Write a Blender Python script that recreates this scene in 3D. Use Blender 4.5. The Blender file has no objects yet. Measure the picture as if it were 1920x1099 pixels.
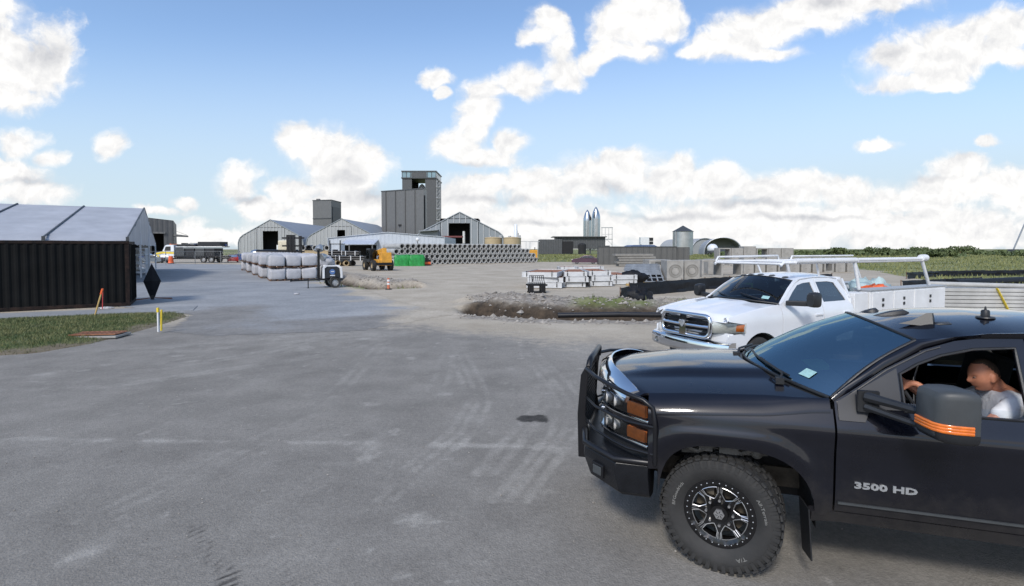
import bpy, bmesh, math, random
import numpy as np
from mathutils import Vector, Matrix
from mathutils.geometry import delaunay_2d_cdt
from math import radians as R, sin, cos, pi, tan, atan2, sqrt, hypot
random.seed(7); rng = np.random.default_rng(11)
scene = bpy.context.scene
COL = scene.collection

# ------------------------------------------------------------------ camera
CAM_H, F, CX, PITCH = 2.5, 960.0, 960.0, R(2.0)
cam_d = bpy.data.cameras.new('camera'); cam = bpy.data.objects.new('camera', cam_d); COL.objects.link(cam)
cam.location = (0, 0, CAM_H); cam.rotation_euler = (R(90) - PITCH, 0, 0)
cam_d.sensor_width = 36; cam_d.lens = 18.0; cam_d.clip_start = 0.05; cam_d.clip_end = 20000
PY = 467.0 + F * tan(PITCH)                    # principal row of the 1920x1099 photograph
cam_d.shift_y = -(549.5 - PY) / 1920.0
scene.camera = cam
def ray(px, py):
    u, v = (px - CX) / F, (PY - py) / F
    return Vector((u, cos(PITCH) + v * sin(PITCH), -sin(PITCH) + v * cos(PITCH)))
def gp(px, py, h=0.0):                         # point of the ground (height h) seen at a pixel
    d = ray(px, py); t = (h - CAM_H) / d.z
    return Vector((d.x * t, d.y * t, h))
def at(px, py, Y):                             # point at distance Y seen at a pixel
    d = ray(px, py); t = Y / d.y
    return Vector((d.x * t, Y, CAM_H + d.z * t))

# ------------------------------------------------------------------ light
SUN_EL, SUN_AZ = R(42), R(203)                 # azimuth clockwise from +Y: behind the camera, to the left
sd = bpy.data.lights.new('sun', 'SUN'); sun = bpy.data.objects.new('sun', sd); COL.objects.link(sun)
sd.energy = 1.9; sd.angle = R(10); sd.color = (1.0, 0.95, 0.87)
sdir = Vector((sin(SUN_AZ) * cos(SUN_EL), cos(SUN_AZ) * cos(SUN_EL), sin(SUN_EL)))
sun.rotation_euler = sdir.to_track_quat('Z', 'Y').to_euler(); sun.location = sdir * 200

world = bpy.data.worlds.new('World'); scene.world = world; world.use_nodes = True
def build_sky():
    nt = world.node_tree; nt.nodes.clear(); L = nt.links.new
    def N(t, **k):
        n = nt.nodes.new(t)
        for a, b in k.items(): setattr(n, a, b)
        return n
    def M(op, a, b=None, c=None, clamp=False):
        n = N('ShaderNodeMath', operation=op, use_clamp=clamp)
        for i, x in enumerate((a, b, c)):
            if x is None: continue
            if isinstance(x, (int, float)): n.inputs[i].default_value = x
            else: L(x, n.inputs[i])
        return n.outputs[0]
    def V(op, a, b=None, c=None):
        n = N('ShaderNodeVectorMath', operation=op)
        for i, x in enumerate((a, b, c)):
            if x is None: continue
            if isinstance(x, tuple): n.inputs[i].default_value = x
            else: L(x, n.inputs[i])
        return n
    def smooth(x, a, b):
        n = N('ShaderNodeMapRange', interpolation_type='SMOOTHSTEP'); L(x, n.inputs[0])
        n.inputs[1].default_value = a; n.inputs[2].default_value = b
        return n.outputs[0]
    def noise(p, scale, detail, rough=0.55, dist=0.0):
        n = N('ShaderNodeTexNoise'); L(p, n.inputs['Vector'])
        n.inputs['Scale'].default_value = scale; n.inputs['Detail'].default_value = detail
        n.inputs['Roughness'].default_value = rough; n.inputs['Distortion'].default_value = dist
        return n
    tc = N('ShaderNodeTexCoord'); sx = N('ShaderNodeSeparateXYZ'); L(tc.outputs['Generated'], sx.inputs[0])
    ay = M('MAXIMUM', M('ABSOLUTE', sx.outputs[1]), 0.1)
    u = M('DIVIDE', sx.outputs[0], ay); v = M('DIVIDE', sx.outputs[2], ay)
    cb = N('ShaderNodeCombineXYZ'); L(u, cb.inputs[0]); L(v, cb.inputs[1]); p = cb.outputs[0]
    w1 = V('SUBTRACT', noise(p, 9, 5).outputs['Color'], (0.5, 0.5, 0.5)).outputs[0]
    p2 = V('MULTIPLY_ADD', w1, (0.075, 0.06, 0.0), p).outputs[0]
    def field(blobs, q):
        cur = None
        for (bx, by, rx, ry) in blobs:
            cu, cv, ru, rv = (bx - CX) / F, (467 - by) / F, rx * 1.13 / F, ry * 1.13 / F
            ln = V('LENGTH', V('MULTIPLY_ADD', q, (1 / ru, 1 / rv, 0), (-cu / ru, -cv / rv, 0)).outputs[0]).outputs['Value']
            cur = ln if cur is None else M('SMOOTH_MIN', cur, ln, 0.25)
        return M('SUBTRACT', 1.0, cur)
    fb = noise(p2, 10, 10, 0.6).outputs[0]
    fl = noise(V('ADD', p2, (0.004, -0.014, 0.0)).outputs[0], 10, 8, 0.6).outputs[0]
    Fd = field(CLOUDS, p2)
    dens = M('MULTIPLY_ADD', M('SUBTRACT', fb, 0.5), 2.1, Fd)
    mask = smooth(dens, -0.10, 0.42)
    wisp = smooth(M('MULTIPLY_ADD', M('SUBTRACT', fb, 0.5), 1.4, M('SUBTRACT', Fd, -0.1)), -0.05, 0.5)
    # haze of thin cloud close to the horizon
    hz = M('ADD', M('MULTIPLY', smooth(v, 0.46, 0.08), 0.78), M('MULTIPLY', smooth(M('ADD', u, M('MULTIPLY', v, -1.2)), -0.6, 1.3), 0.16))
    hz = M('ADD', hz, 0.0)
    mask = M('MAXIMUM', mask, M('MULTIPLY', wisp, 0.62))
    billow = M('MULTIPLY_ADD', M('SUBTRACT', fl, fb), -1.5, 0.0)
    gray = smooth(M('MULTIPLY_ADD', M('SUBTRACT', fb, 0.5), 1.0, field(GREYS, p2)), -0.1, 1.0)
    thick = smooth(dens, 0.1, 1.0)
    val = M('ADD', M('ADD', 0.90, billow), M('MULTIPLY', thick, 0.06))
    val = M('SUBTRACT', val, M('MULTIPLY', gray, 0.36))
    val = M('MINIMUM', M('MAXIMUM', val, 0.5), 1.0)
    ramp = N('ShaderNodeMix', data_type='RGBA'); L(val, ramp.inputs['Factor'])
    ramp.inputs['A'].default_value = (0.22, 0.25, 0.33, 1); ramp.inputs['B'].default_value = (1.0, 0.99, 0.975, 1)
    sky = N('ShaderNodeTexSky'); sky.sky_type = 'NISHITA'; sky.sun_disc = False
    sky.sun_elevation = SUN_EL; sky.sun_rotation = SUN_AZ; sky.altitude = 0; sky.air_density = 1.0; sky.dust_density = 1.0; sky.ozone_density = 3.0
    b1 = N('ShaderNodeBackground'); L(sky.outputs[0], b1.inputs[0]); b1.inputs[1].default_value = SKY_STR
    b2 = N('ShaderNodeBackground'); L(ramp.outputs['Result'], b2.inputs[0]); b2.inputs[1].default_value = CLOUD_STR
    b3 = N('ShaderNodeBackground'); b3.inputs[0].default_value = (0.58, 0.69, 0.78, 1); b3.inputs[1].default_value = 0.74
    m0 = N('ShaderNodeMixShader'); L(hz, m0.inputs[0]); L(b1.outputs[0], m0.inputs[1]); L(b3.outputs[0], m0.inputs[2])
    mx = N('ShaderNodeMixShader'); L(mask, mx.inputs[0]); L(m0.outputs[0], mx.inputs[1]); L(b2.outputs[0], mx.inputs[2])
    out = N('ShaderNodeOutputWorld'); L(mx.outputs[0], out.inputs[0])
SKY_STR, CLOUD_STR = 0.15, 0.74
CLOUDS = [(15,110,105,95),(75,130,80,60),(10,30,70,60),(25,190,60,35),(-80,100,120,150),
 (45,275,48,30),(25,330,85,28),(100,300,32,17),(50,365,80,26),(215,280,28,30),(445,345,44,36),(350,380,22,13),
 (610,285,75,55),(560,270,45,35),(690,310,38,42),(640,335,85,45),(560,355,55,25),(650,390,110,38),(500,388,55,22),(300,396,50,9),
 (822,150,30,17),(836,176,14,10),(1025,52,38,36),(1005,82,34,18),(1045,100,32,40),(1050,140,42,30),(980,155,65,30),(910,168,42,30),
 (903,205,38,32),(893,240,30,38),(855,278,55,34),(895,297,75,22),(955,268,36,22),(1112,118,24,20),
 (1170,50,62,50),(1215,40,55,45),(1190,98,48,28),(1200,8,55,36),(1138,100,26,22),
 (900,350,85,28),(865,380,75,45),(1010,350,75,42),(1090,335,75,48),(1180,320,75,45),(1150,292,30,20),(1250,340,66,42),(1270,310,34,24),
 (1340,350,75,38),(1420,355,85,34),(1500,352,75,32),(1580,355,65,30),(1638,272,40,14),(1690,372,90,34),(1790,312,55,28),(1845,265,24,12),
 (1780,355,130,34),(1905,365,60,50),(700,430,220,42),(1000,430,300,55),(1400,430,400,52),(1750,430,300,55),(400,445,160,18),(150,420,200,20),
 (1420,62,90,40),(1360,95,70,26),(1500,38,110,36),(1600,8,130,28),(1440,108,60,15),(1305,100,40,13),
 (1700,122,110,44),(1780,95,120,48),(1860,58,90,38),(1690,160,95,18),(1860,112,90,17)]
GREYS = [(655,335,45,22),(690,370,60,20),(930,378,110,10),(1140,352,52,22),(1250,404,170,8),(1720,330,55,9),(860,312,70,9),(95,105,60,40),
 (1540,15,60,18),(1650,115,45,28),(1690,45,60,20),(60,345,70,12),(1000,415,90,9),(1500,410,160,7),(1400,385,120,9),(470,375,40,9),(1250,150,40,20)]
build_sky()
scene.view_settings.view_transform = 'Standard'; scene.view_settings.look = 'None'
scene.view_settings.exposure = 0.50; scene.view_settings.gamma = 1.0; scene.view_settings.use_curve_mapping = False
scene.render.engine = 'CYCLES'
scene.cycles.max_bounces = 6; scene.cycles.transparent_max_bounces = 12; scene.cycles.caustics_reflective = False; scene.cycles.caustics_refractive = False

# ------------------------------------------------------------------ materials
def mat(name, col, rough=0.6, metal=0.0, var=0.15, scale=3.0, bump=0.0, bscale=40.0, coat=0.0, col2=None, vdetail=6, spec=0.5, coord='Object', stretch=None, rvar=0.0):
    m = bpy.data.materials.new(name); m.use_nodes = True; nt = m.node_tree; L = nt.links.new
    b = nt.nodes['Principled BSDF']
    b.inputs['Roughness'].default_value = rough; b.inputs['Metallic'].default_value = metal
    b.inputs['Specular IOR Level'].default_value = spec
    if coat: b.inputs['Coat Weight'].default_value = coat; b.inputs['Coat Roughness'].default_value = 0.07
    tc = nt.nodes.new('ShaderNodeTexCoord'); src = tc.outputs[coord]
    if stretch:
        mp = nt.nodes.new('ShaderNodeMapping'); mp.inputs['Scale'].default_value = stretch; L(src, mp.inputs[0]); src = mp.outputs[0]
    n = nt.nodes.new('ShaderNodeTexNoise'); n.inputs['Scale'].default_value = scale; n.inputs['Detail'].default_value = vdetail; L(src, n.inputs['Vector'])
    n.inputs['Roughness'].default_value = 0.62
    rp = nt.nodes.new('ShaderNodeValToRGB'); rp.color_ramp.elements[0].position = 0.3; rp.color_ramp.elements[1].position = 0.7
    c = Vector(col); c2 = Vector(col2) if col2 else c * (1 + var)
    c1 = c if col2 else c * (1 - var)
    rp.color_ramp.elements[0].color = (*c1, 1); rp.color_ramp.elements[1].color = (*[min(1, x) for x in c2], 1)
    L(n.outputs[0], rp.inputs[0]); L(rp.outputs[0], b.inputs['Base Color'])
    if rvar:
        mr = nt.nodes.new('ShaderNodeMapRange'); L(n.outputs[0], mr.inputs[0]); mr.inputs[1].default_value = 0.3; mr.inputs[2].default_value = 0.7
        mr.inputs[3].default_value = max(0.02, rough - rvar); mr.inputs[4].default_value = min(1, rough + rvar); L(mr.outputs[0], b.inputs['Roughness'])
    if bump:
        n2 = nt.nodes.new('ShaderNodeTexNoise'); n2.inputs['Scale'].default_value = bscale; n2.inputs['Detail'].default_value = 5; L(src, n2.inputs['Vector'])
        bp = nt.nodes.new('ShaderNodeBump'); bp.inputs['Strength'].default_value = bump; bp.inputs['Distance'].default_value = 0.03
        L(n2.outputs[0], bp.inputs['Height']); L(bp.outputs[0], b.inputs['Normal'])
    return m
def glass(name, tint=(0.35, 0.42, 0.42), ior=1.5, gloss=1.0, least=0.0, gcol=None):
    m = bpy.data.materials.new(name); m.use_nodes = True; nt = m.node_tree; nt.nodes.clear(); L = nt.links.new
    t = nt.nodes.new('ShaderNodeBsdfTransparent'); t.inputs[0].default_value = (*tint, 1)
    g = nt.nodes.new('ShaderNodeBsdfGlossy'); g.inputs['Roughness'].default_value = 0.015; g.inputs['Color'].default_value = (*gcol, 1) if gcol else (gloss, gloss, gloss, 1)
    f = nt.nodes.new('ShaderNodeFresnel'); f.inputs[0].default_value = ior
    x = nt.nodes.new('ShaderNodeMixShader'); o = nt.nodes.new('ShaderNodeOutputMaterial')
    mxm = nt.nodes.new('ShaderNodeMath'); mxm.operation = 'MAXIMUM'; L(f.outputs[0], mxm.inputs[0]); mxm.inputs[1].default_value = least
    L(mxm.outputs[0], x.inputs[0]); L(t.outputs[0], x.inputs[1]); L(g.outputs[0], x.inputs[2]); L(x.outputs[0], o.inputs[0])
    return m
def ribbed(name, col, period, axis=0, rough=0.5, metal=0.2, var=0.08, depth=0.03, dirt=None, sharp=True):
    """sheet-metal siding: a standing-rib bump along one object axis"""
    m = mat(name, col, rough, metal, var, 0.8, col2=dirt)
    nt = m.node_tree; L = nt.links.new; b = nt.nodes['Principled BSDF']
    tc = nt.nodes.new('ShaderNodeTexCoord'); s = nt.nodes.new('ShaderNodeSeparateXYZ'); L(tc.outputs['Object'], s.inputs[0])
    mm = nt.nodes.new('ShaderNodeMath'); mm.operation = 'PINGPONG'; L(s.outputs[axis], mm.inputs[0]); mm.inputs[1].default_value = period / 2
    mr = nt.nodes.new('ShaderNodeMapRange'); L(mm.outputs[0], mr.inputs[0]); mr.inputs[1].default_value = period * .15; mr.inputs[2].default_value = period * .3
    bp = nt.nodes.new('ShaderNodeBump'); bp.inputs['Strength'].default_value = 1.0; bp.inputs['Distance'].default_value = depth
    L(mr.outputs[0], bp.inputs['Height']); L(bp.outputs[0], b.inputs['Normal'])
    return m
M = {}
M['navy'] = mat('navy_car_paint', (0.0045, 0.005, 0.009), 0.30, 0.0, 0.25, 1.5, coat=1.0, rvar=0.08, spec=0.1)
nt_ = M['navy'].node_tree; b_ = nt_.nodes['Principled BSDF']; src_ = b_.inputs['Base Color'].links[0].from_socket     # dried mud spray low on the panels
tc_ = nt_.nodes.new('ShaderNodeTexCoord'); sp_ = nt_.nodes.new('ShaderNodeSeparateXYZ'); nt_.links.new(tc_.outputs['Object'], sp_.inputs[0])
nz_ = nt_.nodes.new('ShaderNodeTexNoise'); nz_.inputs['Scale'].default_value = 7; nz_.inputs['Detail'].default_value = 9; nz_.inputs['Roughness'].default_value = .7; nt_.links.new(tc_.outputs['Object'], nz_.inputs['Vector'])
m1_ = nt_.nodes.new('ShaderNodeMapRange'); nt_.links.new(sp_.outputs[2], m1_.inputs[0]); m1_.inputs[1].default_value = .95; m1_.inputs[2].default_value = .48
m2_ = nt_.nodes.new('ShaderNodeMath'); m2_.operation = 'MULTIPLY_ADD'; nt_.links.new(nz_.outputs[0], m2_.inputs[0]); m2_.inputs[1].default_value = 1.5; m2_.inputs[2].default_value = -.95
m3_ = nt_.nodes.new('ShaderNodeMath'); m3_.operation = 'ADD'; nt_.links.new(m1_.outputs[0], m3_.inputs[0]); nt_.links.new(m2_.outputs[0], m3_.inputs[1])
m4_ = nt_.nodes.new('ShaderNodeMath'); m4_.operation = 'MULTIPLY'; m4_.use_clamp = True; nt_.links.new(m3_.outputs[0], m4_.inputs[0]); m4_.inputs[1].default_value = .5
mx_ = nt_.nodes.new('ShaderNodeMix'); mx_.data_type = 'RGBA'; nt_.links.new(m4_.outputs[0], mx_.inputs['Factor']); nt_.links.new(src_, mx_.inputs['A']); mx_.inputs['B'].default_value = (.055, .05, .045, 1); nt_.links.new(mx_.outputs['Result'], b_.inputs['Base Color'])
M['white_paint'] = mat('white_car_paint', (0.70, 0.72, 0.75), 0.35, 0.0, 0.05, 1.2, coat=0.7)
M['white_steel'] = mat('white_painted_steel', (0.68, 0.69, 0.70), 0.5, 0.0, 0.1, 2.0)
M['black_plastic'] = mat('black_plastic', (0.016, 0.017, 0.019), 0.45, 0, 0.25, 6, bump=0.08, bscale=120)
M['grey_plastic'] = mat('grey_plastic', (0.05, 0.055, 0.058), 0.5, 0, 0.15, 6)
M['black_steel'] = mat('black_powder_coated_steel', (0.010, 0.010, 0.012), 0.35, 0.2, 0.3, 5)
M['rubber'] = mat('tyre_rubber', (0.022, 0.022, 0.022), 0.75, 0, 0.35, 9, bump=0.1, bscale=80, col2=(0.034, 0.033, 0.032))
M['chrome'] = mat('chrome', (0.75, 0.76, 0.78), 0.08, 1.0, 0.04, 4)
M['alu'] = mat('milled_aluminium', (0.62, 0.62, 0.62), 0.3, 0.9, 0.08, 6)
M['dull_alu'] = mat('dull_aluminium', (0.45, 0.46, 0.47), 0.45, 0.6, 0.12, 6)
M['glass_dark'] = glass('dark_window_glass', (0.28, 0.34, 0.36))
M['glass_clear'] = glass('clear_lamp_glass', (0.85, 0.88, 0.88))
M['glass_tint'] = glass('tinted_window_glass', (0.10, 0.13, 0.15), 1.7)
M['glass_screen'] = glass('windscreen_glass', (0.42, 0.52, 0.54), 2.0, least=0.36, gcol=(.62, .88, 1.0))
M['amber'] = mat('amber_lens', (0.72, 0.17, 0.02), 0.25, 0, 0.2, 20, coat=0.5)
M['lamp'] = mat('lamp_reflector', (0.70, 0.69, 0.66), 0.25, 0.3, 0.15, 14)
M['int_dark'] = mat('dark_interior', (0.012, 0.012, 0.013), 0.8, 0, 0.2, 5)
M['int_grey'] = mat('grey_interior', (0.05, 0.05, 0.05), 0.8, 0, 0.2, 5)
M['skin'] = mat('skin', (0.50, 0.21, 0.125), 0.55, 0, 0.12, 14)
M['hair'] = mat('hair', (0.06, 0.038, 0.025), 0.7, 0, 0.3, 60)
M['shirt'] = mat('white_cotton', (0.76, 0.78, 0.82), 0.85, 0, 0.05, 8, bump=0.25, bscale=18)
M['concrete'] = mat('cast_concrete', (0.30, 0.29, 0.27), 0.85, 0, 0.22, 1.6, bump=0.1, bscale=30)
M['concrete_pipe'] = mat('concrete_pipe_grey', (0.36, 0.36, 0.35), 0.85, 0, 0.18, 1.2, bump=0.1, bscale=20)
M['concrete_dark'] = mat('stained_concrete', (0.225, 0.217, 0.20), 0.9, 0, 0.2, 1.4, bump=0.1, bscale=30)
M['form_white'] = mat('scuffed_white_steel', (0.52, 0.53, 0.54), 0.55, 0, 0.2, 2.5)
M['rust'] = mat('rusty_steel', (0.20, 0.075, 0.035), 0.85, 0.1, 0.35, 5, bump=0.2, bscale=30, col2=(0.34, 0.16, 0.09))
M['wood'] = mat('pallet_wood', (0.16, 0.09, 0.055), 0.8, 0, 0.3, 4)
M['timber'] = mat('yellow_timber', (0.50, 0.34, 0.13), 0.75, 0, 0.2, 4)
M['tarp_black'] = mat('black_tarp', (0.011, 0.012, 0.015), 0.55, 0, 0.3, 3, bump=0.5, bscale=7, spec=0.2)
M['tarp_white'] = mat('white_tarp', (0.37, 0.38, 0.405), 0.55, 0, 0.14, 0.6, bump=0.3, bscale=2.2)
M['bag'] = mat('woven_white_bag', (0.43, 0.43, 0.45), 0.7, 0, 0.12, 3, bump=0.35, bscale=7)
M['bag_grey'] = mat('dusty_grey_bag', (0.27, 0.29, 0.31), 0.75, 0, 0.15, 3, bump=0.35, bscale=7)
M['yellow'] = mat('machine_yellow', (0.62, 0.30, 0.035), 0.5, 0, 0.22, 2)
M['orange'] = mat('safety_orange', (0.78, 0.13, 0.03), 0.5, 0, 0.12, 5)
M['green_wrap'] = mat('green_wrap', (0.02, 0.26, 0.055), 0.5, 0, 0.35, 3, bump=0.4, bscale=6)
M['black_pipe'] = mat('black_poly_pipe', (0.014, 0.014, 0.016), 0.4, 0, 0.25, 3)
M['tan'] = mat('tan_tank', (0.42, 0.33, 0.20), 0.7, 0, 0.12, 0.4)
M['steel'] = mat('stainless_steel', (0.52, 0.53, 0.53), 0.26, 1.0, 0.10, 0.25, bump=0.04, bscale=0.8)
M['galv'] = mat('galvanised_steel', (0.50, 0.51, 0.50), 0.38, 0.8, 0.15, 0.6)
M['yellow_paint'] = mat('yellow_paint', (0.75, 0.56, 0.04), 0.5, 0, 0.12, 4)
M['red_paint'] = mat('red_paint', (0.45, 0.03, 0.03), 0.45, 0, 0.2, 4)
M['blue_paint'] = mat('blue_paint', (0.03, 0.06, 0.20), 0.4, 0, 0.2, 4)
M['maroon_paint'] = mat('maroon_car_paint', (0.055, 0.012, 0.03), 0.3, 0.2, 0.2, 2, coat=0.8)
M['grey_paint'] = mat('grey_car_paint', (0.10, 0.12, 0.14), 0.35, 0.2, 0.2, 2, coat=0.8)
M['sticker'] = mat('pale_sticker', (0.28, 0.46, 0.46), 0.6, 0, 0.15, 60)
M['paper_green'] = mat('yellow_green_card', (0.38, 0.62, 0.22), 0.6, 0, 0.1, 10)
M['mud'] = mat('undercarriage_dirt', (0.10, 0.085, 0.065), 0.9, 0, 0.4, 8, bump=0.3, bscale=30)

# ------------------------------------------------------------------ mesh tools
I4 = Matrix.Identity(4)
def T(x=0, y=0, z=0): return Matrix.Translation((x, y, z))
def RZ(a): return Matrix.Rotation(a, 4, 'Z')
def RX(a): return Matrix.Rotation(a, 4, 'X')
def RY(a): return Matrix.Rotation(a, 4, 'Y')
class MB:
    def __init__(s, M=None): s.v = []; s.f = []; s.m = []; s.M = M or I4
    def add(s, vs, fs, m=0):
        o = len(s.v)
        for p in vs: s.v.append(tuple(s.M @ Vector(p)))
        for f in fs: s.f.append(tuple(i + o for i in f)); s.m.append(m)
        return s
    def box(s, c, d, m=0, rot=None, top=1.0, topy=None):
        x, y, z = d[0] / 2, d[1] / 2, d[2] / 2; ty = top if topy is None else topy
        vs = [Vector(p) for p in ((-x,-y,-z),(x,-y,-z),(x,y,-z),(-x,y,-z),(-x*top,-y*ty,z),(x*top,-y*ty,z),(x*top,y*ty,z),(-x*top,y*ty,z))]
        if rot is not None: vs = [rot @ p for p in vs]
        c = Vector(c)
        return s.add([p + c for p in vs], [(3,2,1,0),(4,5,6,7),(0,1,5,4),(1,2,6,5),(2,3,7,6),(3,0,4,7)], m)
    def bar(s, a, b, w, h=None, m=0, up=(0, 0, 1)):
        a, b = Vector(a), Vector(b); h = h or w; d = (b - a); ln = d.length
        if ln < 1e-6: return s
        d /= ln; u = Vector(up)
        if abs(d.dot(u)) > 0.98: u = Vector((1, 0, 0))
        x = d.cross(u).normalized(); z = x.cross(d)
        vs = []
        for q in (a, b):
            for sx, sz in ((-1,-1),(1,-1),(1,1),(-1,1)): vs.append(q + x * (sx * w / 2) + z * (sz * h / 2))
        return s.add(vs, [(0,1,2,3),(7,6,5,4),(1,0,4,5),(2,1,5,6),(3,2,6,7),(0,3,7,4)], m)
    def tube(s, pts, r, n=8, m=0, caps=True, closed=False):
        pts = [Vector(p) for p in pts]; k = len(pts); rs = r if isinstance(r, (list, tuple)) else [r] * k
        rings = []; prev = None
        for i, p in enumerate(pts):
            a = pts[(i - 1) % k] if (i > 0 or closed) else p; b = pts[(i + 1) % k] if (i < k - 1 or closed) else p
            d = (b - a).normalized()
            if prev is None:
                u = Vector((0, 0, 1)) if abs(d.z) < 0.9 else Vector((1, 0, 0)); x = d.cross(u).normalized()
            else: x = (prev - d * prev.dot(d)).normalized()
            prev = x; y = d.cross(x)
            rings.append([p + (x * cos(2*pi*j/n) + y * sin(2*pi*j/n)) * rs[i] for j in range(n)])
        return s.loft(rings, m, caps, closed)
    def loft(s, rings, m=0, caps=True, closed=False, ring_closed=True):
        n = len(rings[0]); k = len(rings); vs = [p for r in rings for p in r]; fs = []
        for i in range(k if closed else k - 1):
            a, b = i * n, ((i + 1) % k) * n
            for j in range(n if ring_closed else n - 1):
                j2 = (j + 1) % n; fs.append((a + j, a + j2, b + j2, b + j))
        if caps and not closed and ring_closed: fs.append(tuple(range(n))[::-1]); fs.append(tuple((k - 1) * n + j for j in range(n)))
        return s.add(vs, fs, m)
    def lathe(s, prof, n=24, m=0, X=None, caps=False):
        X = X or I4; rings = [[X @ Vector((r * cos(2*pi*j/n), r * sin(2*pi*j/n), z)) for j in range(n)] for r, z in prof]
        return s.loft(rings, m, caps)
    def cyl(s, a, b, r, n=16, m=0, r2=None): return s.tube([a, b], [r, r if r2 is None else r2], n, m)
    def prism(s, poly, a, b, fn, m=0):
        """poly of 2-d points swept from a to b; fn(p, q, t) -> xyz"""
        n = len(poly); vs = [fn(p, q, a) for p, q in poly] + [fn(p, q, b) for p, q in poly]
        fs = [tuple(range(n))[::-1], tuple(range(n, 2 * n))] + [(i, (i + 1) % n, n + (i + 1) % n, n + i) for i in range(n)]
        return s.add(vs, fs, m)
    def ball(s, c, r, n=10, m=0, k=6):
        c = Vector(c); rr = (r, r, r) if isinstance(r, (int, float)) else r
        rings = [[c + Vector((rr[0]*sin(pi*i/k)*cos(2*pi*j/n), rr[1]*sin(pi*i/k)*sin(2*pi*j/n), -rr[2]*cos(pi*i/k))) for j in range(n)] for i in range(1, k)]
        o = len(s.v); s.loft(rings, m, True); return s
    def build(s, name, mats, parent=None, smooth=None, bevel=0, bseg=2, subsurf=0, solid=0, recalc=True):
        me = bpy.data.meshes.new(name); me.from_pydata(s.v, [], s.f)
        for x in (mats if isinstance(mats, (list, tuple)) else [mats]): me.materials.append(x)
        if any(s.m): me.polygons.foreach_set('material_index', s.m)
        if recalc:
            bm = bmesh.new(); bm.from_mesh(me); bmesh.ops.recalc_face_normals(bm, faces=bm.faces); bm.to_mesh(me); bm.free()
        if smooth is not None:
            me.polygons.foreach_set('use_smooth', [True] * len(me.polygons)); me.set_sharp_from_angle(angle=R(smooth))
        if solid:                                       # crisp rim where the sheet ends
            cnt = {}
            for p_ in me.polygons:
                for k_ in p_.edge_keys: cnt[k_] = cnt.get(k_, 0) + 1
            for e_ in me.edges:
                if cnt.get(e_.key, 0) == 1: e_.use_edge_sharp = True
        o = bpy.data.objects.new(name, me); COL.objects.link(o)
        if parent: o.parent = parent
        if solid:
            q = o.modifiers.new('solid', 'SOLIDIFY'); q.thickness = solid; q.offset = -1
        if bevel:
            q = o.modifiers.new('bevel', 'BEVEL'); q.width = bevel; q.segments = bseg; q.limit_method = 'ANGLE'; q.angle_limit = R(35); q.harden_normals = False
        if subsurf:
            q = o.modifiers.new('sub', 'SUBSURF'); q.levels = subsurf; q.render_levels = subsurf
        return o
def tag(o, label=None, cat=None, group=None, kind=None):
    if label: o['label'] = label
    if cat: o['category'] = cat
    if group: o['group'] = group
    if kind: o['kind'] = kind
    return o
def thing(name, label, cat, loc=(0, 0, 0), rz=0.0, group=None):
    o = bpy.data.objects.new(name, None); COL.objects.link(o); o.location = loc; o.rotation_euler = (0, 0, rz); o.empty_display_size = 0.3
    return tag(o, label, cat, group)
def copy_tree(o, parent=None, loc=None, rz=None, label=None):
    c = o.copy(); COL.objects.link(c)
    if parent: c.parent = parent
    if loc is not None: c.location = loc
    if rz is not None: c.rotation_euler = (0, 0, rz)
    if label: c['label'] = label
    for ch in list(o.children): copy_tree(ch, c)
    return c
def inside(p, poly):
    x, y = p; r = False; j = len(poly) - 1
    for i in range(len(poly)):
        xi, yi = poly[i]; xj, yj = poly[j]
        if (yi > y) != (yj > y) and x < (xj - xi) * (y - yi) / (yj - yi) + xi: r = not r
        j = i
    return r
def densify(poly, sp):
    out = []
    for i in range(len(poly)):
        a, b = poly[i], poly[(i + 1) % len(poly)]; k = max(1, int(round(hypot(b[0]-a[0], b[1]-a[1]) / sp)))
        for t in range(k): out.append((a[0] + (b[0]-a[0]) * t / k, a[1] + (b[1]-a[1]) * t / k))
    return out
def cdt(poly, sp, holes=()):
    loops = [densify(poly, sp)] + [densify(h, sp) for h in holes]
    pts = []; edges = []
    for lp in loops:
        o = len(pts); pts += lp; edges += [(o + i, o + (i + 1) % len(lp)) for i in range(len(lp))]
    bd = np.array(pts); xs = [p[0] for p in poly]; ys = [p[1] for p in poly]
    x0, y0 = min(xs), min(ys); nx, ny = int((max(xs) - x0) / sp) + 1, int((max(ys) - y0) / sp) + 1
    for i in range(nx + 1):
        for j in range(ny + 1):
            q = (x0 + (i + .5 * (j % 2)) * sp, y0 + j * sp * .9)
            if not inside(q, poly) or any(inside(q, h) for h in holes): continue
            if np.min((bd[:, 0] - q[0]) ** 2 + (bd[:, 1] - q[1]) ** 2) < (sp * .55) ** 2: continue
            pts.append(q)
    v, e, f, _, _, _ = delaunay_2d_cdt([Vector(p) for p in pts], edges, [], 1, 1e-5)
    fs = []
    for t in f:
        c = (sum(v[i][0] for i in t) / 3, sum(v[i][1] for i in t) / 3)
        if any(inside(c, h) for h in holes): continue
        fs.append(tuple(t))
    return [tuple(p) for p in v], fs
def panel(name, poly, fn, mt, parent, sp=0.05, holes=(), thick=0.02, out=(0, 1, 0), smooth=40, bevel=0):
    """a pressed sheet panel: a 2-d outline carried onto the surface fn(a, b), its face turned towards out"""
    v, f = cdt(poly, sp, holes); b = MB(); vs = [Vector(fn(*p)) for p in v]
    nrm = Vector((0, 0, 0))
    for t in f: nrm += (vs[t[1]] - vs[t[0]]).cross(vs[t[2]] - vs[t[0]])
    if nrm.dot(Vector(out)) < 0: f = [t[::-1] for t in f]
    b.add(vs, f)
    return b.build(name, mt, parent, smooth=smooth, solid=thick, recalc=False, bevel=bevel)
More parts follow.
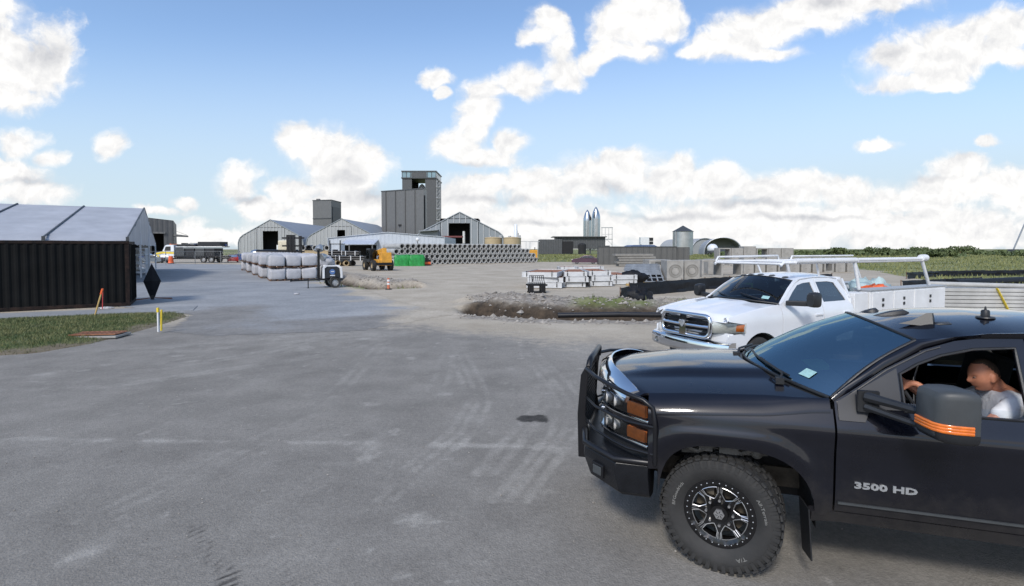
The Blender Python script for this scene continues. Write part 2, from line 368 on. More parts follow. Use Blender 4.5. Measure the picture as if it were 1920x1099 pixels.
def grid_panel(name, fn, nu, nv, mt, parent, thick=0.02, out=(0, 0, 1), smooth=40):
    b = MB(); vs = [Vector(fn(i / nu, j / nv)) for j in range(nv + 1) for i in range(nu + 1)]
    fs = [(j*(nu+1)+i, j*(nu+1)+i+1, (j+1)*(nu+1)+i+1, (j+1)*(nu+1)+i) for j in range(nv) for i in range(nu)]
    nrm = Vector((0, 0, 0))
    for t in fs: nrm += (vs[t[1]] - vs[t[0]]).cross(vs[t[2]] - vs[t[0]])
    if nrm.dot(Vector(out)) < 0: fs = [t[::-1] for t in fs]
    b.add(vs, fs); return b.build(name, mt, parent, smooth=smooth, solid=thick, recalc=False)
def interp(x, xs, ys): return float(np.interp(x, xs, ys))
def text_mb(body, size, depth, sx=1.0, sy=1.0, X=None, mb=None, m=0, shear=0.0, bold=0.0, arc=None, spacing=1.0):
    """raised lettering as mesh, lying in the local xy plane; arc = radius bends it round the origin"""
    cu = bpy.data.curves.new('lettering', 'FONT'); cu.body = body; cu.size = size; cu.extrude = depth; cu.align_x = 'CENTER'; cu.align_y = 'CENTER'
    cu.shear = shear; cu.offset = bold; cu.space_character = spacing; cu.resolution_u = 2
    o = bpy.data.objects.new('lettering', cu); COL.objects.link(o); bpy.context.view_layer.update()
    me = o.evaluated_get(bpy.context.evaluated_depsgraph_get()).to_mesh()
    vs = [Vector(v.co) for v in me.vertices]; fs = [tuple(p.vertices) for p in me.polygons]
    o.to_mesh_clear(); bpy.data.objects.remove(o); bpy.data.curves.remove(cu)
    X = X or I4; res = []
    for p in vs:
        p = Vector((p.x * sx, p.y * sy, p.z))
        if arc: a = pi / 2 - p.x / arc; p = Vector((cos(a) * (arc + p.y), sin(a) * (arc + p.y), p.z))
        res.append(X @ p)
    mb = mb or MB(); mb.add(res, fs, m); return mb
# ------------------------------------------------------------------ terrain
def vnoise(x, y, seed=0):
    xi = np.floor(x).astype(np.int64); yi = np.floor(y).astype(np.int64); xf = x - xi; yf = y - yi
    def h(a, b):
        n = (a * 374761393 + b * 668265263 + seed * 974711) & 0x7fffffff
        n = ((n ^ (n >> 13)) * 1274126177) & 0x7fffffff
        return ((n ^ (n >> 16)) & 0xffff) / 65535.0
    s = xf * xf * (3 - 2 * xf); t = yf * yf * (3 - 2 * yf)
    return (h(xi, yi) * (1 - s) + h(xi + 1, yi) * s) * (1 - t) + (h(xi, yi + 1) * (1 - s) + h(xi + 1, yi + 1) * s) * t
def fbm(x, y, sc, o=4, seed=0):
    r = 0; a = 0.5; tot = 0
    for i in range(o): r = r + a * vnoise(x * sc, y * sc, seed + i); tot += a; a *= 0.5; sc *= 2.03
    return r / tot - 0.5
def sstep(a, b, x): t = np.clip((x - a) / (b - a), 0, 1); return t * t * (3 - 2 * t)
def polydist(x, y, pl):
    """signed-ish distance to a polyline: (unsigned distance, side: + to the left of travel, arc length)"""
    best = np.full(x.shape, 1e9); side = np.zeros(x.shape); arc = np.zeros(x.shape); s0 = 0
    for (ax, ay), (bx, by) in zip(pl[:-1], pl[1:]):
        dx, dy = bx - ax, by - ay; L2 = dx*dx + dy*dy; L = sqrt(L2)
        t = np.clip(((x - ax) * dx + (y - ay) * dy) / L2, 0, 1)
        d = np.hypot(x - ax - t * dx, y - ay - t * dy); cr = (dx * (y - ay) - dy * (x - ax)) / L
        k = d < best; best = np.where(k, d, best); side = np.where(k, np.sign(cr), side); arc = np.where(k, s0 + t * L, arc); s0 += L
    return best, side, arc
def inpoly(x, y, poly):
    r = np.zeros(x.shape, bool); n = len(poly); j = n - 1
    for i in range(n):
        xi, yi = poly[i]; xj, yj = poly[j]
        c = ((yi > y) != (yj > y)) & (x < (xj - xi) * (y - yi) / ((yj - yi) if yj != yi else 1e-9) + xi); r ^= c; j = i
    return r
TRENCH = [(-1.9, 21.4), (-0.8, 20.1), (1.2, 19.3), (4.0, 19.0), (7.0, 19.3), (10, 20.2)]
DITCH = [(-24.5, 58), (-15.6, 43), (-11.2, 36), (-8.6, 33.2), (-6.6, 33.6)]
def terrain(x, y):
    """height and three masks (vegetation, dark soil, rubble) of the ground"""
    d, s, a = polydist(x, y, TRENCH); sd_ = d * s
    n1 = fbm(x, y, 0.9, 4, 3); n2 = fbm(x, y, 3.1, 4, 9)
    w = np.clip((a - 0.2) / 1.0, 0, 1) if False else 1.0
    e = sd_ + n1 * 0.9
    tr = np.exp(-(e / 0.75) ** 4) * (1 - 0.45 * sstep(4, 9, a))
    endx = sstep(-2.6, -1.4, x) * (1 - sstep(9.5, 11.5, x))
    bm_ = np.exp(-((e - 2.9) / 1.9) ** 4) * sstep(-3.0, -0.9, x + n1) * (1 - 0.55 * sstep(5, 9, x)) * (1 - sstep(10, 12, x))
    h = -0.55 * tr * endx + bm_ * (0.34 + 0.5 * n1 + 0.30 * n2)
    d2, s2, a2 = polydist(x, y, DITCH); e2 = d2 * s2 + fbm(x, y, 0.6, 3, 21) * 1.2
    al = sstep(-25, -20, x) * (1 - sstep(-6.6, -5.4, x))
    t2 = np.exp(-((e2 - 0.2) / 1.0) ** 4) * al
    b2 = np.exp(-((e2 - 2.2) / 1.3) ** 2) * al * (x > -19)
    h = h - 0.55 * t2 + b2 * (0.30 + 0.5 * fbm(x, y, 1.4, 4, 5))
    dark = np.clip(tr * endx * 1.1 + t2 * 0.95 + np.exp(-((e - 0.9) / 0.75) ** 2) * endx * 0.75 * sstep(-0.5, 0.1, x * 0 + 1), 0, 1)
    rub = np.clip(bm_ * 0.9 + b2 * 0.7 + np.exp(-((e + 1.5) / 0.9) ** 2) * endx * 0.75, 0, 1)
    veg = inpoly(x, y, [(-7, 101), (12, 98), (35, 95), (44, 64), (31, 37), (29, 29), (400, 10), (6000, 10), (6000, 6000), (-600, 6000), (-600, 420), (-60, 180)]).astype(float)
    edge = fbm(x, y, 0.25, 4, 31)
    veg = np.clip(veg * (0.85 + 0.9 * edge), 0, 1)
    veg = np.maximum(veg, np.exp(-((e - 2.0) / 1.5) ** 2) * sstep(1.4, 3.0, x) * (1 - sstep(7.5, 9, x)) * np.clip(0.7 + 2.4 * n1, 0, 1))
    veg = np.maximum(veg, np.exp(-((e2 + 1.0) / 0.9) ** 2) * al * np.clip(0.55 + 2 * n1, 0, 1) * 0.8)
    far = sstep(70, 160, np.hypot(x, y)) * veg
    h = h + veg * 0.12 * n1
    # keep the ground under the road and the concrete level
    return h, veg, dark, rub
def H(x, y):
    return float(terrain(np.array([float(x)]), np.array([float(y)]))[0][0])
def axis(segs):
    out = []
    for a, b, st in segs: out += list(np.arange(a, b - 1e-6, st))
    out.append(segs[-1][1]); return np.array(out)
def sheet(name, xs, ys, fn, mt, z=0.0, keep=None):
    X, Y = np.meshgrid(xs, ys); hh, attrs = fn(X.ravel(), Y.ravel())
    n = X.size; co = np.empty((n, 3)); co[:, 0] = X.ravel(); co[:, 1] = Y.ravel(); co[:, 2] = hh + z
    nx, ny = len(xs), len(ys); i, j = np.meshgrid(np.arange(nx - 1), np.arange(ny - 1)); a = (j * nx + i).ravel()
    q = np.stack([a, a + 1, a + nx + 1, a + nx], 1)
    if keep is not None:
        cx = co[q, 0].mean(1); cy = co[q, 1].mean(1); q = q[keep(cx, cy)]
    me = bpy.data.meshes.new(name); me.vertices.add(n); me.vertices.foreach_set('co', co.ravel())
    me.loops.add(q.size); me.loops.foreach_set('vertex_index', q.ravel()); me.polygons.add(len(q))
    me.polygons.foreach_set('loop_start', np.arange(0, q.size, 4)); me.polygons.foreach_set('loop_total', np.full(len(q), 4)); me.update(calc_edges=True)
    me.polygons.foreach_set('use_smooth', [True] * len(q))
    for k, v in attrs.items():
        at_ = me.attributes.new(k, 'FLOAT', 'POINT'); at_.data.foreach_set('value', np.asarray(v, dtype=np.float32))
    me.materials.append(mt); me.validate(); o = bpy.data.objects.new(name, me); COL.objects.link(o); return tag(o, kind='structure')
def layered(name, layers, bump=0.35, bscale=22, rough=0.9, spec=0.25, grain=(45, 0.35)):
    """base colour noise with further layers faded in by vertex attributes; layers = [(attr, dark, light, scale, hardness)]"""
    m = bpy.data.materials.new(name); m.use_nodes = True; nt = m.node_tree; L = nt.links.new; b = nt.nodes['Principled BSDF']
    b.inputs['Roughness'].default_value = rough; b.inputs['Specular IOR Level'].default_value = spec
    tc = nt.nodes.new('ShaderNodeTexCoord'); cur = None
    for (attr, c1, c2, sc, hard) in layers:
        n = nt.nodes.new('ShaderNodeTexNoise'); n.inputs['Scale'].default_value = sc; n.inputs['Detail'].default_value = 9; n.inputs['Roughness'].default_value = 0.68
        L(tc.outputs['Object'], n.inputs['Vector'])
        rp = nt.nodes.new('ShaderNodeValToRGB'); rp.color_ramp.elements[0].position = 0.33; rp.color_ramp.elements[1].position = 0.67
        rp.color_ramp.elements[0].color = (*c1, 1); rp.color_ramp.elements[1].color = (*c2, 1); L(n.outputs[0], rp.inputs[0])
        if cur is None: cur = rp.outputs[0]; continue
        a = nt.nodes.new('ShaderNodeAttribute'); a.attribute_name = attr
        n2 = nt.nodes.new('ShaderNodeTexNoise'); n2.inputs['Scale'].default_value = 3.3; n2.inputs['Detail'].default_value = 10; n2.inputs['Roughness'].default_value = 0.75
        L(tc.outputs['Object'], n2.inputs['Vector'])
        s = nt.nodes.new('ShaderNodeMath'); s.operation = 'SUBTRACT'; L(n2.outputs[0], s.inputs[0]); s.inputs[1].default_value = 0.5
        ma = nt.nodes.new('ShaderNodeMath'); ma.operation = 'MULTIPLY_ADD'; L(s.outputs[0], ma.inputs[0]); ma.inputs[1].default_value = hard; L(a.outputs['Fac'], ma.inputs[2])
        mr = nt.nodes.new('ShaderNodeMapRange'); mr.interpolation_type = 'SMOOTHSTEP'; L(ma.outputs[0], mr.inputs[0]); mr.inputs[1].default_value = 0.12; mr.inputs[2].default_value = 0.88
        mx = nt.nodes.new('ShaderNodeMix'); mx.data_type = 'RGBA'; L(mr.outputs[0], mx.inputs['Factor']); L(cur, mx.inputs['A']); L(rp.outputs[0], mx.inputs['B']); cur = mx.outputs['Result']
    g = nt.nodes.new('ShaderNodeTexNoise'); g.inputs['Scale'].default_value = grain[0]; g.inputs['Detail'].default_value = 4; g.inputs['Roughness'].default_value = 0.8; L(tc.outputs['Object'], g.inputs['Vector'])
    g2 = nt.nodes.new('ShaderNodeTexNoise'); g2.inputs['Scale'].default_value = grain[0] * .17; g2.inputs['Detail'].default_value = 6; g2.inputs['Roughness'].default_value = 0.75; L(tc.outputs['Object'], g2.inputs['Vector'])
    ga = nt.nodes.new('ShaderNodeMath'); ga.operation = 'ADD'; L(g.outputs[0], ga.inputs[0]); L(g2.outputs[0], ga.inputs[1])
    gr = nt.nodes.new('ShaderNodeMapRange'); L(ga.outputs[0], gr.inputs[0]); gr.inputs[1].default_value = 0.65; gr.inputs[2].default_value = 1.35; gr.inputs[3].default_value = 1 - grain[1]; gr.inputs[4].default_value = 1 + grain[1]
    gm = nt.nodes.new('ShaderNodeVectorMath'); gm.operation = 'SCALE'; L(cur, gm.inputs[0]); L(gr.outputs[0], gm.inputs['Scale']); cur = gm.outputs[0]
    L(cur, b.inputs['Base Color'])
    n3 = nt.nodes.new('ShaderNodeTexNoise'); n3.inputs['Scale'].default_value = bscale; n3.inputs['Detail'].default_value = 6; L(tc.outputs['Object'], n3.inputs['Vector'])
    bp = nt.nodes.new('ShaderNodeBump'); bp.inputs['Strength'].default_value = bump; bp.inputs['Distance'].default_value = 0.02
    L(n3.outputs[0], bp.inputs['Height']); L(bp.outputs[0], b.inputs['Normal']); return m
DIRT1, DIRT2 = (0.33, 0.285, 0.22), (0.47, 0.415, 0.335)
M['ground'] = layered('dirt_ground', [('', DIRT1, DIRT2, 0.35, 0), ('rub', (0.13, 0.11, 0.09), (0.36, 0.33, 0.29), 4.5, 0.8),
    ('veg', (0.09, 0.12, 0.038), (0.24, 0.245, 0.10), 0.12, 0.9), ('dark', (0.022, 0.018, 0.014), (0.085, 0.062, 0.042), 3, 0.7)], bump=0.5, bscale=9)
xs = axis([(-6000, -600, 600), (-600, -120, 40), (-120, -30, 5), (-30, -13, 0.5), (-13, 12, 0.16), (12, 40, 0.7), (40, 120, 4), (120, 600, 40), (600, 6000, 600)])
ys = axis([(-3000, -300, 300), (-300, -20, 20), (-20, 14, 2), (14, 27, 0.14), (27, 40, 0.35), (40, 64, 0.7), (64, 130, 3), (130, 600, 20), (600, 9000, 600)])
def ground_fn(x, y):
    h, v, d, r = terrain(x, y); return h, dict(veg=v, dark=d, rub=r)
sheet('ground', xs, ys, ground_fn, M['ground'])

# the road and the dusty yard in front of it: one worn sheet
CONC = [(-12.15, 19.3), (-10.3, 15.3), (-8.6, 14.6), (-4.6, 15.6), (-2.2, 19.6), (-3.6, 21.6), (-5.6, 24.6), (-8.4, 30.2), (-10.6, 33.2), (-13, 38), (-17, 46), (-24, 62), (-30, 76), (-68, 92), (-100, 92), (-62, 60), (-40, 40), (-21.2, 24.6)]
ROADN = [(-200, 11.9), (-16, 14.5), (-10, 18.5), (-7, 18.5), (-3.6, 19.0), (-1.6, 18.2), (0.5, 16.6), (3, 14.4), (5.5, 11.5), (9, 9.0), (30, 6.5), (200, 5)]
def road_fn(x, y):
    d, s, a = polydist(x, y, ROADN); sd_ = -d * s                      # + inside the road (towards the camera)
    edge = sd_ + fbm(x, y, 0.35, 5, 40) * 4.0
    dust = 1 - sstep(-1.0, 3.6, edge)
    n = fbm(x, y, 0.5, 5, 50); nf = fbm(x, y, 2.6, 4, 51)
    line = np.exp(-((y - 6.42 + 0.035 * x + 0.10 * n) / 0.10) ** 2) * np.clip(0.55 + 2.4 * nf + 0.7 * n, 0, 1) * (x < 0.9)
    line = np.maximum(line, 0.5 * np.exp(-((y - 6.42 + 0.035 * x + 0.2 * n) / 0.35) ** 2) * np.clip(0.3 + 3 * nf, 0, 1) * (x < 0.9))
    pale = np.zeros(x.shape)
    def track(pl, w, amp, rib=True):
        nonlocal pale
        dd, ss, aa = polydist(x, y, pl); m = np.exp(-(dd / w) ** 4)
        if rib: m = m * (0.55 + 0.45 * np.sin(dd * ss * 2 * pi / (w * 0.55)))
        pale = np.maximum(pale, m * amp * np.clip(0.8 + 1.6 * n + 1.2 * nf, 0, 1))
    for off in (0, 0.2, 0.42, 1.75, 1.95, 2.2):
        track([(-2.6 + off * 1.2, 18), (-1.7 + off, 13), (-0.95 + off * .9, 9.6), (-0.72 + off * .85, 8.2), (-0.85 + off * .8, 6.9), (-1.5 + off * .75, 5.0)], 0.07, 0.52, False)
    for off in (0, 0.25, 1.9, 2.2): track([(-3.9 + off, 18), (-3.5 + off * .95, 13), (-3.2 + off * .9, 9.5), (-3.3 + off * .85, 7), (-4.0 + off * .8, 4.6)], 0.085, 0.44, False)
    for off in (0, 0.3, 1.8, 2.1): track([(-0.2 + off, 16.2), (0.35 + off * .9, 12.5), (0.55 + off * .8, 10), (0.35 + off * .75, 8), (-0.4 + off * .7, 5.6)], 0.085, 0.44, False)
    for off in (0, 0.35, 1.8, 2.1): track([(-5 + off, 16), (-6.3 + off, 12), (-8.5 + off * .6, 9.6 - off * .2), (-13, 7.6 + off * .4), (-22, 6.2 + off * .5)], 0.14, 0.5, False)
    for off in (0, 0.35, 1.7, 2.0): track([(-5 + off, 15.5), (-9 + off * .6, 13.0 - off * .3), (-14, 11.2 + off * .3), (-30, 9.7 + off * .4)], 0.15, 0.5, False)
    scat = np.clip(fbm(x, y, 1.7, 5, 60) * 5 - 0.85, 0, 1) * 0.85 + np.clip(fbm(x, y, 5.0, 4, 61) * 6 - 1.25, 0, 1) * 0.9 + np.clip(fbm(x * .5, y * 1.8, .5, 4, 66) * 3 - .2, 0, 1) * .45
    pale = np.clip(np.maximum(pale, scat * 0.8) + line * 0.8, 0, 1)
    pale = np.maximum(pale, 0.7 * (1 - sstep(0, 9, edge)) * np.clip(0.6 + 1.8 * n, 0, 1))
    ox, oy = x - 0.345, y - 7.5; rr = np.hypot(ox / 0.24, oy / 0.17) + fbm(x, y, 6, 4, 70) * 1.5
    dark = 1 - sstep(0.55, 1.25, rr)
    for pl in ([(-3.05, 4.75), (-2.55, 4.2), (-2.2, 3.9), (-2.0, 3.4)], [(-2.55, 4.8), (-2.0, 4.2), (-1.68, 3.85), (-1.5, 3.4)]):
        dd, ss, aa = polydist(x, y, pl); m = np.exp(-(dd / 0.10) ** 4)
        dark = np.maximum(dark, m * 0.9 * (0.5 + 0.5 * np.sin(aa * 75 + ss * dd * 30)) * np.clip(0.55 + 2 * nf, 0, 1) * sstep(4.85, 4.4, y))
    dark = np.maximum(dark, np.clip(fbm(x, y, 0.9, 5, 80) * 5 - 1.35, 0, 1) * 0.5); dark = np.maximum(dark, np.clip(fbm(x, y, 5.0, 3, 83) * 6 - 1.9, 0, 1) * .8)
    return np.zeros(x.shape), dict(dust=dust, pale=pale, dark=dark)
M['road'] = layered('worn_asphalt', [('', (0.180, 0.168, 0.150), (0.258, 0.242, 0.217), 0.9, 0), ('pale', (0.27, 0.255, 0.23), (0.37, 0.35, 0.315), 7, 1.0),
    ('dark', (0.035, 0.033, 0.03), (0.07, 0.066, 0.06), 9, 0.5), ('dust', DIRT1, DIRT2, 0.35, 1.5)], bump=0.55, bscale=60, rough=0.9, grain=(120, 0.36))
xs = axis([(-200, -30, 10), (-30, -9, 0.3), (-9, 3.2, 0.045), (3.2, 12, 0.3), (12, 200, 8)])
ys = axis([(-60, -4, 8), (-4, 2.6, 0.5), (2.6, 10, 0.04), (10, 21.6, 0.10)])
TR_ = np.array(TRENCH)
def keep_road(cx, cy):
    d, s, a = polydist(cx, cy, ROADN); sd_ = -d * s
    d2, s2, a2 = polydist(cx, cy, TRENCH)
    return (sd_ > -2.6) & ~((d2 < 2.2) & (cx > -3.5)) 
sheet('road', xs, ys, road_fn, M['road'], 0.004, keep_road)

# concrete apron leading to the yard
def conc_fn(x, y):
    n = fbm(x, y, 0.2, 5, 90); st = fbm(x * 0.5 + y * 0.15, y * 1.0 - x * .3, 0.7, 5, 91)
    inn = polydist(x, y, CONC + CONC[:1])[0]
    right = [(-2.6, 18.6), (-2.2, 19.6), (-5.6, 24.6), (-8.4, 30.2), (-13, 38)]
    de = polydist(x, y, right)[0]
    dust = 1 - sstep(0.0, 2.6, de + fbm(x, y, 0.5, 5, 92) * 3.4)
    south = [(-12.2, 19.4), (-10.3, 15.3), (-8.6, 14.6), (-4.6, 15.6), (-2.6, 18.4)]; ds = polydist(x, y, south)[0]
    tar = 1 - sstep(0.1, 4.6, ds + fbm(x, y, 0.45, 5, 97) * 4.0)
    pale = np.clip(0.35 + 1.1 * st + 1.4 * n, 0, 1) * 0.8; dark = np.clip(-0.35 + 3.0 * fbm(x, y, 0.16, 4, 95) + .8 * st, 0, 1)
    joint = 0
    for k in range(-2, 18):                                           # sawn joints across the apron
        c = 20 + k * 4.6; e = abs(-(x + 14) * -0.52 + (y - c) * 0.85); joint = np.maximum(joint, (e < 0.06).astype(float))
    return np.zeros(x.shape), dict(dust=dust, pale=pale, dark=dark * 0.75, tar=tar)
M['concrete_pad'] = layered('old_concrete_paving', [('', (0.225, 0.231, 0.236), (0.29, 0.296, 0.30), 0.7, 0), ('pale', (0.30, 0.305, 0.31), (0.365, 0.368, 0.37), 2, 0.6),
    ('dark', (0.16, 0.17, 0.18), (0.22, 0.23, 0.24), 2, 0.6), ('tar', (0.17, 0.162, 0.15), (0.25, 0.238, 0.22), 0.9, 1.4), ('dust', DIRT1, DIRT2, 0.5, 1.4)], bump=0.15, bscale=40, rough=0.8)
sheet('concrete_apron', axis([(-100, -30, 2.5), (-30, -2, 0.22)]), axis([(14.2, 40, 0.2), (40, 92, 1.2)]), conc_fn, M['concrete_pad'], 0.009, lambda cx, cy: inpoly(cx, cy, CONC))

# grass island with a concrete edge, left
ISL = [(-60, 11.2), (-30, 11.25), (-15, 11.5), (-11.9, 11.95), (-11.1, 13.0), (-11.15, 15.6), (-11.7, 18.6), (-12.6, 20.2), (-15.0, 19.6), (-19, 18.3), (-30, 14.2), (-60, 2.5)]
ISL = [(-40, 9.6), (-18, 10.95), (-13.2, 11.3), (-11.3, 12.1), (-11.0, 13.4), (-11.3, 16.0), (-11.9, 18.9), (-12.6, 19.7), (-13.2, 20.0), (-15.4, 19.3), (-18.6, 17.85), (-40, 9.9)]
def isl_fn(x, y):
    d, s, a = polydist(x, y, ISL + ISL[:1]); e = d
    n = fbm(x, y, 0.8, 5, 100)
    e = np.where(inpoly(x, y, ISL), e, -e); h = -0.05 + 0.07 * sstep(-0.05, 0.22, e) + 0.10 * sstep(0.1, 1.6, e) + 0.06 * n * sstep(0, .6, e)
    bare = np.clip(1.0 - sstep(0.1, 0.9, e + 1.2 * n) + np.clip(2.4 * fbm(x, y, 0.5, 4, 105) - .35, 0, 1), 0, 1)
    return h, dict(bare=bare)
M['lawn'] = layered('grass_soil', [('', (0.035, 0.06, 0.016), (0.10, 0.13, 0.04), 1.6, 0), ('bare', (0.10, 0.08, 0.05), (0.22, 0.185, 0.13), 3, 0.9)], bump=0.6, bscale=20)
sheet('grass_verge', axis([(-40, -20, 0.6), (-20, -10.8, 0.16)]), axis([(9.4, 20.6, 0.16)]), isl_fn, M['lawn'], 0.012, lambda cx, cy: inpoly(cx, cy, ISL))
b = MB(); pl = [Vector((x, y, 0.03)) for x, y in [(-40, 9.72), (-18.6, 18.02), (-15.35, 19.5), (-12.9, 20.62)]]
off = Vector((-0.45, 0.9, 0)).normalized()
for p, q in zip(pl[:-1], pl[1:]):
    o1 = off * 1.9
    b.add([p, q, q + o1, p + o1, p - Vector((0, 0, .1)), q - Vector((0, 0, .1)), q + o1 - Vector((0, 0, .1)), p + o1 - Vector((0, 0, .1))], [(0,1,2,3),(0,4,5,1),(1,5,6,2),(2,6,7,3),(3,7,4,0)])
tag(b.build('path', M['concrete_pad'], recalc=True), kind='structure')

# grass blades: one uncountable mass each
M['blade'] = mat('grass_blades', (0.055, 0.085, 0.024), 0.7, 0, 0.3, 1.3, col2=(0.21, 0.20, 0.085))
M['blade_dry'] = mat('field_grass', (0.11, 0.135, 0.042), 0.8, 0, 0.3, 0.10, col2=(0.27, 0.265, 0.115))
def blades(name, pts, hs, ws, mt, lean=0.5):
    n = len(pts); a = rng.uniform(0, 2*pi, n); l = rng.uniform(0, lean, n) * hs; la = rng.uniform(0, 2*pi, n)
    v = np.empty((n, 3, 3)); dx, dy = np.cos(a) * ws / 2, np.sin(a) * ws / 2
    v[:, 0] = pts; v[:, 1] = pts; v[:, 2] = pts
    v[:, 0, 0] -= dx; v[:, 0, 1] -= dy; v[:, 1, 0] += dx; v[:, 1, 1] += dy
    v[:, 2, 0] += np.cos(la) * l; v[:, 2, 1] += np.sin(la) * l; v[:, 2, 2] += hs
    me = bpy.data.meshes.new(name); me.vertices.add(3 * n); me.vertices.foreach_set('co', v.ravel()); me.loops.add(3 * n); me.loops.foreach_set('vertex_index', np.arange(3 * n))
    me.polygons.add(n); me.polygons.foreach_set('loop_start', np.arange(0, 3 * n, 3)); me.polygons.foreach_set('loop_total', np.full(n, 3)); me.update(calc_edges=True)
    me.materials.append(mt); o = bpy.data.objects.new(name, me); COL.objects.link(o); return tag(o, kind='stuff')
n = 60000; x = rng.uniform(-22, -11, n); y = rng.uniform(10.8, 20.4, n)
k = inpoly(x, y, ISL); x, y = x[k], y[k]; h, at_ = isl_fn(x, y); k = at_['bare'] < rng.uniform(0.1, 1.1, len(x)); x, y, h = x[k], y[k], h[k]
blades('verge_grass', np.stack([x, y, h + 0.01], 1), rng.uniform(0.03, 0.10, len(x)), rng.uniform(0.012, 0.022, len(x)), M['blade'], 0.9)
n = 70000; r = rng.uniform(0, 1, n) ** 1.6 * 190 + 28; t = rng.uniform(-0.75, 1.12, n); y = r; x = r * t
h, v, d, ru = terrain(x, y); k = v > rng.uniform(0.2, 1, n); x, y, h = x[k], y[k], h[k]
sc = np.clip(y / 60, 0.6, 4)
blades('field_grass', np.stack([x, y, h - 0.02], 1), rng.uniform(0.10, 0.36, len(x)) * (0.8 + 0.3 * sc), rng.uniform(0.08, 0.2, len(x)) * sc, M['blade_dry'], 0.7)
n = 9000; x = rng.uniform(-22, 9, n); y = rng.uniform(19, 50, n); h, v, d, ru = terrain(x, y); k = (v > rng.uniform(0.25, 0.9, n)) & (y < 50); x, y, h = x[k], y[k], h[k]
blades('weeds', np.stack([x, y, h], 1), rng.uniform(0.08, 0.34, len(x)), rng.uniform(0.02, 0.05, len(x)), M['blade'], 0.9)
# rubble stones
def stones(name, pts, rs, mt):
    b = MB()
    for p, r in zip(pts, rs):
        vs = [Vector((a, c, e)) * r * random.uniform(.65, 1.2) + Vector(p) for a, c, e in ((1,0,0),(-1,0,0),(0,1,0),(0,-1,0),(0,0,.75),(0,0,-.75))]
        b.add(vs, [(0,2,4),(2,1,4),(1,3,4),(3,0,4),(2,0,5),(1,2,5),(3,1,5),(0,3,5)])
    return tag(b.build(name, mt), kind='stuff')
n = 26000; x = rng.uniform(-20, 11, n); y = rng.uniform(16.5, 40, n); h, v, d, ru = terrain(x, y); k = ru > rng.uniform(0.15, 1.6, n); x, y, h = x[k][:4200], y[k][:4200], h[k][:4200]
M['stone'] = mat('rubble_stone', (0.13, 0.115, 0.10), 0.9, 0, 0.3, 2.2, col2=(0.42, 0.39, 0.35))
stones('rubble', np.stack([x, y, h + .01], 1), rng.uniform(0.02, 0.12, len(x)) * np.where(rng.uniform(0, 1, len(x)) > 0.9, 1.5, 0.8), M['stone'])
n = 700; x = rng.uniform(-8, 6, n); y = rng.uniform(4, 20, n); k = keep_road(x, y)
stones('gravel', np.stack([x[k], y[k], np.full(k.sum(), 0.008)], 1), rng.uniform(0.005, 0.014, k.sum()), M['stone'])
# scrub
M['leaf_dark'] = mat('scrub_leaves', (0.05, 0.075, 0.028), 0.75, 0, 0.3, 0.3, col2=(0.13, 0.16, 0.06))
def leaf_mass(b, c, rad, n, size, m=0):
    for _ in range(n):
        d = Vector((random.gauss(0, 1), random.gauss(0, 1), random.gauss(0, 1))).normalized() * random.uniform(0.35, 1.0) ** 0.5
        p = Vector(c) + Vector((d.x * rad[0], d.y * rad[1], d.z * rad[2])); s = size * random.uniform(.5, 1.3)
        a = Vector((random.gauss(0, 1), random.gauss(0, 1), random.gauss(0, 1))).normalized(); e = a.orthogonal().normalized(); g = a.cross(e)
        b.add([p - e * s, p + g * s * .5, p + e * s, p - g * s * .5], [(0, 1, 2, 3)], m)
b = MB()
for i in range(150):
    Y = random.uniform(150, 420); X = Y * random.uniform(0.40, 1.15); hh = random.uniform(0.8, 2.1)
    for j in range(3): leaf_mass(b, (X + random.uniform(-5, 5), Y + random.uniform(-3, 3), hh * .45), (random.uniform(2, 5), 2.5, hh * .6), 26, 0.8)
tag(b.build('scrub', M['leaf_dark'], recalc=False), kind='stuff')
def bush(px, Y, w, hh, label):
    t = thing('scrub_bush', label, 'bush', (*at(px, 467, Y).xy, 0), 0, 'dark bushes on the horizon')
    f = MB()
    for j in range(10): leaf_mass(f, (random.uniform(-w/2, w/2), random.uniform(-2, 2), hh * random.uniform(.3, .75)), (w * .16, 2, hh * .3), 70, 0.55)
    f.build('foliage', M['leaf_dark'], t, recalc=False)
    s = MB()
    s.tube([(0, 0, -.1), (.1, 0, hh * .3), (-.1, 0, hh * .6)], [0.2, .12, 0.05], 6)
    s.build('stem', M['wood'], t)
for px, Y, w, hh, lb in ((1690, 230, 16, 3.5, 'wide dark bush above the white truck rack on the horizon'), (1735, 240, 12, 3.7, 'rounded dark bush touching the wide one on the horizon'),
                         (1800, 250, 15, 4.0, 'tallest flat topped dark bush on the right horizon'), (1765, 150, 4, 2.6, 'small dark bush in front of the horizon scrub, beside the rack end'),
                         (1565, 170, 5, 2.9, 'small round bush behind the cab of the white truck'), (1650, 200, 9, 3.2, 'low dark bush left of the wide one on the horizon')): bush(px, Y, w, hh, lb)
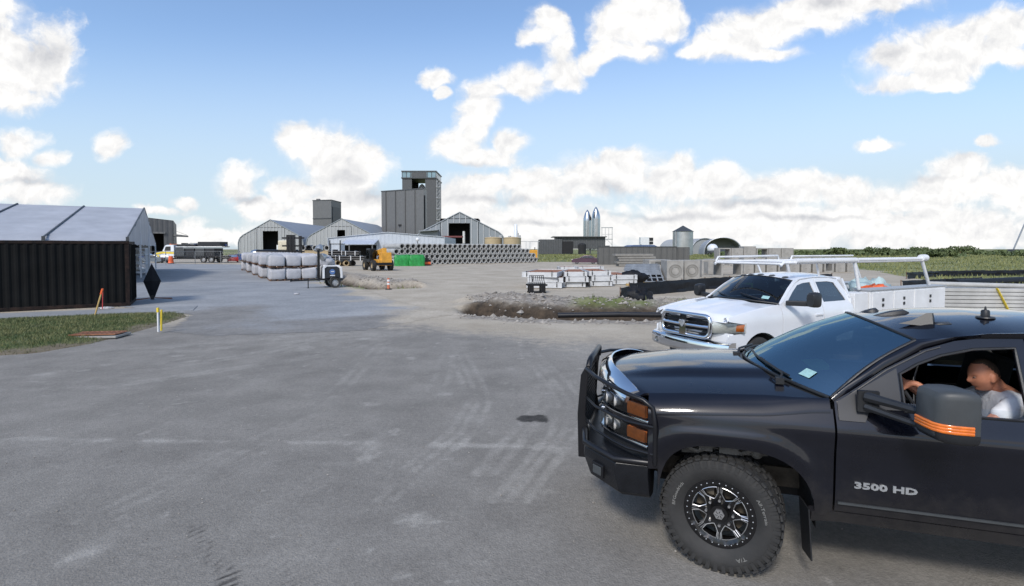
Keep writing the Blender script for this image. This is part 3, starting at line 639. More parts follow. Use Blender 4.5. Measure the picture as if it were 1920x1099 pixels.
# ------------------------------------------------------------------ dark pickup truck, close by
def make_wheel(name, parent, loc, side, steer=0.0, Rt=0.445, wt=0.30, Rr=0.272, fancy=True, tread=True):
    """side +1: the outer face looks along +y"""
    X = RX(-pi / 2)                                   # lathe axis z -> y
    S = Matrix.Scale(-1, 4, Vector((0, 1, 0))) if side < 0 else I4
    b = MB(S @ X); h = wt / 2
    prof = [(Rr - .006, -h*.72), (Rr + .02, -h*.86), (Rr + .07, -h*1.0), (Rt - .06, -h*1.02), (Rt - .022, -h*.93), (Rt - .012, -h*.72), (Rt - .012, h*.72), (Rt - .022, h*.93), (Rt - .06, h*1.02), (Rr + .07, h*1.0), (Rr + .02, h*.86), (Rr - .006, h*.72), (Rr - .012, h*.5)]
    b.lathe(prof, 64)
    if tread:
        b.M = S; n = 44
        for k in range(n):
            a = 2*pi*k/n
            for j, (yy, ww, ln, sk) in enumerate(((-.80, .36, .040, .10), (.80, .36, .040, -.10), (-.28, .36, .040, -.35), (.28, .36, .040, .35))):
                aa = a + (pi / n if j in (1, 2) else 0); hh = .016
                rot = RY(-aa) @ Matrix.Rotation(sk, 4, 'X')
                c = Vector((cos(aa) * (Rt - .006), yy * h, sin(aa) * (Rt - .006)))
                rr = Matrix(((cos(aa), 0, -sin(aa)), (0, 1, 0), (sin(aa), 0, cos(aa)))).to_3x3()
                b.box(c, (hh, ww * h, ln), rot=(rr @ Matrix.Rotation(sk, 3, 'X')), top=1)
            aa = a + pi / n * .5                       # side biters
            rr = Matrix(((cos(aa), 0, -sin(aa)), (0, 1, 0), (sin(aa), 0, cos(aa)))).to_3x3()
            b.box((cos(aa) * (Rt - .045), h * 1.0, sin(aa) * (Rt - .045)), (.055, .012, .03), rot=rr)
    w = b.build(name, [M['rubber'], M['tyre_letter']], parent, smooth=35, recalc=True)
    w.location = loc; w.rotation_euler = (0, 0, steer)
    y0 = h * 0.62
    if fancy:
        rim = MB(S)
        def fn(a, c): r = hypot(a, c); return (a, y0 - .045 * (1 - min(1, r / .22)) ** 1.0 + (.012 if r > .222 else 0), c)
        wins = []; N8 = 8
        for k in range(N8):
            a0 = 2*pi*(k + .5)/N8; loop = []
            for t in (-.285, -.15, 0, .15, .285): loop.append((.203 * cos(a0 + t), .203 * sin(a0 + t)))
            for r, t in ((.150, .30), (.118, .14), (.106, 0), (.118, -.14), (.150, -.30)): loop.append((r * cos(a0 + t), r * sin(a0 + t)))
            wins.append(loop)
        disc = [(Rr * cos(2*pi*i/72), Rr * sin(2*pi*i/72)) for i in range(72)]
        v, f = cdt(disc, .022, wins); vs = [fn(*p) for p in v]; rim.add(vs, f); rim.add([(x, y - .03, z) for x, y, z in vs], [t[::-1] for t in f])
        for wn in wins:                                # window walls and milled edges
            d = densify(wn, .02); n = len(d); o = [fn(*p) for p in d]
            rim.add(o + [(x, y - .045, z) for x, y, z in o], [(i, (i + 1) % n, n + (i + 1) % n, n + i) for i in range(n)])
            rim.tube([(x, y + .001, z) for x, y, z in o], .0034, 5, 1, closed=True)
        for k in range(8):
            a0 = 2*pi*k/8
            for off in (-.0085, .0085):
                pa = Vector((cos(a0), 0, sin(a0))); pb = Vector((-sin(a0), 0, cos(a0))) * off
                p1, p2 = pa * .155 + pb, pa * .205 + pb
                rim.tube([fn(p1.x, p1.z), fn(p2.x, p2.z)], .0034, 5, 1)
        rim.M = S @ X
        rim.lathe([(Rr, y0 + .012), (Rr + .008, y0 + .022), (Rr + .008, -h*.5), (Rr - .02, -h*.5), (Rr - .02, y0 - .03)], 64)
        rim.lathe([(.001, -.03), (.19, -.03), (.19, -.05), (.001, -.05)], 40, 2)     # brake disc
        rim.M = S
        for k in range(32):
            a = 2*pi*k/32; rim.ball((.240 * cos(a), y0 + .012, .240 * sin(a)), .0058, 6, 1, 4)
        for k in range(8):
            a = 2*pi*k/8; c = (.098 * cos(a), y0 - .02, .098 * sin(a))
            rim.cyl(c, (c[0], y0 + .006, c[2]), .0105, 6, 1)
        rim.box((.10, -.02, .14), (.1, .09, .07), 2)
        rim.build('rim', [M['black_gloss'], M['alu'], M['mud']], w, smooth=30)
        cap = MB(S); cap.cyl((0, y0 - .04, 0), (0, y0 + .012, 0), .062, 20, 0); cap.cyl((0, y0 + .012, 0), (0, y0 + .024, 0), .040, 6, 1)
        for k in range(6):
            a = 2*pi*k/6 + .5; cap.bar((.011 * cos(a), y0 + .0245, .011 * sin(a)), (.030 * cos(a + .35), y0 + .0245, .030 * sin(a + .35)), .007, .004, 0)
        cap.build('centre_cap', [M['black_gloss'], M['alu']], w, smooth=30)
        if side > 0:
            L = MB()
            B = Matrix(((-1, 0, 0, 0), (0, 0, 1, 0), (0, 1, 0, 0), (0, 0, 0, 1)))   # text plane onto the outer face, read from outside
            for s_, a, sz in (('BFGoodrich', 70, .034), ('All-Terrain', -70, .034), ('T/A', -150, .040)):
                text_mb(s_, sz, .002, 1.25, 1.0, T(0, h * 1.008, 0) @ B @ RZ(R(a)), L, arc=Rr + .062)
            L.build('sidewall_lettering', M['tyre_letter'], w)
    else:
        rim = MB(S @ X)
        rim.lathe([(Rr + .006, h*.66), (Rr - .02, h*.7), (Rr - .05, h*.3), (.10, h*.42), (.09, h*.62), (.001, h*.62)], 32)
        rim.M = S
        for k in range(8):
            a = 2*pi*k/8; rim.ball((.17 * cos(a), h*.40, .17 * sin(a)), .03, 6, 1, 4)
        rim.build('rim', [M['dull_alu'], M['black_steel']], w, smooth=40)
    return w
M['sail'] = mat('dark_mirror_mount', (.022, .023, .027), .45, 0, .15, 6)
M['susp'] = mat('dusty_suspension', (.16, .15, .135), .8, .2, .4, 12)
M['black_gloss'] = mat('gloss_black_alloy', (0.010, 0.010, 0.011), 0.22, 0.4, 0.25, 8, coat=0.6)
M['tyre_letter'] = mat('faded_tyre_lettering', (0.20, 0.20, 0.19), 0.8, 0, 0.2, 30)
def mirror(fn, sg): return lambda a, b: (lambda p: (p[0], p[1] * sg, p[2]))(fn(a, b))

TH = R(17.0); PX, PY_ = 1.615 + .99 * sin(TH), 3.85 + .99 * cos(TH)
pk = thing('pickup_truck', 'dark navy pickup truck with brush guard and off-road tyres, driver at its open window', 'pickup truck', (PX, PY_, 0), pi - TH)
ZS = [.46, .56, .64, .72, .86, 1.0, 1.10, 1.165, 1.195, 1.23, 1.28, 1.34, 1.40]
YS = [.90, .945, .975, .982, .984, .986, .994, 1.008, 1.004, .990, .962, .930, .905]
def flare(x, z, cx):
    d = (abs(x - cx) ** 3.2 + abs(max(z, .45) - .45) ** 3.2) ** (1 / 3.2)
    return .040 * math.exp(-((d - .62) / .075) ** 2) if d > .62 else .040 * max(0, 1 - ((.62 - d) / .12) ** 2)
def yraw(z):
    return interp(z, ZS, YS) if z <= 1.40 else .905 - (z - 1.40) * (.905 - .70) / (1.90 - 1.40) - .02 * max(0, z - 1.7)
def yside(x, z):
    y = sum(yraw(z + d) * w for d, w in ((-.05, 1), (-.03, 2), (-.012, 3), (.012, 3), (.03, 2), (.05, 1))) / 12
    if x > .2: y -= .085 * ((x - .2) / .8) ** 1.8
    if z < 1.2: y += max(flare(x, z, 0.0), flare(x, z, -3.9)) * (1.0 if z < 1.1 else (1.2 - z) / .1)
    return y
fside = lambda a, c: (a, yside(a, c), c)
def arch(cx, r0=.55, z0=.44, top=.555, n=22, zb=.58, zb2=None):
    """squared wheel opening, front to back"""
    pts = []; e = 3.0
    for i in range(n + 1):
        t = pi * i / n; c_, s_ = cos(t), sin(t)
        x = cx + (r0 * .87 if c_ >= 0 else r0 * 1.13) * (abs(c_) ** (2 / e)) * (1 if c_ >= 0 else -1); z = z0 + top * (abs(s_) ** (2 / e))
        pts.append((x, max(z, zb)))
    return pts
ARF = arch(0.0); ARR = arch(-3.9)
paint = M['navy']
for sg in (1, -1):
    m_ = lambda f: mirror(f, sg)
    o = (0, sg, 0)
    poly = [(.56, .76), (.56, .80), (.56, 1.205), (.30, 1.235), (-.30, 1.28), (-.60, 1.325), (-.735, 1.335), (-.735, .56), (-.64, .56)] + [p for p in ARF[::-1]] + [(.485, .76)]
    panel('fender', poly, m_(fside), paint, pk, .026, thick=.03, out=o)
    door = [(-.75, .60), (-.75, 1.39), (-.86, 1.46), (-1.10, 1.63), (-1.36, 1.775), (-1.55, 1.84), (-1.75, 1.872), (-1.95, 1.885), (-1.965, 1.36), (-1.965, .60)]
    win = [(-1.185, 1.355), (-1.185, 1.60), (-1.30, 1.672), (-1.45, 1.738), (-1.65, 1.79), (-1.89, 1.81), (-1.89, 1.355)]
    dr = panel('front_door', door, m_(fside), paint, pk, .026, [win], .035, o)
    sail = [(-.768, 1.27), (-.768, 1.392), (-.93, 1.488), (-1.165, 1.638), (-1.165, 1.362), (-.97, 1.355), (-.93, 1.27)]
    panel('mirror_mount', sail, m_(lambda a, c: (a, yside(a, c) + .009, c)), M['sail'], dr, .026, thick=.01, out=o)
    b = MB()
    if sg < 0: panel('window', win, m_(lambda a, c: (a, yside(a, c) - .02, c)), M['glass_tint'], dr, .1, thick=0, out=o)
    else: panel('window', [(-1.19, 1.35), (-1.19, 1.405), (-1.885, 1.405), (-1.885, 1.35)], m_(lambda a, c: (a, yside(a, c) - .02, c)), M['glass_clear'], dr, .1, thick=0, out=o)
    for nm, pl in (('window_seal', win),):
        d = densify(pl, .08); b.tube([(x, sg * (yside(x, z) + .001), z) for x, z in d], .011, 6, closed=True)
        b.build('window_seal', M['black_plastic'], dr, smooth=50)
    b = MB(); b.tube([(x, sg * (yside(x, z) + .003), z) for x, z in densify([(-.80, 1.40), (-1.10, 1.618), (-1.36, 1.762), (-1.55, 1.826), (-1.92, 1.868), (-1.55, 1.826), (-1.36, 1.762), (-1.10, 1.618)], .1)[:9]], .006, 5)
    b.build('door_seal', M['black_plastic'], dr)
    if sg > 0:
        # rounded highlight crease and badge
        t_ = MB(); t_.M = I4
        B = Matrix(((-1, 0, 0, -1.055), (0, 0, 1, 0), (0, 1, 0, .815), (0, 0, 0, 1)))
        text_mb('3500 HD', .062, .004, 1.62, 1.0, B, t_, bold=.0025, spacing=1.02)
        t_.v = [(x, yside(x, z) + .006 + y, z) for x, y, z in t_.v]
        t_.build('badge', M['dull_alu'], dr)
    b = MB(); n = 14
    for i in range(n):
        x1, x2 = -.765 - i * 1.195 / n, -.765 - (i + 1) * 1.195 / n
        b.bar((x1, sg * (yside(x1, .672) + .006), .672), (x2, sg * (yside(x2, .672) + .006), .672), .02, .014)
    b.build('door_trim', M['grey_trim'] if 'grey_trim' in M else M['grey_plastic'], dr)
    rd = panel('rear_door', [(-1.98, .60), (-1.98, 1.885), (-2.30, 1.885), (-2.62, 1.865), (-2.80, 1.80), (-2.93, 1.40), (-2.95, 1.2), (-2.95, .60)], m_(fside), paint, pk, .06, [[(-2.05, 1.36), (-2.05, 1.81), (-2.55, 1.80), (-2.70, 1.76), (-2.82, 1.36)]], .035, o)
    panel('window', [(-2.05, 1.36), (-2.05, 1.81), (-2.55, 1.80), (-2.70, 1.76), (-2.82, 1.36)], m_(lambda a, c: (a, yside(a, c) - .02, c)), M['glass_tint'], rd, .1, thick=0, out=o)
    b = MB(); b.box((-2.15, sg * 1.02, 1.08), (.2, .03, .035)); b.build('handle', M['black_plastic'], rd, bevel=.008)
    b = MB(); b.box((-1.905, sg * 1.02, 1.08), (.10, .03, .035)); b.build('handle', M['black_plastic'], dr, bevel=.008)
    panel('rocker_panel', [(-.60, .50), (-.60, .59), (-3.0, .59), (-3.0, .50)], m_(fside), paint, pk, .1, thick=.05, out=o)
    bed = [(-2.99, .62), (-2.99, 1.36), (-5.0, 1.36), (-5.02, .70)] + [p for p in ARR[::-1]]
    panel('bed_side', bed, m_(fside), paint, pk, .06, thick=.04, out=o)
    # inner wheel wells
    for cx, nm in ((0, 'wheel_well'), (-3.9, 'wheel_well')):
        ar = arch(cx, .565, .44, .57, 18, .30)
        b = MB(); b.loft([[(x, sg * .95, z) for x, z in ar], [(x, sg * .42, z) for x, z in ar]], ring_closed=False, caps=False)
        b.add([(x, sg * .42, z) for x, z in ar], [tuple(range(len(ar)))])
        b.build(nm, M['int_dark'], pk)
    # mud flap
    b = MB(); b.add([(-.56, sg*.78, .60), (-.575, sg*1.0, .60), (-.60, sg*1.0, .22), (-.585, sg*.80, .20), (-.57, sg*.78, .60), (-.585, sg*1.0, .60), (-.61, sg*1.0, .22), (-.595, sg*.80, .20)], [(0,1,2,3),(7,6,5,4),(0,4,5,1),(1,5,6,2),(2,6,7,3),(3,7,4,0)])
    b.build('mud_flap', M['black_plastic'], pk)
    # tow mirror
    mm = MB(); c = Vector((-1.25, sg * 1.33, 1.475))
    vs = []
    rings = []
    for (fx, sc_y, sc_z) in ((.115, .62, .70), (.095, .84, .90), (.05, .97, .98), (-.02, 1.0, 1.0), (-.085, .98, .98), (-.095, .94, .95)):
        ring = []
        for k in range(24):
            a = 2*pi*k/24; e = .30
            yy = (abs(cos(a)) ** e) * (1 if cos(a) >= 0 else -1) * .126 * sc_y; zz = (abs(sin(a)) ** e) * (1 if sin(a) >= 0 else -1) * .165 * sc_z
            ring.append(c + Vector((fx + .05 * (-(yy * 1.0) / .14) * .6, sg * yy, zz)))
        rings.append(ring)
    mm.loft(rings)
    mo = mm.build('side_mirror', M['grey_plastic'], pk, smooth=40)
    a_ = MB()
    for z0, z1, w_ in ((1.455, 1.44, .05), (1.385, 1.345, .04)):
        a_.tube([(-.93, sg * .975, z0), (-1.04, sg * 1.08, (z0 + z1) / 2), (-1.19, sg * 1.24, z1)], [w_ * .75, w_ * .6, w_ * .5], 8)
    a_.box((-.945, sg * .965, 1.42), (.13, .035, .15)); a_.build('mirror_arm', M['black_plastic'], mo, smooth=40)
    a_ = MB()
    for zz in (1.392, 1.410, 1.428): a_.tube([(-1.118, sg * 1.255, zz), (-1.128, sg * 1.33, zz), (-1.15, sg * 1.405, zz), (-1.185, sg * 1.442, zz), (-1.23, sg * 1.456, zz), (-1.335, sg * 1.454, zz)], .0102, 6)
    a_.build('turn_signal', M['amber'], mo, smooth=60)
    lo = MB(); rings = []
    for (fx, sc_y, sc_z) in ((.112, .66, .70), (.097, .86, .90), (.052, .99, .98), (-.02, 1.02, 1.0), (-.085, 1.0, .98), (-.093, .96, .95)):
        ring = []
        for k in range(24):
            a = 2*pi*k/24; e = .30; yy = (abs(cos(a)) ** e) * (1 if cos(a) >= 0 else -1) * .128 * sc_y; zz = min(-.094, (abs(sin(a)) ** e) * (1 if sin(a) >= 0 else -1) * .167 * sc_z)
            ring.append(c + Vector((fx + .052 * (-(yy * 1.0) / .14) * .6, sg * yy, zz)))
        rings.append(ring)
    lo.loft(rings); lo.build('mirror_base', M['black_plastic'], mo, smooth=40)
    a_ = MB(); a_.box((-1.347, sg * 1.33, 1.475), (.006, .20, .26)); a_.build('mirror_glass', M['chrome'], mo)
# hood
def zedge(x): return interp(x, [-.75, -.3, .3, .7, 1.0], [1.395, 1.385, 1.35, 1.31, 1.275])
def hood_fn(u, v):
    w = 2 * u - 1; xr, xf = -.20 - .47 * w * w, 1.02 - .33 * abs(w) ** 2.2; x = xr + (xf - xr) * v
    yw = .865 - .05 * max(0, (x - .2) / .8) ** 1.6
    z = zedge(x) + .105 * (1 - w * w) + .035 * (1 - float(sstep(.52, .66, np.float64(abs(w))))) * float(sstep(1.0, .3, np.float64(x))) - .05 * float(sstep(.9, 1.0, np.float64(v))) ** 2
    return (x, w * yw, z)
hd = grid_panel('hood', hood_fn, 44, 30, paint, pk, .02)
for sg in (1, -1):                                     # shoulder between hood and fender
    rr = []
    for i in range(21):
        x = -.72 + i * 1.28 / 20; w = sg; zf = interp(x, [-.735, -.60, -.30, .30, .60], [1.385, 1.375, 1.33, 1.285, 1.25])
        yw = .865 - .05 * max(0, (x - .2) / .8) ** 1.6; yf = yside(x, zf); ze = zedge(x)
        rr.append([(x, sg * (yside(x, zf - .075) + .004), zf - .075), (x, sg * (yside(x, zf - .06) + .008), zf - .06), (x, sg * (yside(x, zf - .045) + .008), zf - .045), (x, sg * (yside(x, zf - .02) + .005), zf - .02), (x, sg * (yf - .002), zf + .002), (x, sg * (yf - .016), zf + .016), (x, sg * (yf * .45 + yw * .55 + .004), (zf * .4 + ze * .6) + .012), (x, sg * (yw + .007), ze + .002), (x, sg * (yw + .007), ze - .03)])
    b = MB(); b.loft(rr, ring_closed=False, caps=False); o = b.build('fender_shoulder', paint, pk, smooth=50, solid=.01, recalc=True)
# cowl, windscreen, roof
def base_pt(w): return Vector((-.27 - .47 * w * w, .865 * w, 1.505 - .105 * w * w))
def top_pt(w): return Vector((-1.13 - .19 * w * w, .70 * w, 1.925 - .095 * w * w))
def ws_fn(u, v):
    w = 2 * u - 1; p = base_pt(w).lerp(top_pt(w), v); p.z += .035 * sin(pi * v) ; p.x += .012 * sin(pi * v); return p
grid_panel('windscreen', ws_fn, 24, 14, M['glass_screen'], pk, 0)
b = MB()
b.tube([ws_fn(i / 24, 0) + Vector((.01, 0, .0)) for i in range(25)], .014, 6); b.tube([ws_fn(i / 24, 1) + Vector((0, 0, .004)) for i in range(25)], .010, 6)
for u in (0, 1): b.tube([ws_fn(u, j / 12) for j in range(13)], .012, 6)
b.build('windscreen_seal', M['black_plastic'], pk, smooth=60)
def cowl_fn(u, v):
    w = 2 * u - 1; p = Vector(hood_fn(u, 0)) + Vector((-.0, 0, -.035)); q = base_pt(w) + Vector((-.02, 0, -.012)); return p.lerp(q, v)
grid_panel('cowl', cowl_fn, 20, 3, M['black_plastic'], pk, 0.02)
def roof_edge(x): return interp(x, [-2.95, -2.75, -2.3, -1.9, -1.6, -1.32], [1.80, 1.865, 1.90, 1.90, 1.875, 1.832])
def roof_fn(u, v):
    w = 2 * u - 1; t = top_pt(w); xr = -2.95; x = t.x + (xr - t.x) * v; ze = interp(x, [-2.95, -2.6, -2.3, -1.9, -1.6, -1.32, -1.13], [1.83, 1.885, 1.905, 1.905, 1.885, 1.85, 1.83])
    yw = .70 + .018 * min(1, v * 5) ; z0 = ze + .105 * (1 - abs(w) ** 2.3) - .012
    z = t.z * (1 - min(1, v * 6)) + z0 * min(1, v * 6)
    return (x, w * yw, z)
rf = grid_panel('roof', roof_fn, 24, 30, paint, pk, 0.02)
for sg in (1, -1):                                     # A-pillar and roof rail, between screen and door frame
    rr = []
    dl = [(-.745, 1.385), (-.86, 1.468), (-1.10, 1.640), (-1.36, 1.785), (-1.55, 1.850), (-1.75, 1.882), (-1.95, 1.895), (-2.30, 1.895), (-2.62, 1.875), (-2.80, 1.81)]
    il = [ws_fn(1, 0), ws_fn(1, .2), ws_fn(1, .62), ws_fn(1, 1.0)] + [Vector(roof_fn(1, t)) for t in (.14, .27, .39, .60, .80, .93)]
    for (x, z), q in zip(dl, il):
        p = Vector((x, yside(x, z) + .002, z)); q = Vector(q); mid = (p + q) / 2 + Vector((.01, .016, .014))
        rr.append([Vector((a.x, a.y * sg, a.z)) for a in (p + Vector((0, -.02, -.015)), p, p.lerp(mid, .55) + Vector((0, .004, .004)), mid, q.lerp(mid, .4), q + Vector((0, 0, .006)))])
    b = MB(); b.loft(rr, ring_closed=False, caps=False); b.build('a_pillar', paint, pk, smooth=50, solid=.012)
b = MB()                                              # cab back, floor, firewall
b.box((-2.93, 0, 1.15), (.03, 1.86, .5)); b.box((-1.8, 0, .60), (2.3, 1.84, .04)); b.box((-.70, 0, .98), (.03, 1.8, .75))
for y in (-.8, .8): b.bar((-2.94, y, 1.38), (-2.90, y * .88, 1.84), .14, .05, up=(1, 0, 0))
b.bar((-2.90, -.7, 1.84), (-2.90, .7, 1.84), .06, .1)
b.build('cab_shell', M['int_dark'], pk)
b = MB(); b.add([(-2.93, -.72, 1.40), (-2.93, .72, 1.40), (-2.905, .64, 1.79), (-2.905, -.64, 1.79)], [(0, 1, 2, 3)]); b.build('rear_window', M['glass_tint'], pk)
b = MB(); b.loft([[(-.62, y, 1.30), (-.78, y, 1.435), (-.98, y, 1.42), (-1.10, y, 1.34), (-1.05, y, 1.05), (-.75, y, .95)] for y in (-.82, -.4, 0, .4, .82)]); b.build('dashboard', M['int_grey'], pk, smooth=40)
st = MB(); cx_ = Vector((-1.36, .40, 1.33)); ax_ = Vector((.88, 0, -.47)).normalized(); u_ = Vector((0, 1, 0)); v_ = ax_.cross(u_)
st.tube([cx_ + u_ * .19 * cos(2*pi*i/28) + v_ * .19 * sin(2*pi*i/28) for i in range(28)], .015, 8, closed=True)
for a in (0, pi, pi * 1.5): st.bar(cx_, cx_ + u_ * .18 * cos(a) + v_ * .18 * sin(a), .04, .02)
st.bar(cx_, cx_ + ax_ * .35, .07, .07); st.build('steering_wheel', M['black_plastic'], pk, smooth=40)
for y in (.42, -.42):
    s = MB(); s.box((-1.95, y, .93), (.52, .52, .16)); s.box((-2.26, y, 1.28), (.14, .50, .62), rot=Matrix.Rotation(R(-12), 3, 'Y')); s.box((-2.36, y, 1.68), (.09, .26, .18)); s.build('seat', M['int_grey'], pk, bevel=.04, bseg=3)
# bed floor, tailgate, frame, axles
b = MB(); b.box((-4.0, 0, .85), (1.98, 1.8, .05)); b.box((-3.0, 0, 1.09), (.04, 1.84, .5)); b.build('bed', M['black_plastic'], pk)
b = MB(); b.box((-5.0, 0, 1.05), (.06, 1.84, .6)); b.build('tailgate', paint, pk, bevel=.02)
b = MB(); b.box((-5.12, 0, .66), (.16, 1.9, .2)); b.build('rear_bumper', M['chrome'], pk, bevel=.03)
for y in (.9, -.9):
    b = MB(); b.box((-5.03, y, 1.05), (.05, .1, .4)); b.build('tail_light', M['red_paint'], pk, bevel=.01)
b = MB()
for y in (-.42, .42): b.box((-1.95, y, .60), (5.9, .08, .16))
b.cyl((-3.9, -.75, .445), (-3.9, .75, .445), .06); b.cyl((0, -.72, .445), (0, .72, .445), .05); b.ball((-3.9, 0, .445), .17, 12); b.ball((0, .25, .445), .14, 12)
b.box((.25, 0, .75), (.9, .7, .5)); b.cyl((-1, 0, .5), (-3.8, 0, .5), .05)
for sg in (1, -1):
    b.cyl((.05, sg * .58, .50), (.12, sg * .50, .98), .045); b.bar((.0, sg * .70, .62), (-.05, sg * .44, .66), .10, .06); b.bar((.02, sg * .72, .35), (0, sg * .42, .42), .12, .05); b.box((0, sg * .62, .445), (.2, .1, .32))
b.build('chassis', M['mud'], pk)
for sg in (1, -1):
    b = MB()
    b.tube([(.02 + .06 * cos(i * .9), sg * (.66 + .06 * sin(i * .9)), .58 + i * .011) for i in range(40)], .013, 6)
    b.bar((.30, sg * .74, .86), (-.34, sg * .74, .90), .06, .05); b.cyl((-.12, sg * .76, .62), (-.16, sg * .70, 1.0), .035); b.tube([(.36, sg * .80, .93), (.18, sg * .83, .88), (.02, sg * .82, .95), (-.14, sg * .84, .90), (-.3, sg * .80, .95)], .016, 6)
    b.box((.12, sg * .80, .93), (.10, .08, .08)); b.box((-.05, sg * .82, .92), (.14, .07, .06)); b.ball((-.26, sg * .78, .90), .05)
    b.build('suspension', M['susp'], pk, smooth=40)
# headlamps, grille
lampx = lambda y: 1.0 - .43 * max(0, (abs(y) - .42) / .53) ** 1.6
for sg in (1, -1):
    hl = None
    for z0, z1 in ((1.105, 1.255), (.905, 1.05)):
        ys = [.50 + i * .46 / 10 for i in range(11)]
        nose = lambda y, z: (lampx(y) - .02 - .02 * (z - .9), sg * y, z)
        b = MB(); b.loft([[nose(y, z) for z in (z0, (z0 + z1) / 2, z1)] + [(lampx(y) - .14, sg * (y - .02), z) for z in (z1, z0)] for y in ys], 0, caps=True)
        h_ = b.build('headlight', M['black_gloss'], pk, smooth=40)
        b = MB(); q = [nose(y, z0 + .012) for y in ys]; b.tube([(x + .022, y + sg * .008, z) for x, y, z in q], .017, 6); b.build('chrome_lip', M['chrome'], h_, smooth=60)
        b = MB()
        for cy in (.60, .70): b.M = T(lampx(cy) + .0, sg * cy, (z0 + z1) / 2 + .01) @ RY(pi / 2); b.lathe([(.001, -.05), (.03, -.045), (.048, .0), (.052, .006), (.044, .008)], 16); 
        b.M = I4; b.build('lamp', M['lamp'], h_, smooth=40)
        b = MB()
        ya = [.815 + i * .125 / 5 for i in range(6)]
        b.loft([[(lampx(y) + .004, sg * (y + .004), z0 + .035), (lampx(y) + .006, sg * (y + .006), (z0 + z1) / 2 + .01), (lampx(y) + .002, sg * (y + .002), z1 - .02), (lampx(y) - .03, sg * (y - .02), z1 - .02), (lampx(y) - .03, sg * (y - .02), z0 + .035)] for y in ya])
        b.build('amber_reflector', M['amber'], h_, smooth=40)
        b = MB(); b.loft([[(lampx(y) + .016, sg * (y + .014), z0 + .01), (lampx(y) + .012, sg * (y + .012), z1 - .002)] for y in ys], ring_closed=False, caps=False); b.build('lens', M['glass_clear'], h_, smooth=60)
    b = MB(); b.loft([[(lampx(y) - .02, sg * y, z) for z in (1.05, 1.105)] + [(lampx(y) - .12, sg * y, z) for z in (1.105, 1.05)] for y in [.48 + i * .46 / 8 for i in range(9)]]); b.build('headlight_trim', paint, pk, smooth=40)
    b = MB(); b.loft([[(lampx(y) - .02, sg * y, z) for z in (.78, .905)] + [(lampx(y) - .12, sg * y, z) for z in (.905, .78)] for y in [.0 + i * .94 / 12 for i in range(13)]]); b.build('front_valance', M['black_plastic'], pk, smooth=40)
b = MB(); b.box((.93, 0, 1.05), (.06, 1.0, .36)); 
for z in (.90, 1.05, 1.2): b.box((.97, 0, z), (.04, 1.0, .045), 1)
for i in range(-6, 7): b.box((.955, i * .075, 1.05), (.03, .012, .34))
b.build('grille', [M['black_plastic'], M['chrome']], pk, bevel=.006)
# chrome hood deflector
rr = []
for i in range(33):
    u = i / 32; w = 2 * u - 1; p = Vector(hood_fn(.02 + .96 * u, 1.0)); q = Vector(hood_fn(.02 + .96 * u, .90))
    n_ = (p - q).normalized(); up_ = Vector((n_.z * -1, 0, 1)).normalized(); k = 1 - .55 * abs(w) ** 6
    base = p + Vector((.045, 0, -.05)); top = p + Vector((-.07, 0, .115 * k + .008)); mid = p + Vector((.022, 0, .065 * k))
    rr.append([base, mid, top, top + Vector((-.012, 0, -.008)), mid + Vector((-.03, 0, -.012)), base + Vector((-.03, 0, 0))])
b = MB(); b.loft(rr); b.build('hood_deflector', M['chrome'], pk, smooth=50)
# ranch bumper with plate wings, guard
bp = M['plate'] = mat('black_tread_plate', (0.012, 0.013, 0.016), 0.35, 0.3, 0.3, 8)
nt = bp.node_tree; tc = nt.nodes.new('ShaderNodeTexCoord'); ch = nt.nodes.new('ShaderNodeTexChecker'); mp_ = nt.nodes.new('ShaderNodeMapping')
mp_.inputs['Rotation'].default_value = (R(0), R(45), R(20)); nt.links.new(tc.outputs['Object'], mp_.inputs[0]); nt.links.new(mp_.outputs[0], ch.inputs[0]); ch.inputs['Scale'].default_value = 46
bm_ = nt.nodes.new('ShaderNodeBump'); bm_.inputs['Strength'].default_value = .8; bm_.inputs['Distance'].default_value = .006; nt.links.new(ch.outputs['Fac'], bm_.inputs['Height']); nt.links.new(bm_.outputs[0], nt.nodes['Principled BSDF'].inputs['Normal'])
b = MB()
out = [(.56, .995), (.82, 1.0), (1.11, .72), (1.16, .40), (1.16, -.40), (1.11, -.72), (.82, -1.0), (.56, -.995)]
def bring(z, k, dx=0): return [((x - .4) * k + .4 + dx, y * (1 - (1 - k) * .35), z) for x, y in out] + [(.52, -.85, z), (.52, .85, z)]
b.loft([bring(.50, .86), bring(.53, .92), bring(.70, 1.0), bring(.77, .99), bring(.795, .94), bring(.80, .86)])
bu = b.build('front_bumper', bp, pk, smooth=25, bevel=.008)
for sg in (1, -1):
    b = MB(); b.tube([(.56, sg * .985, .80), (.82, sg * .99, .803), (1.10, sg * .72, .81), (1.15, sg * .42, .815)], .026, 8)
    b.build('bumper_rail', M['black_steel'], bu, smooth=50)
for sg in (1, -1):
    b = MB(); p = Vector((1.02, sg * .875, .66)); d = Vector((-.28, -sg * .0, 0)); 
    b.M = T(.968, sg * .868, .645) @ RZ(sg * R(49)) ; b.box((0.0, 0, 0), (.02, .14, .11)); b.box((.012, 0, -.0), (.01, .10, .07), 1)
    b.build('fog_light', [M['black_steel'], M['grey_plastic']], bu, bevel=.004)
gg = MB()
for i in range(14): gg.box((1.165, 0, .80 + i * .038), (.02, .73, .012))
for i in range(15): gg.box((1.168, -.36 + i * .0515, 1.06), (.014, .012, .54))
gg = gg.build('grille_guard', M['black_steel'], pk)
for sg in (1, -1):
    gd = MB(); gd.prism([(1.12, .54), (1.215, .54), (1.225, .95), (1.195, 1.32), (1.14, 1.42), (1.105, 1.42), (1.13, 1.28), (1.15, .95), (1.12, .80)], sg * .37, sg * .40, lambda p, q, t: (p, t, q))
    gd.build('guard_upright', M['black_steel'], gg, bevel=.006)
b = MB(); r_ = .026
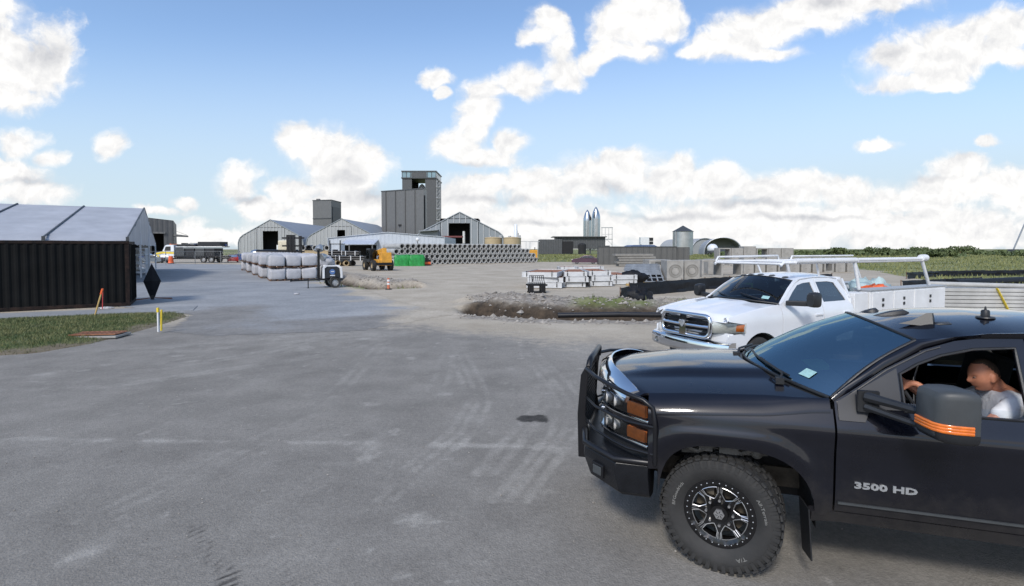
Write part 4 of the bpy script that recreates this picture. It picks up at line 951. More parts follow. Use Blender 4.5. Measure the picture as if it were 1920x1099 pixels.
b.tube([(1.13, -.385, 1.36), (1.12, -.36, 1.44), (1.115, -.30, 1.465), (1.115, .30, 1.465), (1.12, .36, 1.44), (1.13, .385, 1.36)], r_, 10)
b.build('centre_hoop', M['black_steel'], gg, smooth=50)
for sg in (1, -1):
    b = MB()
    def wrap(zs_): return [(1.14, sg * .40, zs_[0]), (1.03, sg * .62, zs_[1]), (.85, sg * .82, zs_[2]), (.73, sg * .925, zs_[3])]
    b.tube(wrap((1.38, 1.37, 1.345, 1.325)) + [(.60, sg * .985, 1.30), (.525, sg * 1.005, 1.25), (.505, sg * 1.01, 1.10), (.505, sg * 1.01, .80)], .018, 10)
    b.tube(wrap((1.11, 1.105, 1.10, 1.098)) + [(.51, sg * 1.008, 1.095)], .012, 8)
    b.tube(wrap((.90, .895, .885, .88)) + [(.51, sg * 1.008, .875)], .012, 8)
    b.build('headlight_hoop', M['black_steel'], gg, smooth=50)
# wipers, roof fittings, sticker
for y0, y1 in ((.62, .02), (-.10, -.70)):
    b = MB(); w0 = (y0 / .865 + 1) / 2; w1 = (y1 / .865 + 1) / 2
    q = [Vector(ws_fn(w0 + (w1 - w0) * t, .03 + .06 * t)) + Vector((.02, 0, .022)) for t in (0, .25, .5, .75, 1)]
    b.tube(q, .010, 6); b.tube([q[0] + Vector((.07, .05, -.03)), q[0] + Vector((.05, 0, .02)), q[2] + Vector((.012, 0, .018))], .010, 6); b.box(q[0] + Vector((.08, .06, -.03)), (.06, .05, .05))
    b.build('wiper', M['black_plastic'], pk, smooth=50)
b = MB(); b.tube([Vector(ws_fn(.1 + i * .02, -.02)) + Vector((.10, 0, -.0)) for i in range(6)], .03, 8); b.build('cowl_vent', M['black_plastic'], pk, smooth=50)
def roof_z(x, y): 
    w = y / .715; t = top_pt(w); v = (x - t.x) / (-2.95 - t.x); return roof_fn((w + 1) / 2, max(0, v))[2]
for y in (-.52, -.28, .06, .30):
    x0 = -1.27 - .12 * (y / .7) ** 2; z0 = roof_z(x0, y); b = MB(); ln = .24 if y == .06 else .12
    b.loft([[(x0 - ln * t, y + w_ * a, roof_z(x0 - ln * t, y) - .004 + h_ * e) for a, e in ((-1, 0), (-.8, .8), (0, 1), (.8, .8), (1, 0))] for t, w_, h_ in ((-.05, .008, .004), (.15, .03, .018), (.5, .045, .034), (.85, .048, .036), (1.0, .035, .012))])
    if y != .30: b.build('clearance_light', M['black_plastic'], pk, smooth=50)
b = MB(); fx, fy = -1.42, .44; fz = roof_z(fx, fy) - .006
b.loft([[(fx + .11, fy, fz + .01), (fx - .10, fy - .045, fz), (fx - .13, fy, fz), (fx - .10, fy + .045, fz)], [(fx + .02, fy, fz + .04), (fx - .10, fy - .03, fz + .05), (fx - .125, fy, fz + .05), (fx - .10, fy + .03, fz + .05)], [(fx - .07, fy, fz + .098), (fx - .105, fy - .006, fz + .10), (fx - .115, fy, fz + .10), (fx - .105, fy + .006, fz + .10)]])
b.loft([[(fx - .10 - .15 * t, fy + .02 + w_ * a, fz + h_ * e) for a, e in ((-1, 0), (-.8, .8), (0, 1), (.8, .8), (1, 0))] for t, w_, h_ in ((0, .03, .02), (.2, .045, .035), (.7, .05, .04), (1, .03, .012))])
b.build('shark_fin_aerial', M['black_plastic'], pk, smooth=40)
b = MB(); ax, ay = -1.90, .36; az = roof_z(ax, ay)
b.lathe([(.001, -.004), (.06, -.002), (.056, .008), (.028, .012), (.027, .05), (.022, .058), (.008, .062), (.005, .085), (.001, .086)], 20, 0, T(ax, ay, az)); b.build('roof_beacon', M['black_plastic'], pk, smooth=40)
def ws_patch(name, u0, u1, v0, v1, mt, skew=0):
    b = MB(); o = Vector((.006, 0, .006)); n = 4
    rows = [[Vector(ws_fn(u0 + (u1 - u0) * i / n + skew * (j / n), v0 + (v1 - v0) * j / n)) + o for i in range(n + 1)] for j in range(n + 1)]
    b.loft(rows, ring_closed=False, caps=False); return b.build(name, mt, pk)
ws_patch('sticker', .862, .905, .10, .19, M['sticker'])
b = MB(); b.loft([[(-.80, -.30, 1.445), (-.80, .16, 1.445)], [(-.93, -.32, 1.46), (-.93, .10, 1.455)], [(-.98, -.30, 1.46), (-.97, -.05, 1.457)]], ring_closed=False, caps=False)
b.build('dash_card', M['paper_green'], pk, solid=.004)
make_wheel('wheel', pk, (0, .84, .445), 1, R(-13)); make_wheel('wheel', pk, (0, -.84, .445), -1, R(-13))
make_wheel('wheel', pk, (-3.9, .84, .445), 1); make_wheel('wheel', pk, (-3.9, -.84, .445), -1)
# ------------------------------------------------------------------ white crew pickup with a ladder rack, behind
rm = thing('service_truck', 'white pickup truck with chrome grille, roof rack and utility boxes, parked behind the dark one', 'pickup truck', (4.25, 10.50, 0), pi + R(27.6))
wp = M['white_paint']; M['glass_ram_screen'] = glass('dark_screen_glass', (.16, .22, .24), 1.7); M['glass_ram'] = glass('side_window_glass', (.16, .20, .22), 2.4)
ZR = [.45, .55, .70, .95, 1.10, 1.20, 1.28, 1.34, 1.40]; YR = [.93, .965, .985, .99, .995, .985, .965, .94, .915]
def yram(x, z):
    if z > 1.40: y = .915 - (z - 1.40) * (.19 / .5)
    else: y = (interp(z - .025, ZR, YR) + 2 * interp(z, ZR, YR) + interp(z + .025, ZR, YR)) / 4
    if x > .1: y -= .10 * ((x - .1) / .85) ** 2
    return y
fram = lambda a, c: (a, yram(a, c), c)
def rarch(cx): return [(cx + .50 * cos(pi * i / 16), .42 + .50 * sin(pi * i / 16)) for i in range(17)]
for sg in (1, -1):
    m_ = lambda f: mirror(f, sg); o = (0, sg, 0)
    panel('fender', [(.84, .60), (.80, .91), (.46, .93), (.43, 1.10), (.80, 1.165), (.80, 1.24), (.3, 1.32), (-.2, 1.37), (-.52, 1.40), (-.52, .55)] + rarch(0)[::-1], m_(fram), wp, rm, .05, thick=.03, out=o)
    d1 = panel('front_door', [(-.535, .55), (-.535, 1.40), (-.62, 1.44), (-.90, 1.66), (-1.10, 1.80), (-1.25, 1.86), (-1.62, 1.89), (-1.62, .55)], m_(fram), wp, rm, .06,
               [[(-.68, 1.40), (-.95, 1.63), (-1.13, 1.76), (-1.30, 1.80), (-1.50, 1.81), (-1.57, 1.40)]], .03, o)
    panel('window', [(-.68, 1.40), (-.95, 1.63), (-1.13, 1.76), (-1.30, 1.80), (-1.50, 1.81), (-1.57, 1.40)], m_(lambda a, c: (a, yram(a, c) - .015, c)), M['glass_ram'], d1, .1, thick=0, out=o)
    d2 = panel('rear_door', [(-1.635, .55), (-1.635, 1.89), (-2.05, 1.88), (-2.30, 1.84), (-2.45, 1.55), (-2.50, 1.30), (-2.50, .55)], m_(fram), wp, rm, .06,
               [[(-1.70, 1.40), (-1.64 - .02, 1.81), (-2.00, 1.81), (-2.17, 1.78), (-2.36, 1.40)]], .03, o)
    panel('window', [(-1.70, 1.40), (-1.66, 1.81), (-2.00, 1.81), (-2.17, 1.78), (-2.36, 1.40)], m_(lambda a, c: (a, yram(a, c) - .015, c)), M['glass_ram'], d2, .1, thick=0, out=o)
    for d, x in ((d1, -1.48), (d2, -2.28)):
        b = MB(); b.box((x, sg * 1.0, 1.16), (.2, .03, .04)); b.build('handle', wp, d, bevel=.008)
    b = MB(); b.box((-1.5, sg * .93, .50), (2.0, .06, .1)); b.build('rocker_panel', M['black_plastic'], rm)
    b = MB(); b.loft([[(.42 * cos(pi * i / 14) * 1.2, sg * .9, .42 + .5 * sin(pi * i / 14)) for i in range(15)], [(.42 * cos(pi * i / 14) * 1.2, sg * .4, .42 + .5 * sin(pi * i / 14)) for i in range(15)]], ring_closed=False, caps=False); b.build('wheel_well', M['int_dark'], rm)
    # mirror on a long arm
    b = MB(); rings = []
    for fx, k in ((.09, .62), (.05, .82), (-.03, .88), (-.08, .84)):
        rings.append([(-.80 + fx, sg * (1.38 + (abs(cos(2*pi*i/16)) ** .5) * (1 if cos(2*pi*i/16) >= 0 else -1) * .115 * k), 1.53 + (abs(sin(2*pi*i/16)) ** .5) * (1 if sin(2*pi*i/16) >= 0 else -1) * .17 * k) for i in range(16)])
    b.loft(rings); mo = b.build('side_mirror', M['black_plastic'], rm, smooth=40)
    b = MB(); b.bar((-.66, sg * .94, 1.44), (-.80, sg * 1.34, 1.45), .09, .10); b.build('mirror_arm', M['black_plastic'], mo, bevel=.02)
    # headlamp
    b = MB(); hx = lambda y: .93 - .47 * max(0, (y - .55) / .43) ** 1.5
    ys = [.60 + i * .385 / 8 for i in range(9)]
    b.loft([[(hx(y), sg * y, .93 + .02 * (y - .6)), (hx(y) + .008, sg * y, 1.02), (hx(y) - .03, sg * y, 1.14 - .05 * (y - .6)), (hx(y) - .12, sg * (y - .02), 1.13), (hx(y) - .12, sg * (y - .02), .94)] for y in ys])
    h_ = b.build('headlight', M['lamp'], rm, smooth=40)
    b = MB(); ys2 = [.90 + i * .075 / 4 for i in range(5)]
    b.loft([[(hx(y) + .008, sg * (y + .006), .97), (hx(y) + .012, sg * (y + .008), 1.03), (hx(y) - .018, sg * (y + .004), 1.10), (hx(y) - .05, sg * (y - .01), 1.1), (hx(y) - .05, sg * (y - .01), .97)] for y in ys2]); b.build('amber_reflector', M['amber'], h_, smooth=40)
    b = MB(); b.loft([[(hx(y) + .014, sg * (y + .012), .92), (hx(y) + .016, sg * (y + .012), 1.03), (hx(y) - .016, sg * (y + .006), 1.145 - .05 * (y - .6))] for y in ys], ring_closed=False, caps=False); b.build('lens', M['glass_clear'], h_, smooth=60)
def rz_(x): return interp(x, [-.5, 0, .5, .95], [1.40, 1.36, 1.29, 1.20])
def rhood(u, v):
    w = 2 * u - 1; xr, xf = -.22 - .28 * w * w, .96 - .18 * abs(w) ** 2.2; x = xr + (xf - xr) * v; yw = .90 - .09 * max(0, (x - .1) / .85) ** 2
    z = rz_(x) + .06 * (1 - w * w) + .03 * (1 - float(sstep(.35, .55, np.float64(abs(w))))) - .10 * float(sstep(.86, 1.0, np.float64(v))) ** 2
    return (x, w * yw, z)
grid_panel('hood', rhood, 30, 20, wp, rm, .02)
for sg in (1, -1):
    rr = []
    for i in range(15):
        x = -.5 + i * 1.33 / 14; zf = interp(x, [-.52, -.2, .3, .8, .86], [1.40, 1.37, 1.32, 1.24, 1.1]); yw = .90 - .09 * max(0, (x - .1) / .85) ** 2; yf = yram(x, zf)
        rr.append([(x, sg * (yf - .01), zf - .03), (x, sg * yf, zf), (x, sg * (yf + yw) / 2, max(zf, rz_(x)) + .014), (x, sg * (yw - .0), rz_(x) + .012), (x, sg * (yw - .01), rz_(x) - .03)])
    b = MB(); b.loft(rr, ring_closed=False, caps=False); b.build('fender_shoulder', wp, rm, smooth=50, solid=.01)
def rbase(w): return Vector((-.30 - .26 * w * w, .86 * w, 1.475 - .06 * w * w))
def rtop(w): return Vector((-.95 - .16 * w * w, .70 * w, 1.93 - .08 * w * w))
def rws(u, v):
    w = 2 * u - 1; p = rbase(w).lerp(rtop(w), v); p.z += .03 * sin(pi * v); return p
grid_panel('windscreen', rws, 20, 10, M['glass_ram_screen'], rm, 0)
b = MB(); b.tube([rws(i / 20, 0) for i in range(21)], .018, 6); b.tube([rws(i / 20, 1) for i in range(21)], .012, 6); b.build('windscreen_seal', M['black_plastic'], rm, smooth=60)
def rroof(u, v):
    w = 2 * u - 1; t = rtop(w); x = t.x + (-2.45 - t.x) * v; z0 = interp(x, [-2.45, -2.2, -1.8, -1.3, -1.1, -.95], [1.82, 1.88, 1.90, 1.89, 1.87, 1.85]) + .085 * (1 - abs(w) ** 2.4); k = min(1, v * 6)
    return (x, w * .715, t.z * (1 - k) + z0 * k)
grid_panel('roof', rroof, 20, 20, wp, rm, .02)
for sg in (1, -1):
    dl = [(-.535, 1.405), (-.62, 1.445), (-.90, 1.668), (-1.10, 1.808), (-1.25, 1.868), (-1.62, 1.898), (-2.05, 1.888), (-2.30, 1.85)]
    il = [rws(1, 0), rws(1, .15), rws(1, .62), rws(1, 1.0)] + [Vector(rroof(1, t)) for t in (.14, .36, .66, .88)]
    rr = []
    for (x, z), q in zip(dl, il):
        p = Vector((x, yram(x, z) + .002, z)); mid = (p + Vector(q)) / 2 + Vector((.01, .014, .012)); rr.append([Vector((a.x, a.y * sg, a.z)) for a in (p + Vector((0, -.02, -.015)), p, mid, Vector(q) + Vector((0, 0, .005)))])
    b = MB(); b.loft(rr, ring_closed=False, caps=False); b.build('a_pillar', wp, rm, smooth=50, solid=.012)
b = MB(); b.box((-2.48, 0, 1.0), (.04, 1.9, .9)); b.bar((-2.48, -.85, 1.45), (-2.42, -.72, 1.84), .12, .05, up=(1, 0, 0)); b.bar((-2.48, .85, 1.45), (-2.42, .72, 1.84), .12, .05, up=(1, 0, 0)); b.bar((-2.43, -.72, 1.84), (-2.43, .72, 1.84), .06, .1); b.box((-1.3, 0, .55), (2.4, 1.85, .05)); b.build('cab_shell', wp, rm)
b = MB(); b.add([(-2.47, -.78, 1.42), (-2.47, .78, 1.42), (-2.43, .68, 1.80), (-2.43, -.68, 1.80)], [(0, 1, 2, 3)]); b.build('rear_window', M['glass_tint'], rm)
b = MB(); b.loft([[(-.50, y, 1.25), (-.62, y, 1.40), (-.80, y, 1.39), (-.92, y, 1.30), (-.90, y, 1.0), (-.55, y, .9)] for y in (-.8, 0, .8)]); b.build('dashboard', M['int_grey'], rm)
for y in (.42, -.42):
    b = MB(); b.box((-1.55, y, .93), (.52, .5, .16)); b.box((-1.85, y, 1.28), (.14, .48, .62), rot=Matrix.Rotation(R(-12), 3, 'Y')); b.box((-1.94, y, 1.66), (.09, .26, .18)); b.build('seat', M['int_grey'], rm, bevel=.04)
# crosshair grille with its chrome surround
def rr2(hw, hh, x, cz, n=5, r=.12):
    pts = []
    for cx_, cy_, a0 in ((hw - r, hh - r, 0), (-hw + r, hh - r, 90), (-hw + r, -hh + r, 180), (hw - r, -hh + r, 270)):
        for i in range(n + 1): a = R(a0 + 90 * i / n); pts.append((cx_ + r * cos(a), cy_ + r * sin(a)))
    return [(x - .06 * (p[0] / .6) ** 2 - .10 * (p[1] - 0) * .6, p[0], cz + p[1]) for p in pts]
b = MB(); b.tube(rr2(.60, .20, .985, 1.03), .042, 10, closed=True); b.build('grille_surround', M['chrome'], rm, smooth=60)
g = MB(); g.add(rr2(.60, .20, .93, 1.03), [tuple(range(24))]); 
gr = g.build('grille', M['black_plastic'], rm)
b = MB(); b.bar((.995, 0, .82), (.965, 0, 1.22), .16, .05, up=(1, 0, 0)); b.tube([(.985 - .06 * (y / .6) ** 2, y, 1.03) for y in (-.6, -.4, -.2, 0, .2, .4, .6)], .034, 8); b.build('crosshair_bars', M['chrome'], gr, smooth=40)
b = MB(); b.M = T(1.02, 0, 1.05); b.add([(0, -.05, .06), (0, .05, .06), (0, .055, 0), (0, .03, -.05), (0, 0, -.075), (0, -.03, -.05), (0, -.055, 0)], [tuple(range(7))])
for sg in (1, -1): b.tube([(.006, sg * .015, .045), (.01, sg * .05, .055), (.012, sg * .068, .02), (.012, sg * .055, -.015), (.012, sg * .04, .0)], [.016, .016, .013, .01, .006], 6)
b.build('ram_head_emblem', M['dull_alu'], gr, smooth=50, solid=.01)
b = MB()
for z in (.90, .97, 1.09, 1.16): b.tube([(.95 - .06 * (y / .6) ** 2, y, z) for y in (-.56, -.3, 0, .3, .56)], .012, 6)
b.build('grille_slats', M['black_steel'], gr, smooth=40)
b = MB(); b.loft([[(.99 - .16 * (abs(y) / .98) ** 2.4 + dx, y, z) for dx, z in ((-.02, .50), (.05, .56), (.06, .66), (.04, .74), (-.03, .78), (-.15, .78), (-.15, .5))] for y in [-.98 + i * 1.96 / 16 for i in range(17)]]); b.build('front_bumper', M['chrome'], rm, smooth=40)
for y in (.74, -.74):
    b = MB(); b.M = T(1.0 - .16 * (.74 / .98) ** 2.4 + .05, y, .62) @ RY(pi / 2); b.lathe([(.001, 0), (.05, .005), (.06, .0), (.065, -.02)], 14); b.build('fog_light', M['glass_clear'], rm)
b = MB(); b.loft([[(.90 - .22 * (abs(y) / .95) ** 2.6, y, z) for z in (.76, .825, .935)] + [(.80 - .1 * (abs(y) / .95) ** 2, y, z) for z in (.935, .76)] for y in [-.93 + i * 1.86 / 12 for i in range(13)]]); b.build('front_valance', wp, rm, smooth=40)
for y in (-.50, -.25, 0, .25, .50):
    w = y / .70; t = rtop(w); x0 = t.x - .10; z0 = rroof((w + 1) / 2, .07)[2]; b = MB()
    b.ball((x0 - .03, y, z0), (.085, .05, .03), 12); b.build('clearance_light', M['grey_plastic'], rm, smooth=60)
b = MB(); b.tube([rws(.88 - .06 * t, .03 + .03 * t) + Vector((.02, 0, .02)) for t in range(6)], .010, 6); b.tube([rws(.48 - .06 * t, .03 + .03 * t) + Vector((.02, 0, .02)) for t in range(6)], .010, 6); b.build('wiper', M['black_plastic'], rm)
def rpatch(name, u0, u1, v0, v1, mt):
    b = MB(); o = Vector((.008, 0, .008)); b.loft([[rws(u0 + (u1 - u0) * i / 3, v0 + (v1 - v0) * j / 3) + o for i in range(4)] for j in range(4)], ring_closed=False, caps=False); return b.build(name, mt, rm)
rpatch('sticker', .83, .90, .10, .20, M['sticker'])
b = MB(); b.box((-.85, -.15, 1.72), (.02, .32, .1)); b.build('permit_card', M['paper_green'], rm)
b = MB(); b.box((-.80, -.10, 1.70), (.03, .22, .07)); b.build('inner_mirror', M['black_plastic'], rm, bevel=.01)
# service body
for sg in (1, -1):
    b = MB(); b.box((-5.28, sg * .83, 1.15), (3.35, .36, .84)); sb = b.build('utility_box', M['white_steel'], rm, bevel=.012)
    b = MB(); b.box((-5.28, sg * .83, 1.585), (3.39, .40, .03)); b.build('box_lid', M['dull_alu'], sb, bevel=.006)
    for x0, x1 in ((-3.66, -4.5), (-4.54, -5.4), (-5.44, -6.9)):
        b = MB(); b.box(((x0 + x1) / 2, sg * 1.018, 1.25), (abs(x1 - x0) - .03, .02, .56)); dd = b.build('box_door', M['white_steel'], sb, bevel=.006)
        
        for zz in (1.36, 1.24): b = MB(); b.box(((x0 + x1) / 2, sg * 1.033, zz), (.07, .02, .07)); b.build('paddle_latch', M['black_plastic'], sb, bevel=.006)
b = MB(); b.box((-5.1, 0, .80), (3.8, 1.35, .06)); b.box((-3.2, 0, 1.1), (.05, 1.4, .6)); b.build('bed', M['white_steel'], rm)
b = MB(); b.box((-3.32, .80, 1.2), (.52, .36, .68)); b.build('front_locker', M['white_steel'], rm, bevel=.01)
b = MB(); b.box((-7.0, 0, .62), (.2, 1.9, .2)); b.build('rear_bumper', M['black_steel'], rm)
b = MB()
for y in (-.42, .42): b.box((-3.1, y, .58), (7.8, .08, .16))
b.cyl((0, -.75, .42), (0, .75, .42), .05); b.cyl((-4.9, -.75, .42), (-4.9, .75, .42), .06); b.box((.2, 0, .75), (.9, .7, .5)); b.build('chassis', M['int_dark'], rm)
rk = MB(M=T(-.5, 0, 0)); h = 2.22
for y in (-.80, .80): rk.tube([(-.30, y, h - .06), (-.38, y, h), (-5.80, y, h)], .03, 8)
for x in (-.34, -1.6, -2.85, -4.3, -5.76): rk.tube([(x, -.80, h + (.0 if x < -1 else -.02)), (x, .80, h + (.0 if x < -1 else -.02))], .026, 8)
rk.tube([(-.34, -.80, h), (-.40, -.80, h + .10), (-2.5, -.80, h + .12), (-2.55, -.80, h)], .022, 8)
rk.tube([(-3.0, -.80, h), (-3.05, -.80, h + .10), (-5.7, -.80, h + .10)], .022, 8)
for y in (-.80, .80):
    for x0, x1 in ((-2.85, -3.05), (-5.75, -6.12)): rk.tube([(x0, y, h), (x1, y, 1.60)], .038, 8)
for y in (-.80, .80): rk.tube([(-1.6, y * .9, h), (-1.75, y * .86, 1.92)], .022, 6)
rk_o = rk.build('ladder_rack', M['white_steel'], rm, smooth=50)
b = MB(M=T(-.5, 0, 0)); b.tube([(-.75, .80, h + .03), (-2.9, .80, h + .03)], .058, 12); b.build('conduit_carrier', M['white_steel'], rk_o, smooth=50)
b = MB(M=T(-.5, 0, 0)); b.tube([(-2.95, .80, h + .04), (-5.70, .80, h + .04)], .045, 10); b.tube([(-5.70, .80, h + .06), (-5.92, .80, h + .06)], .085, 12); b.build('conduit_tube', M['white_steel'], rk_o, smooth=50)
for X_, sg in ((0, 1), (0, -1), (-4.9, 1), (-4.9, -1)): make_wheel('wheel', rm, (X_, sg * .83, .42), sg, 0, Rt=.42, wt=.27, Rr=.22, fancy=False, tread=False)
def stretch(o, keep=('ladder_rack', 'utility_box', 'bed', 'wheel', 'chassis', 'front_locker', 'rear_bumper', 'box_lid')):
    for ch in o.children:
        if ch.name.split('.')[0] in keep: continue
        for v in ch.data.vertices:
            if v.co.x < 0: v.co.x *= 1.21
        stretch(ch, keep)
stretch(rm)
# load in its bed
def lump(b, c, rad, n=12, k=8, amp=.25, m=0, seed=0):
    rs = random.Random(seed); ph = [rs.uniform(0, 6) for _ in range(6)]
    rings = []
    for i in range(1, k):
        t = pi * i / k; ring = []
        for j in range(n):
            p = 2*pi*j/n; q = 1 + amp * (sin(2*p + ph[0] + 3*t) * .4 + sin(5*p + ph[1] - 4*t) * .35 + sin(3*t + ph[2] + p) * .35 + sin(7*p + 6*t + ph[3]) * .25)
            ring.append(Vector(c) + Vector((rad[0] * sin(t) * cos(p) * q, rad[1] * sin(t) * sin(p) * q, -rad[2] * cos(t) * q)))
        rings.append(ring)
    return b.loft(rings, m)
def on_truck(x, y, z): return rm.matrix_basis @ Vector((x, y, z))
M['tarp_teal'] = mat('pale_teal_sheet', (0.36, 0.46, 0.46), 0.5, 0, 0.2, 2, bump=0.3, bscale=5)
for lb, c, rad, mt, sd_ in (('crumpled pale teal plastic sheet heaped in the bed of the white truck', (-5.75, -.1, 1.42), (.55, .5, .30), M['tarp_teal'], 3), ('orange safety netting bundle lying in the bed of the white truck', (-5.1, .32, 1.47), (.36, .28, .15), M['orange'], 5)):
    b = MB(); lump(b, c, rad, 20, 12, .35, 0, sd_); o = b.build('plastic_sheet' if 'teal' in lb else 'netting_bundle', mt, smooth=50); o.matrix_basis = rm.matrix_basis.copy() if False else Matrix.Translation(rm.location) @ RZ(rm.rotation_euler.z); tag(o, lb, 'sheet' if 'teal' in lb else 'netting')
# ------------------------------------------------------------------ the yard
UX, UY = cos(R(31.8)), sin(R(31.8)); UA = R(31.8)              # the yard's own grid
u2 = Vector((UX, UY, 0)); v2 = Vector((-UY, UX, 0))
ORD = 'first second third fourth fifth sixth seventh eighth ninth tenth eleventh twelfth thirteenth fourteenth fifteenth sixteenth seventeenth eighteenth nineteenth twentieth twenty-first twenty-second twenty-third twenty-fourth twenty-fifth twenty-sixth twenty-seventh twenty-eighth twenty-ninth thirtieth thirty-first thirty-second'.split()
def nth(i, n, a='left', z='right'):
    return f'{ORD[i]} from the {a}' if i <= (n - 1) // 2 else f'{ORD[n - 1 - i]} from the {z}'
# container
ct = thing('shipping_container', 'black corrugated shipping container on concrete beside the grass, in front of the tent', 'container', (-16.75, 22.4, 0), UA + pi)
L_, W_, Hc = 12.19, 2.44, 2.84                                 # local: x runs along the long side away from the corner, y towards the camera
M['cont'] = mat('black_container_paint', (0.006, 0.0065, 0.007), 0.6, 0, 0.35, 0.9, bump=0.05, bscale=20, spec=0.12)
M['cont_rust'] = mat('scraped_container_paint', (0.006, 0.006, 0.007), 0.7, 0, 0.3, 5, col2=(0.035, 0.022, 0.018), spec=0.15)
def corr(b, y, x0, x1, z0, z1, p=.278, d=.036, m=0):
    xs_ = []; x = x0
    while x < x1 - p: xs_ += [(x, 0), (x + .072, 0), (x + .072 + .068, d), (x + .072 + .068 + .07, d)]; x += p
    xs_.append((x1, 0)); b.loft([[(q, y + e, z0) for q, e in xs_], [(q, y + e, z1) for q, e in xs_]], m, caps=False, ring_closed=False)
b = MB(); corr(b, 0.0, .1, L_ - .1, .16, Hc - .1); b.build('side_wall', M['cont'], ct, solid=.01)
b = MB(); corr(b, -W_, .1, L_ - .1, .16, Hc - .1); b.build('side_wall', M['cont'], ct, solid=.01)
b = MB(); b.box((L_/2, -W_/2, Hc - .06), (L_ - .1, W_ - .05, .03)); b.box((L_/2, -W_/2, .14), (L_ - .1, W_ - .05, .06)); b.box((L_ - .05, -W_/2, Hc/2), (.04, W_ - .1, Hc - .2)); b.build('roof', M['cont'], ct)
b = MB()
for y in (.015, -W_ - .015): b.box((L_/2, y, Hc - .06), (L_ - .2, .06, .12)); b.box((L_/2, y, .09), (L_ - .2, .05, .15))
for x in (.05, L_ - .05): b.box((x, -W_/2, Hc - .06), (.1, W_, .11)); b.box((x, -W_/2, .09), (.1, W_, .15))
b.build('frame_rail', M['cont_rust'], ct, bevel=.008)
for x in (.075, L_ - .075):
    for y in (-.02, -W_ + .02):
        b = MB(); b.box((x, y, Hc/2), (.15, .10, Hc - .24)); b.box((x, y, .09), (.17, .16, .12)); b.box((x, y, Hc - .05), (.17, .16, .12)); b.build('corner_post', M['cont_rust'], ct, bevel=.01)
for k in (0, 1):
    b = MB(); y0 = -.12 - k * 1.11; b.box((.0, y0 - .54, Hc/2), (.05, 1.06, Hc - .3)); dd = b.build('door', M['cont'], ct, bevel=.01)
    b = MB()
    for yy in (y0 - .25, y0 - .8): b.cyl((-.05, yy, .2), (-.05, yy, Hc - .15), .022, 8)
    b.build('lock_rod', M['cont'], dd)
# tent
tn = thing('marquee_tent', 'big white marquee tent with open gable end behind the black container', 'tent', (-27.0, 36.0, 0), UA + pi)   # local x along the ridge away from the gable, y towards camera, -y across the span
E_, S_, Rg, bay, nb = 3.26, 30.0, 6.35, 4.43, 7
def tent_z(y): t = abs(y + S_/2) / (S_/2); return Rg - (Rg - E_) * t
b = MB()
for sd_ in (0, 1):
    rows = []
    for i in range(nb * 6 + 1):
        x = i * bay / 6; sag = -.07 * abs(sin(pi * x / bay)); ring = []
        for j in range(13):
            y = -j / 12 * S_/2 if sd_ == 0 else -S_ + j / 12 * S_/2; ring.append((x, y + (.02 if sd_ == 0 else -.02) * (j == 0), tent_z(y) + sag * sin(pi * min(1, j / 11 + .08)) - (.18 if j == 0 else 0)))
        rows.append(ring)
    b.loft(rows, caps=False, ring_closed=False)
b.build('roof', M['tarp_white'], tn, smooth=30, solid=.01)
for i in range(nb + 1):
    b = MB(); x = i * bay; b.tube([(x, 0, E_ + .04), (x, -S_/2, Rg + .05), (x, -S_, E_ + .04)], .06, 6); b.box((x, .05, E_ - .06), (.18, .12, .3)); b.build('roof_rafter', M['grey_plastic'], tn)
    for y in (0, -S_):
        b = MB(); b.box((x, y, E_/2), (.12, .18, E_)); b.box((x, y, .02), (.4, .4, .03)); b.build('leg', M['white_steel'], tn)
b = MB(); n = 16; b.loft([[(-.03 - .05 * sin(9 * j), -S_ * j / n, tent_z(-S_ * j / n) - .02) for j in range(n + 1)], [(.02 * sin(7 * j), -S_ * j / n, E_ - .35 - .12 * sin(4.3 * j) ** 2) for j in range(n + 1)]], caps=False, ring_closed=False); b.build('gable_curtain', M['tarp_white'], tn, smooth=50, solid=.01)
for y in (-10, -20):
    b = MB(); b.box((0, y, tent_z(y)/2), (.12, .18, tent_z(y))); b.build('leg', M['white_steel'], tn)
# racking inside the tent mouth
def rack(x, y, rz, lb, mt):
    t = thing('storage_rack', lb, 'rack', (x, y, 0), rz, 'racks in the tent mouth')
    for i in (-1.2, 0, 1.2):
        b = MB()
        for j in (-.5, .5): b.box((i, j, 1.3), (.08, .08, 2.6))
        for z in (.3, .9, 1.5, 2.1): b.bar((i, -.5, z), (i, .5, z + .5), .04)
        b.build('upright', mt, t)
    for z in (.25, 1.1, 1.95, 2.55):
        b = MB(); b.box((0, 0, z), (2.6, 1.0, .09)); b.build('shelf', mt, t)
    return t
p = at(263, 480, 50); rack(p.x, p.y, UA + pi/2, 'pale steel storage rack in the mouth of the white tent, nearer the container', M['white_steel'])
p = at(268, 480, 58); rack(p.x, p.y, UA + pi/2, 'pale steel storage rack deeper in the tent mouth, by the far leg', M['galv'])
p = gp(259, 508)
b = MB()
for k in range(3): b.lathe([(.001, k * .9), (.28, k * .9), (.285, k * .9 + .28), (.275, k * .9 + .3), (.285, k * .9 + .32), (.285, k * .9 + .6), (.28, k * .9 + .88), (.001, k * .9 + .88)], 20)
o = b.build('drum_stack', M['blue_paint'], smooth=40); o.location = (p.x - .3, p.y, 0); tag(o, 'column of blue plastic drums standing beside the tent mouth', 'drums')
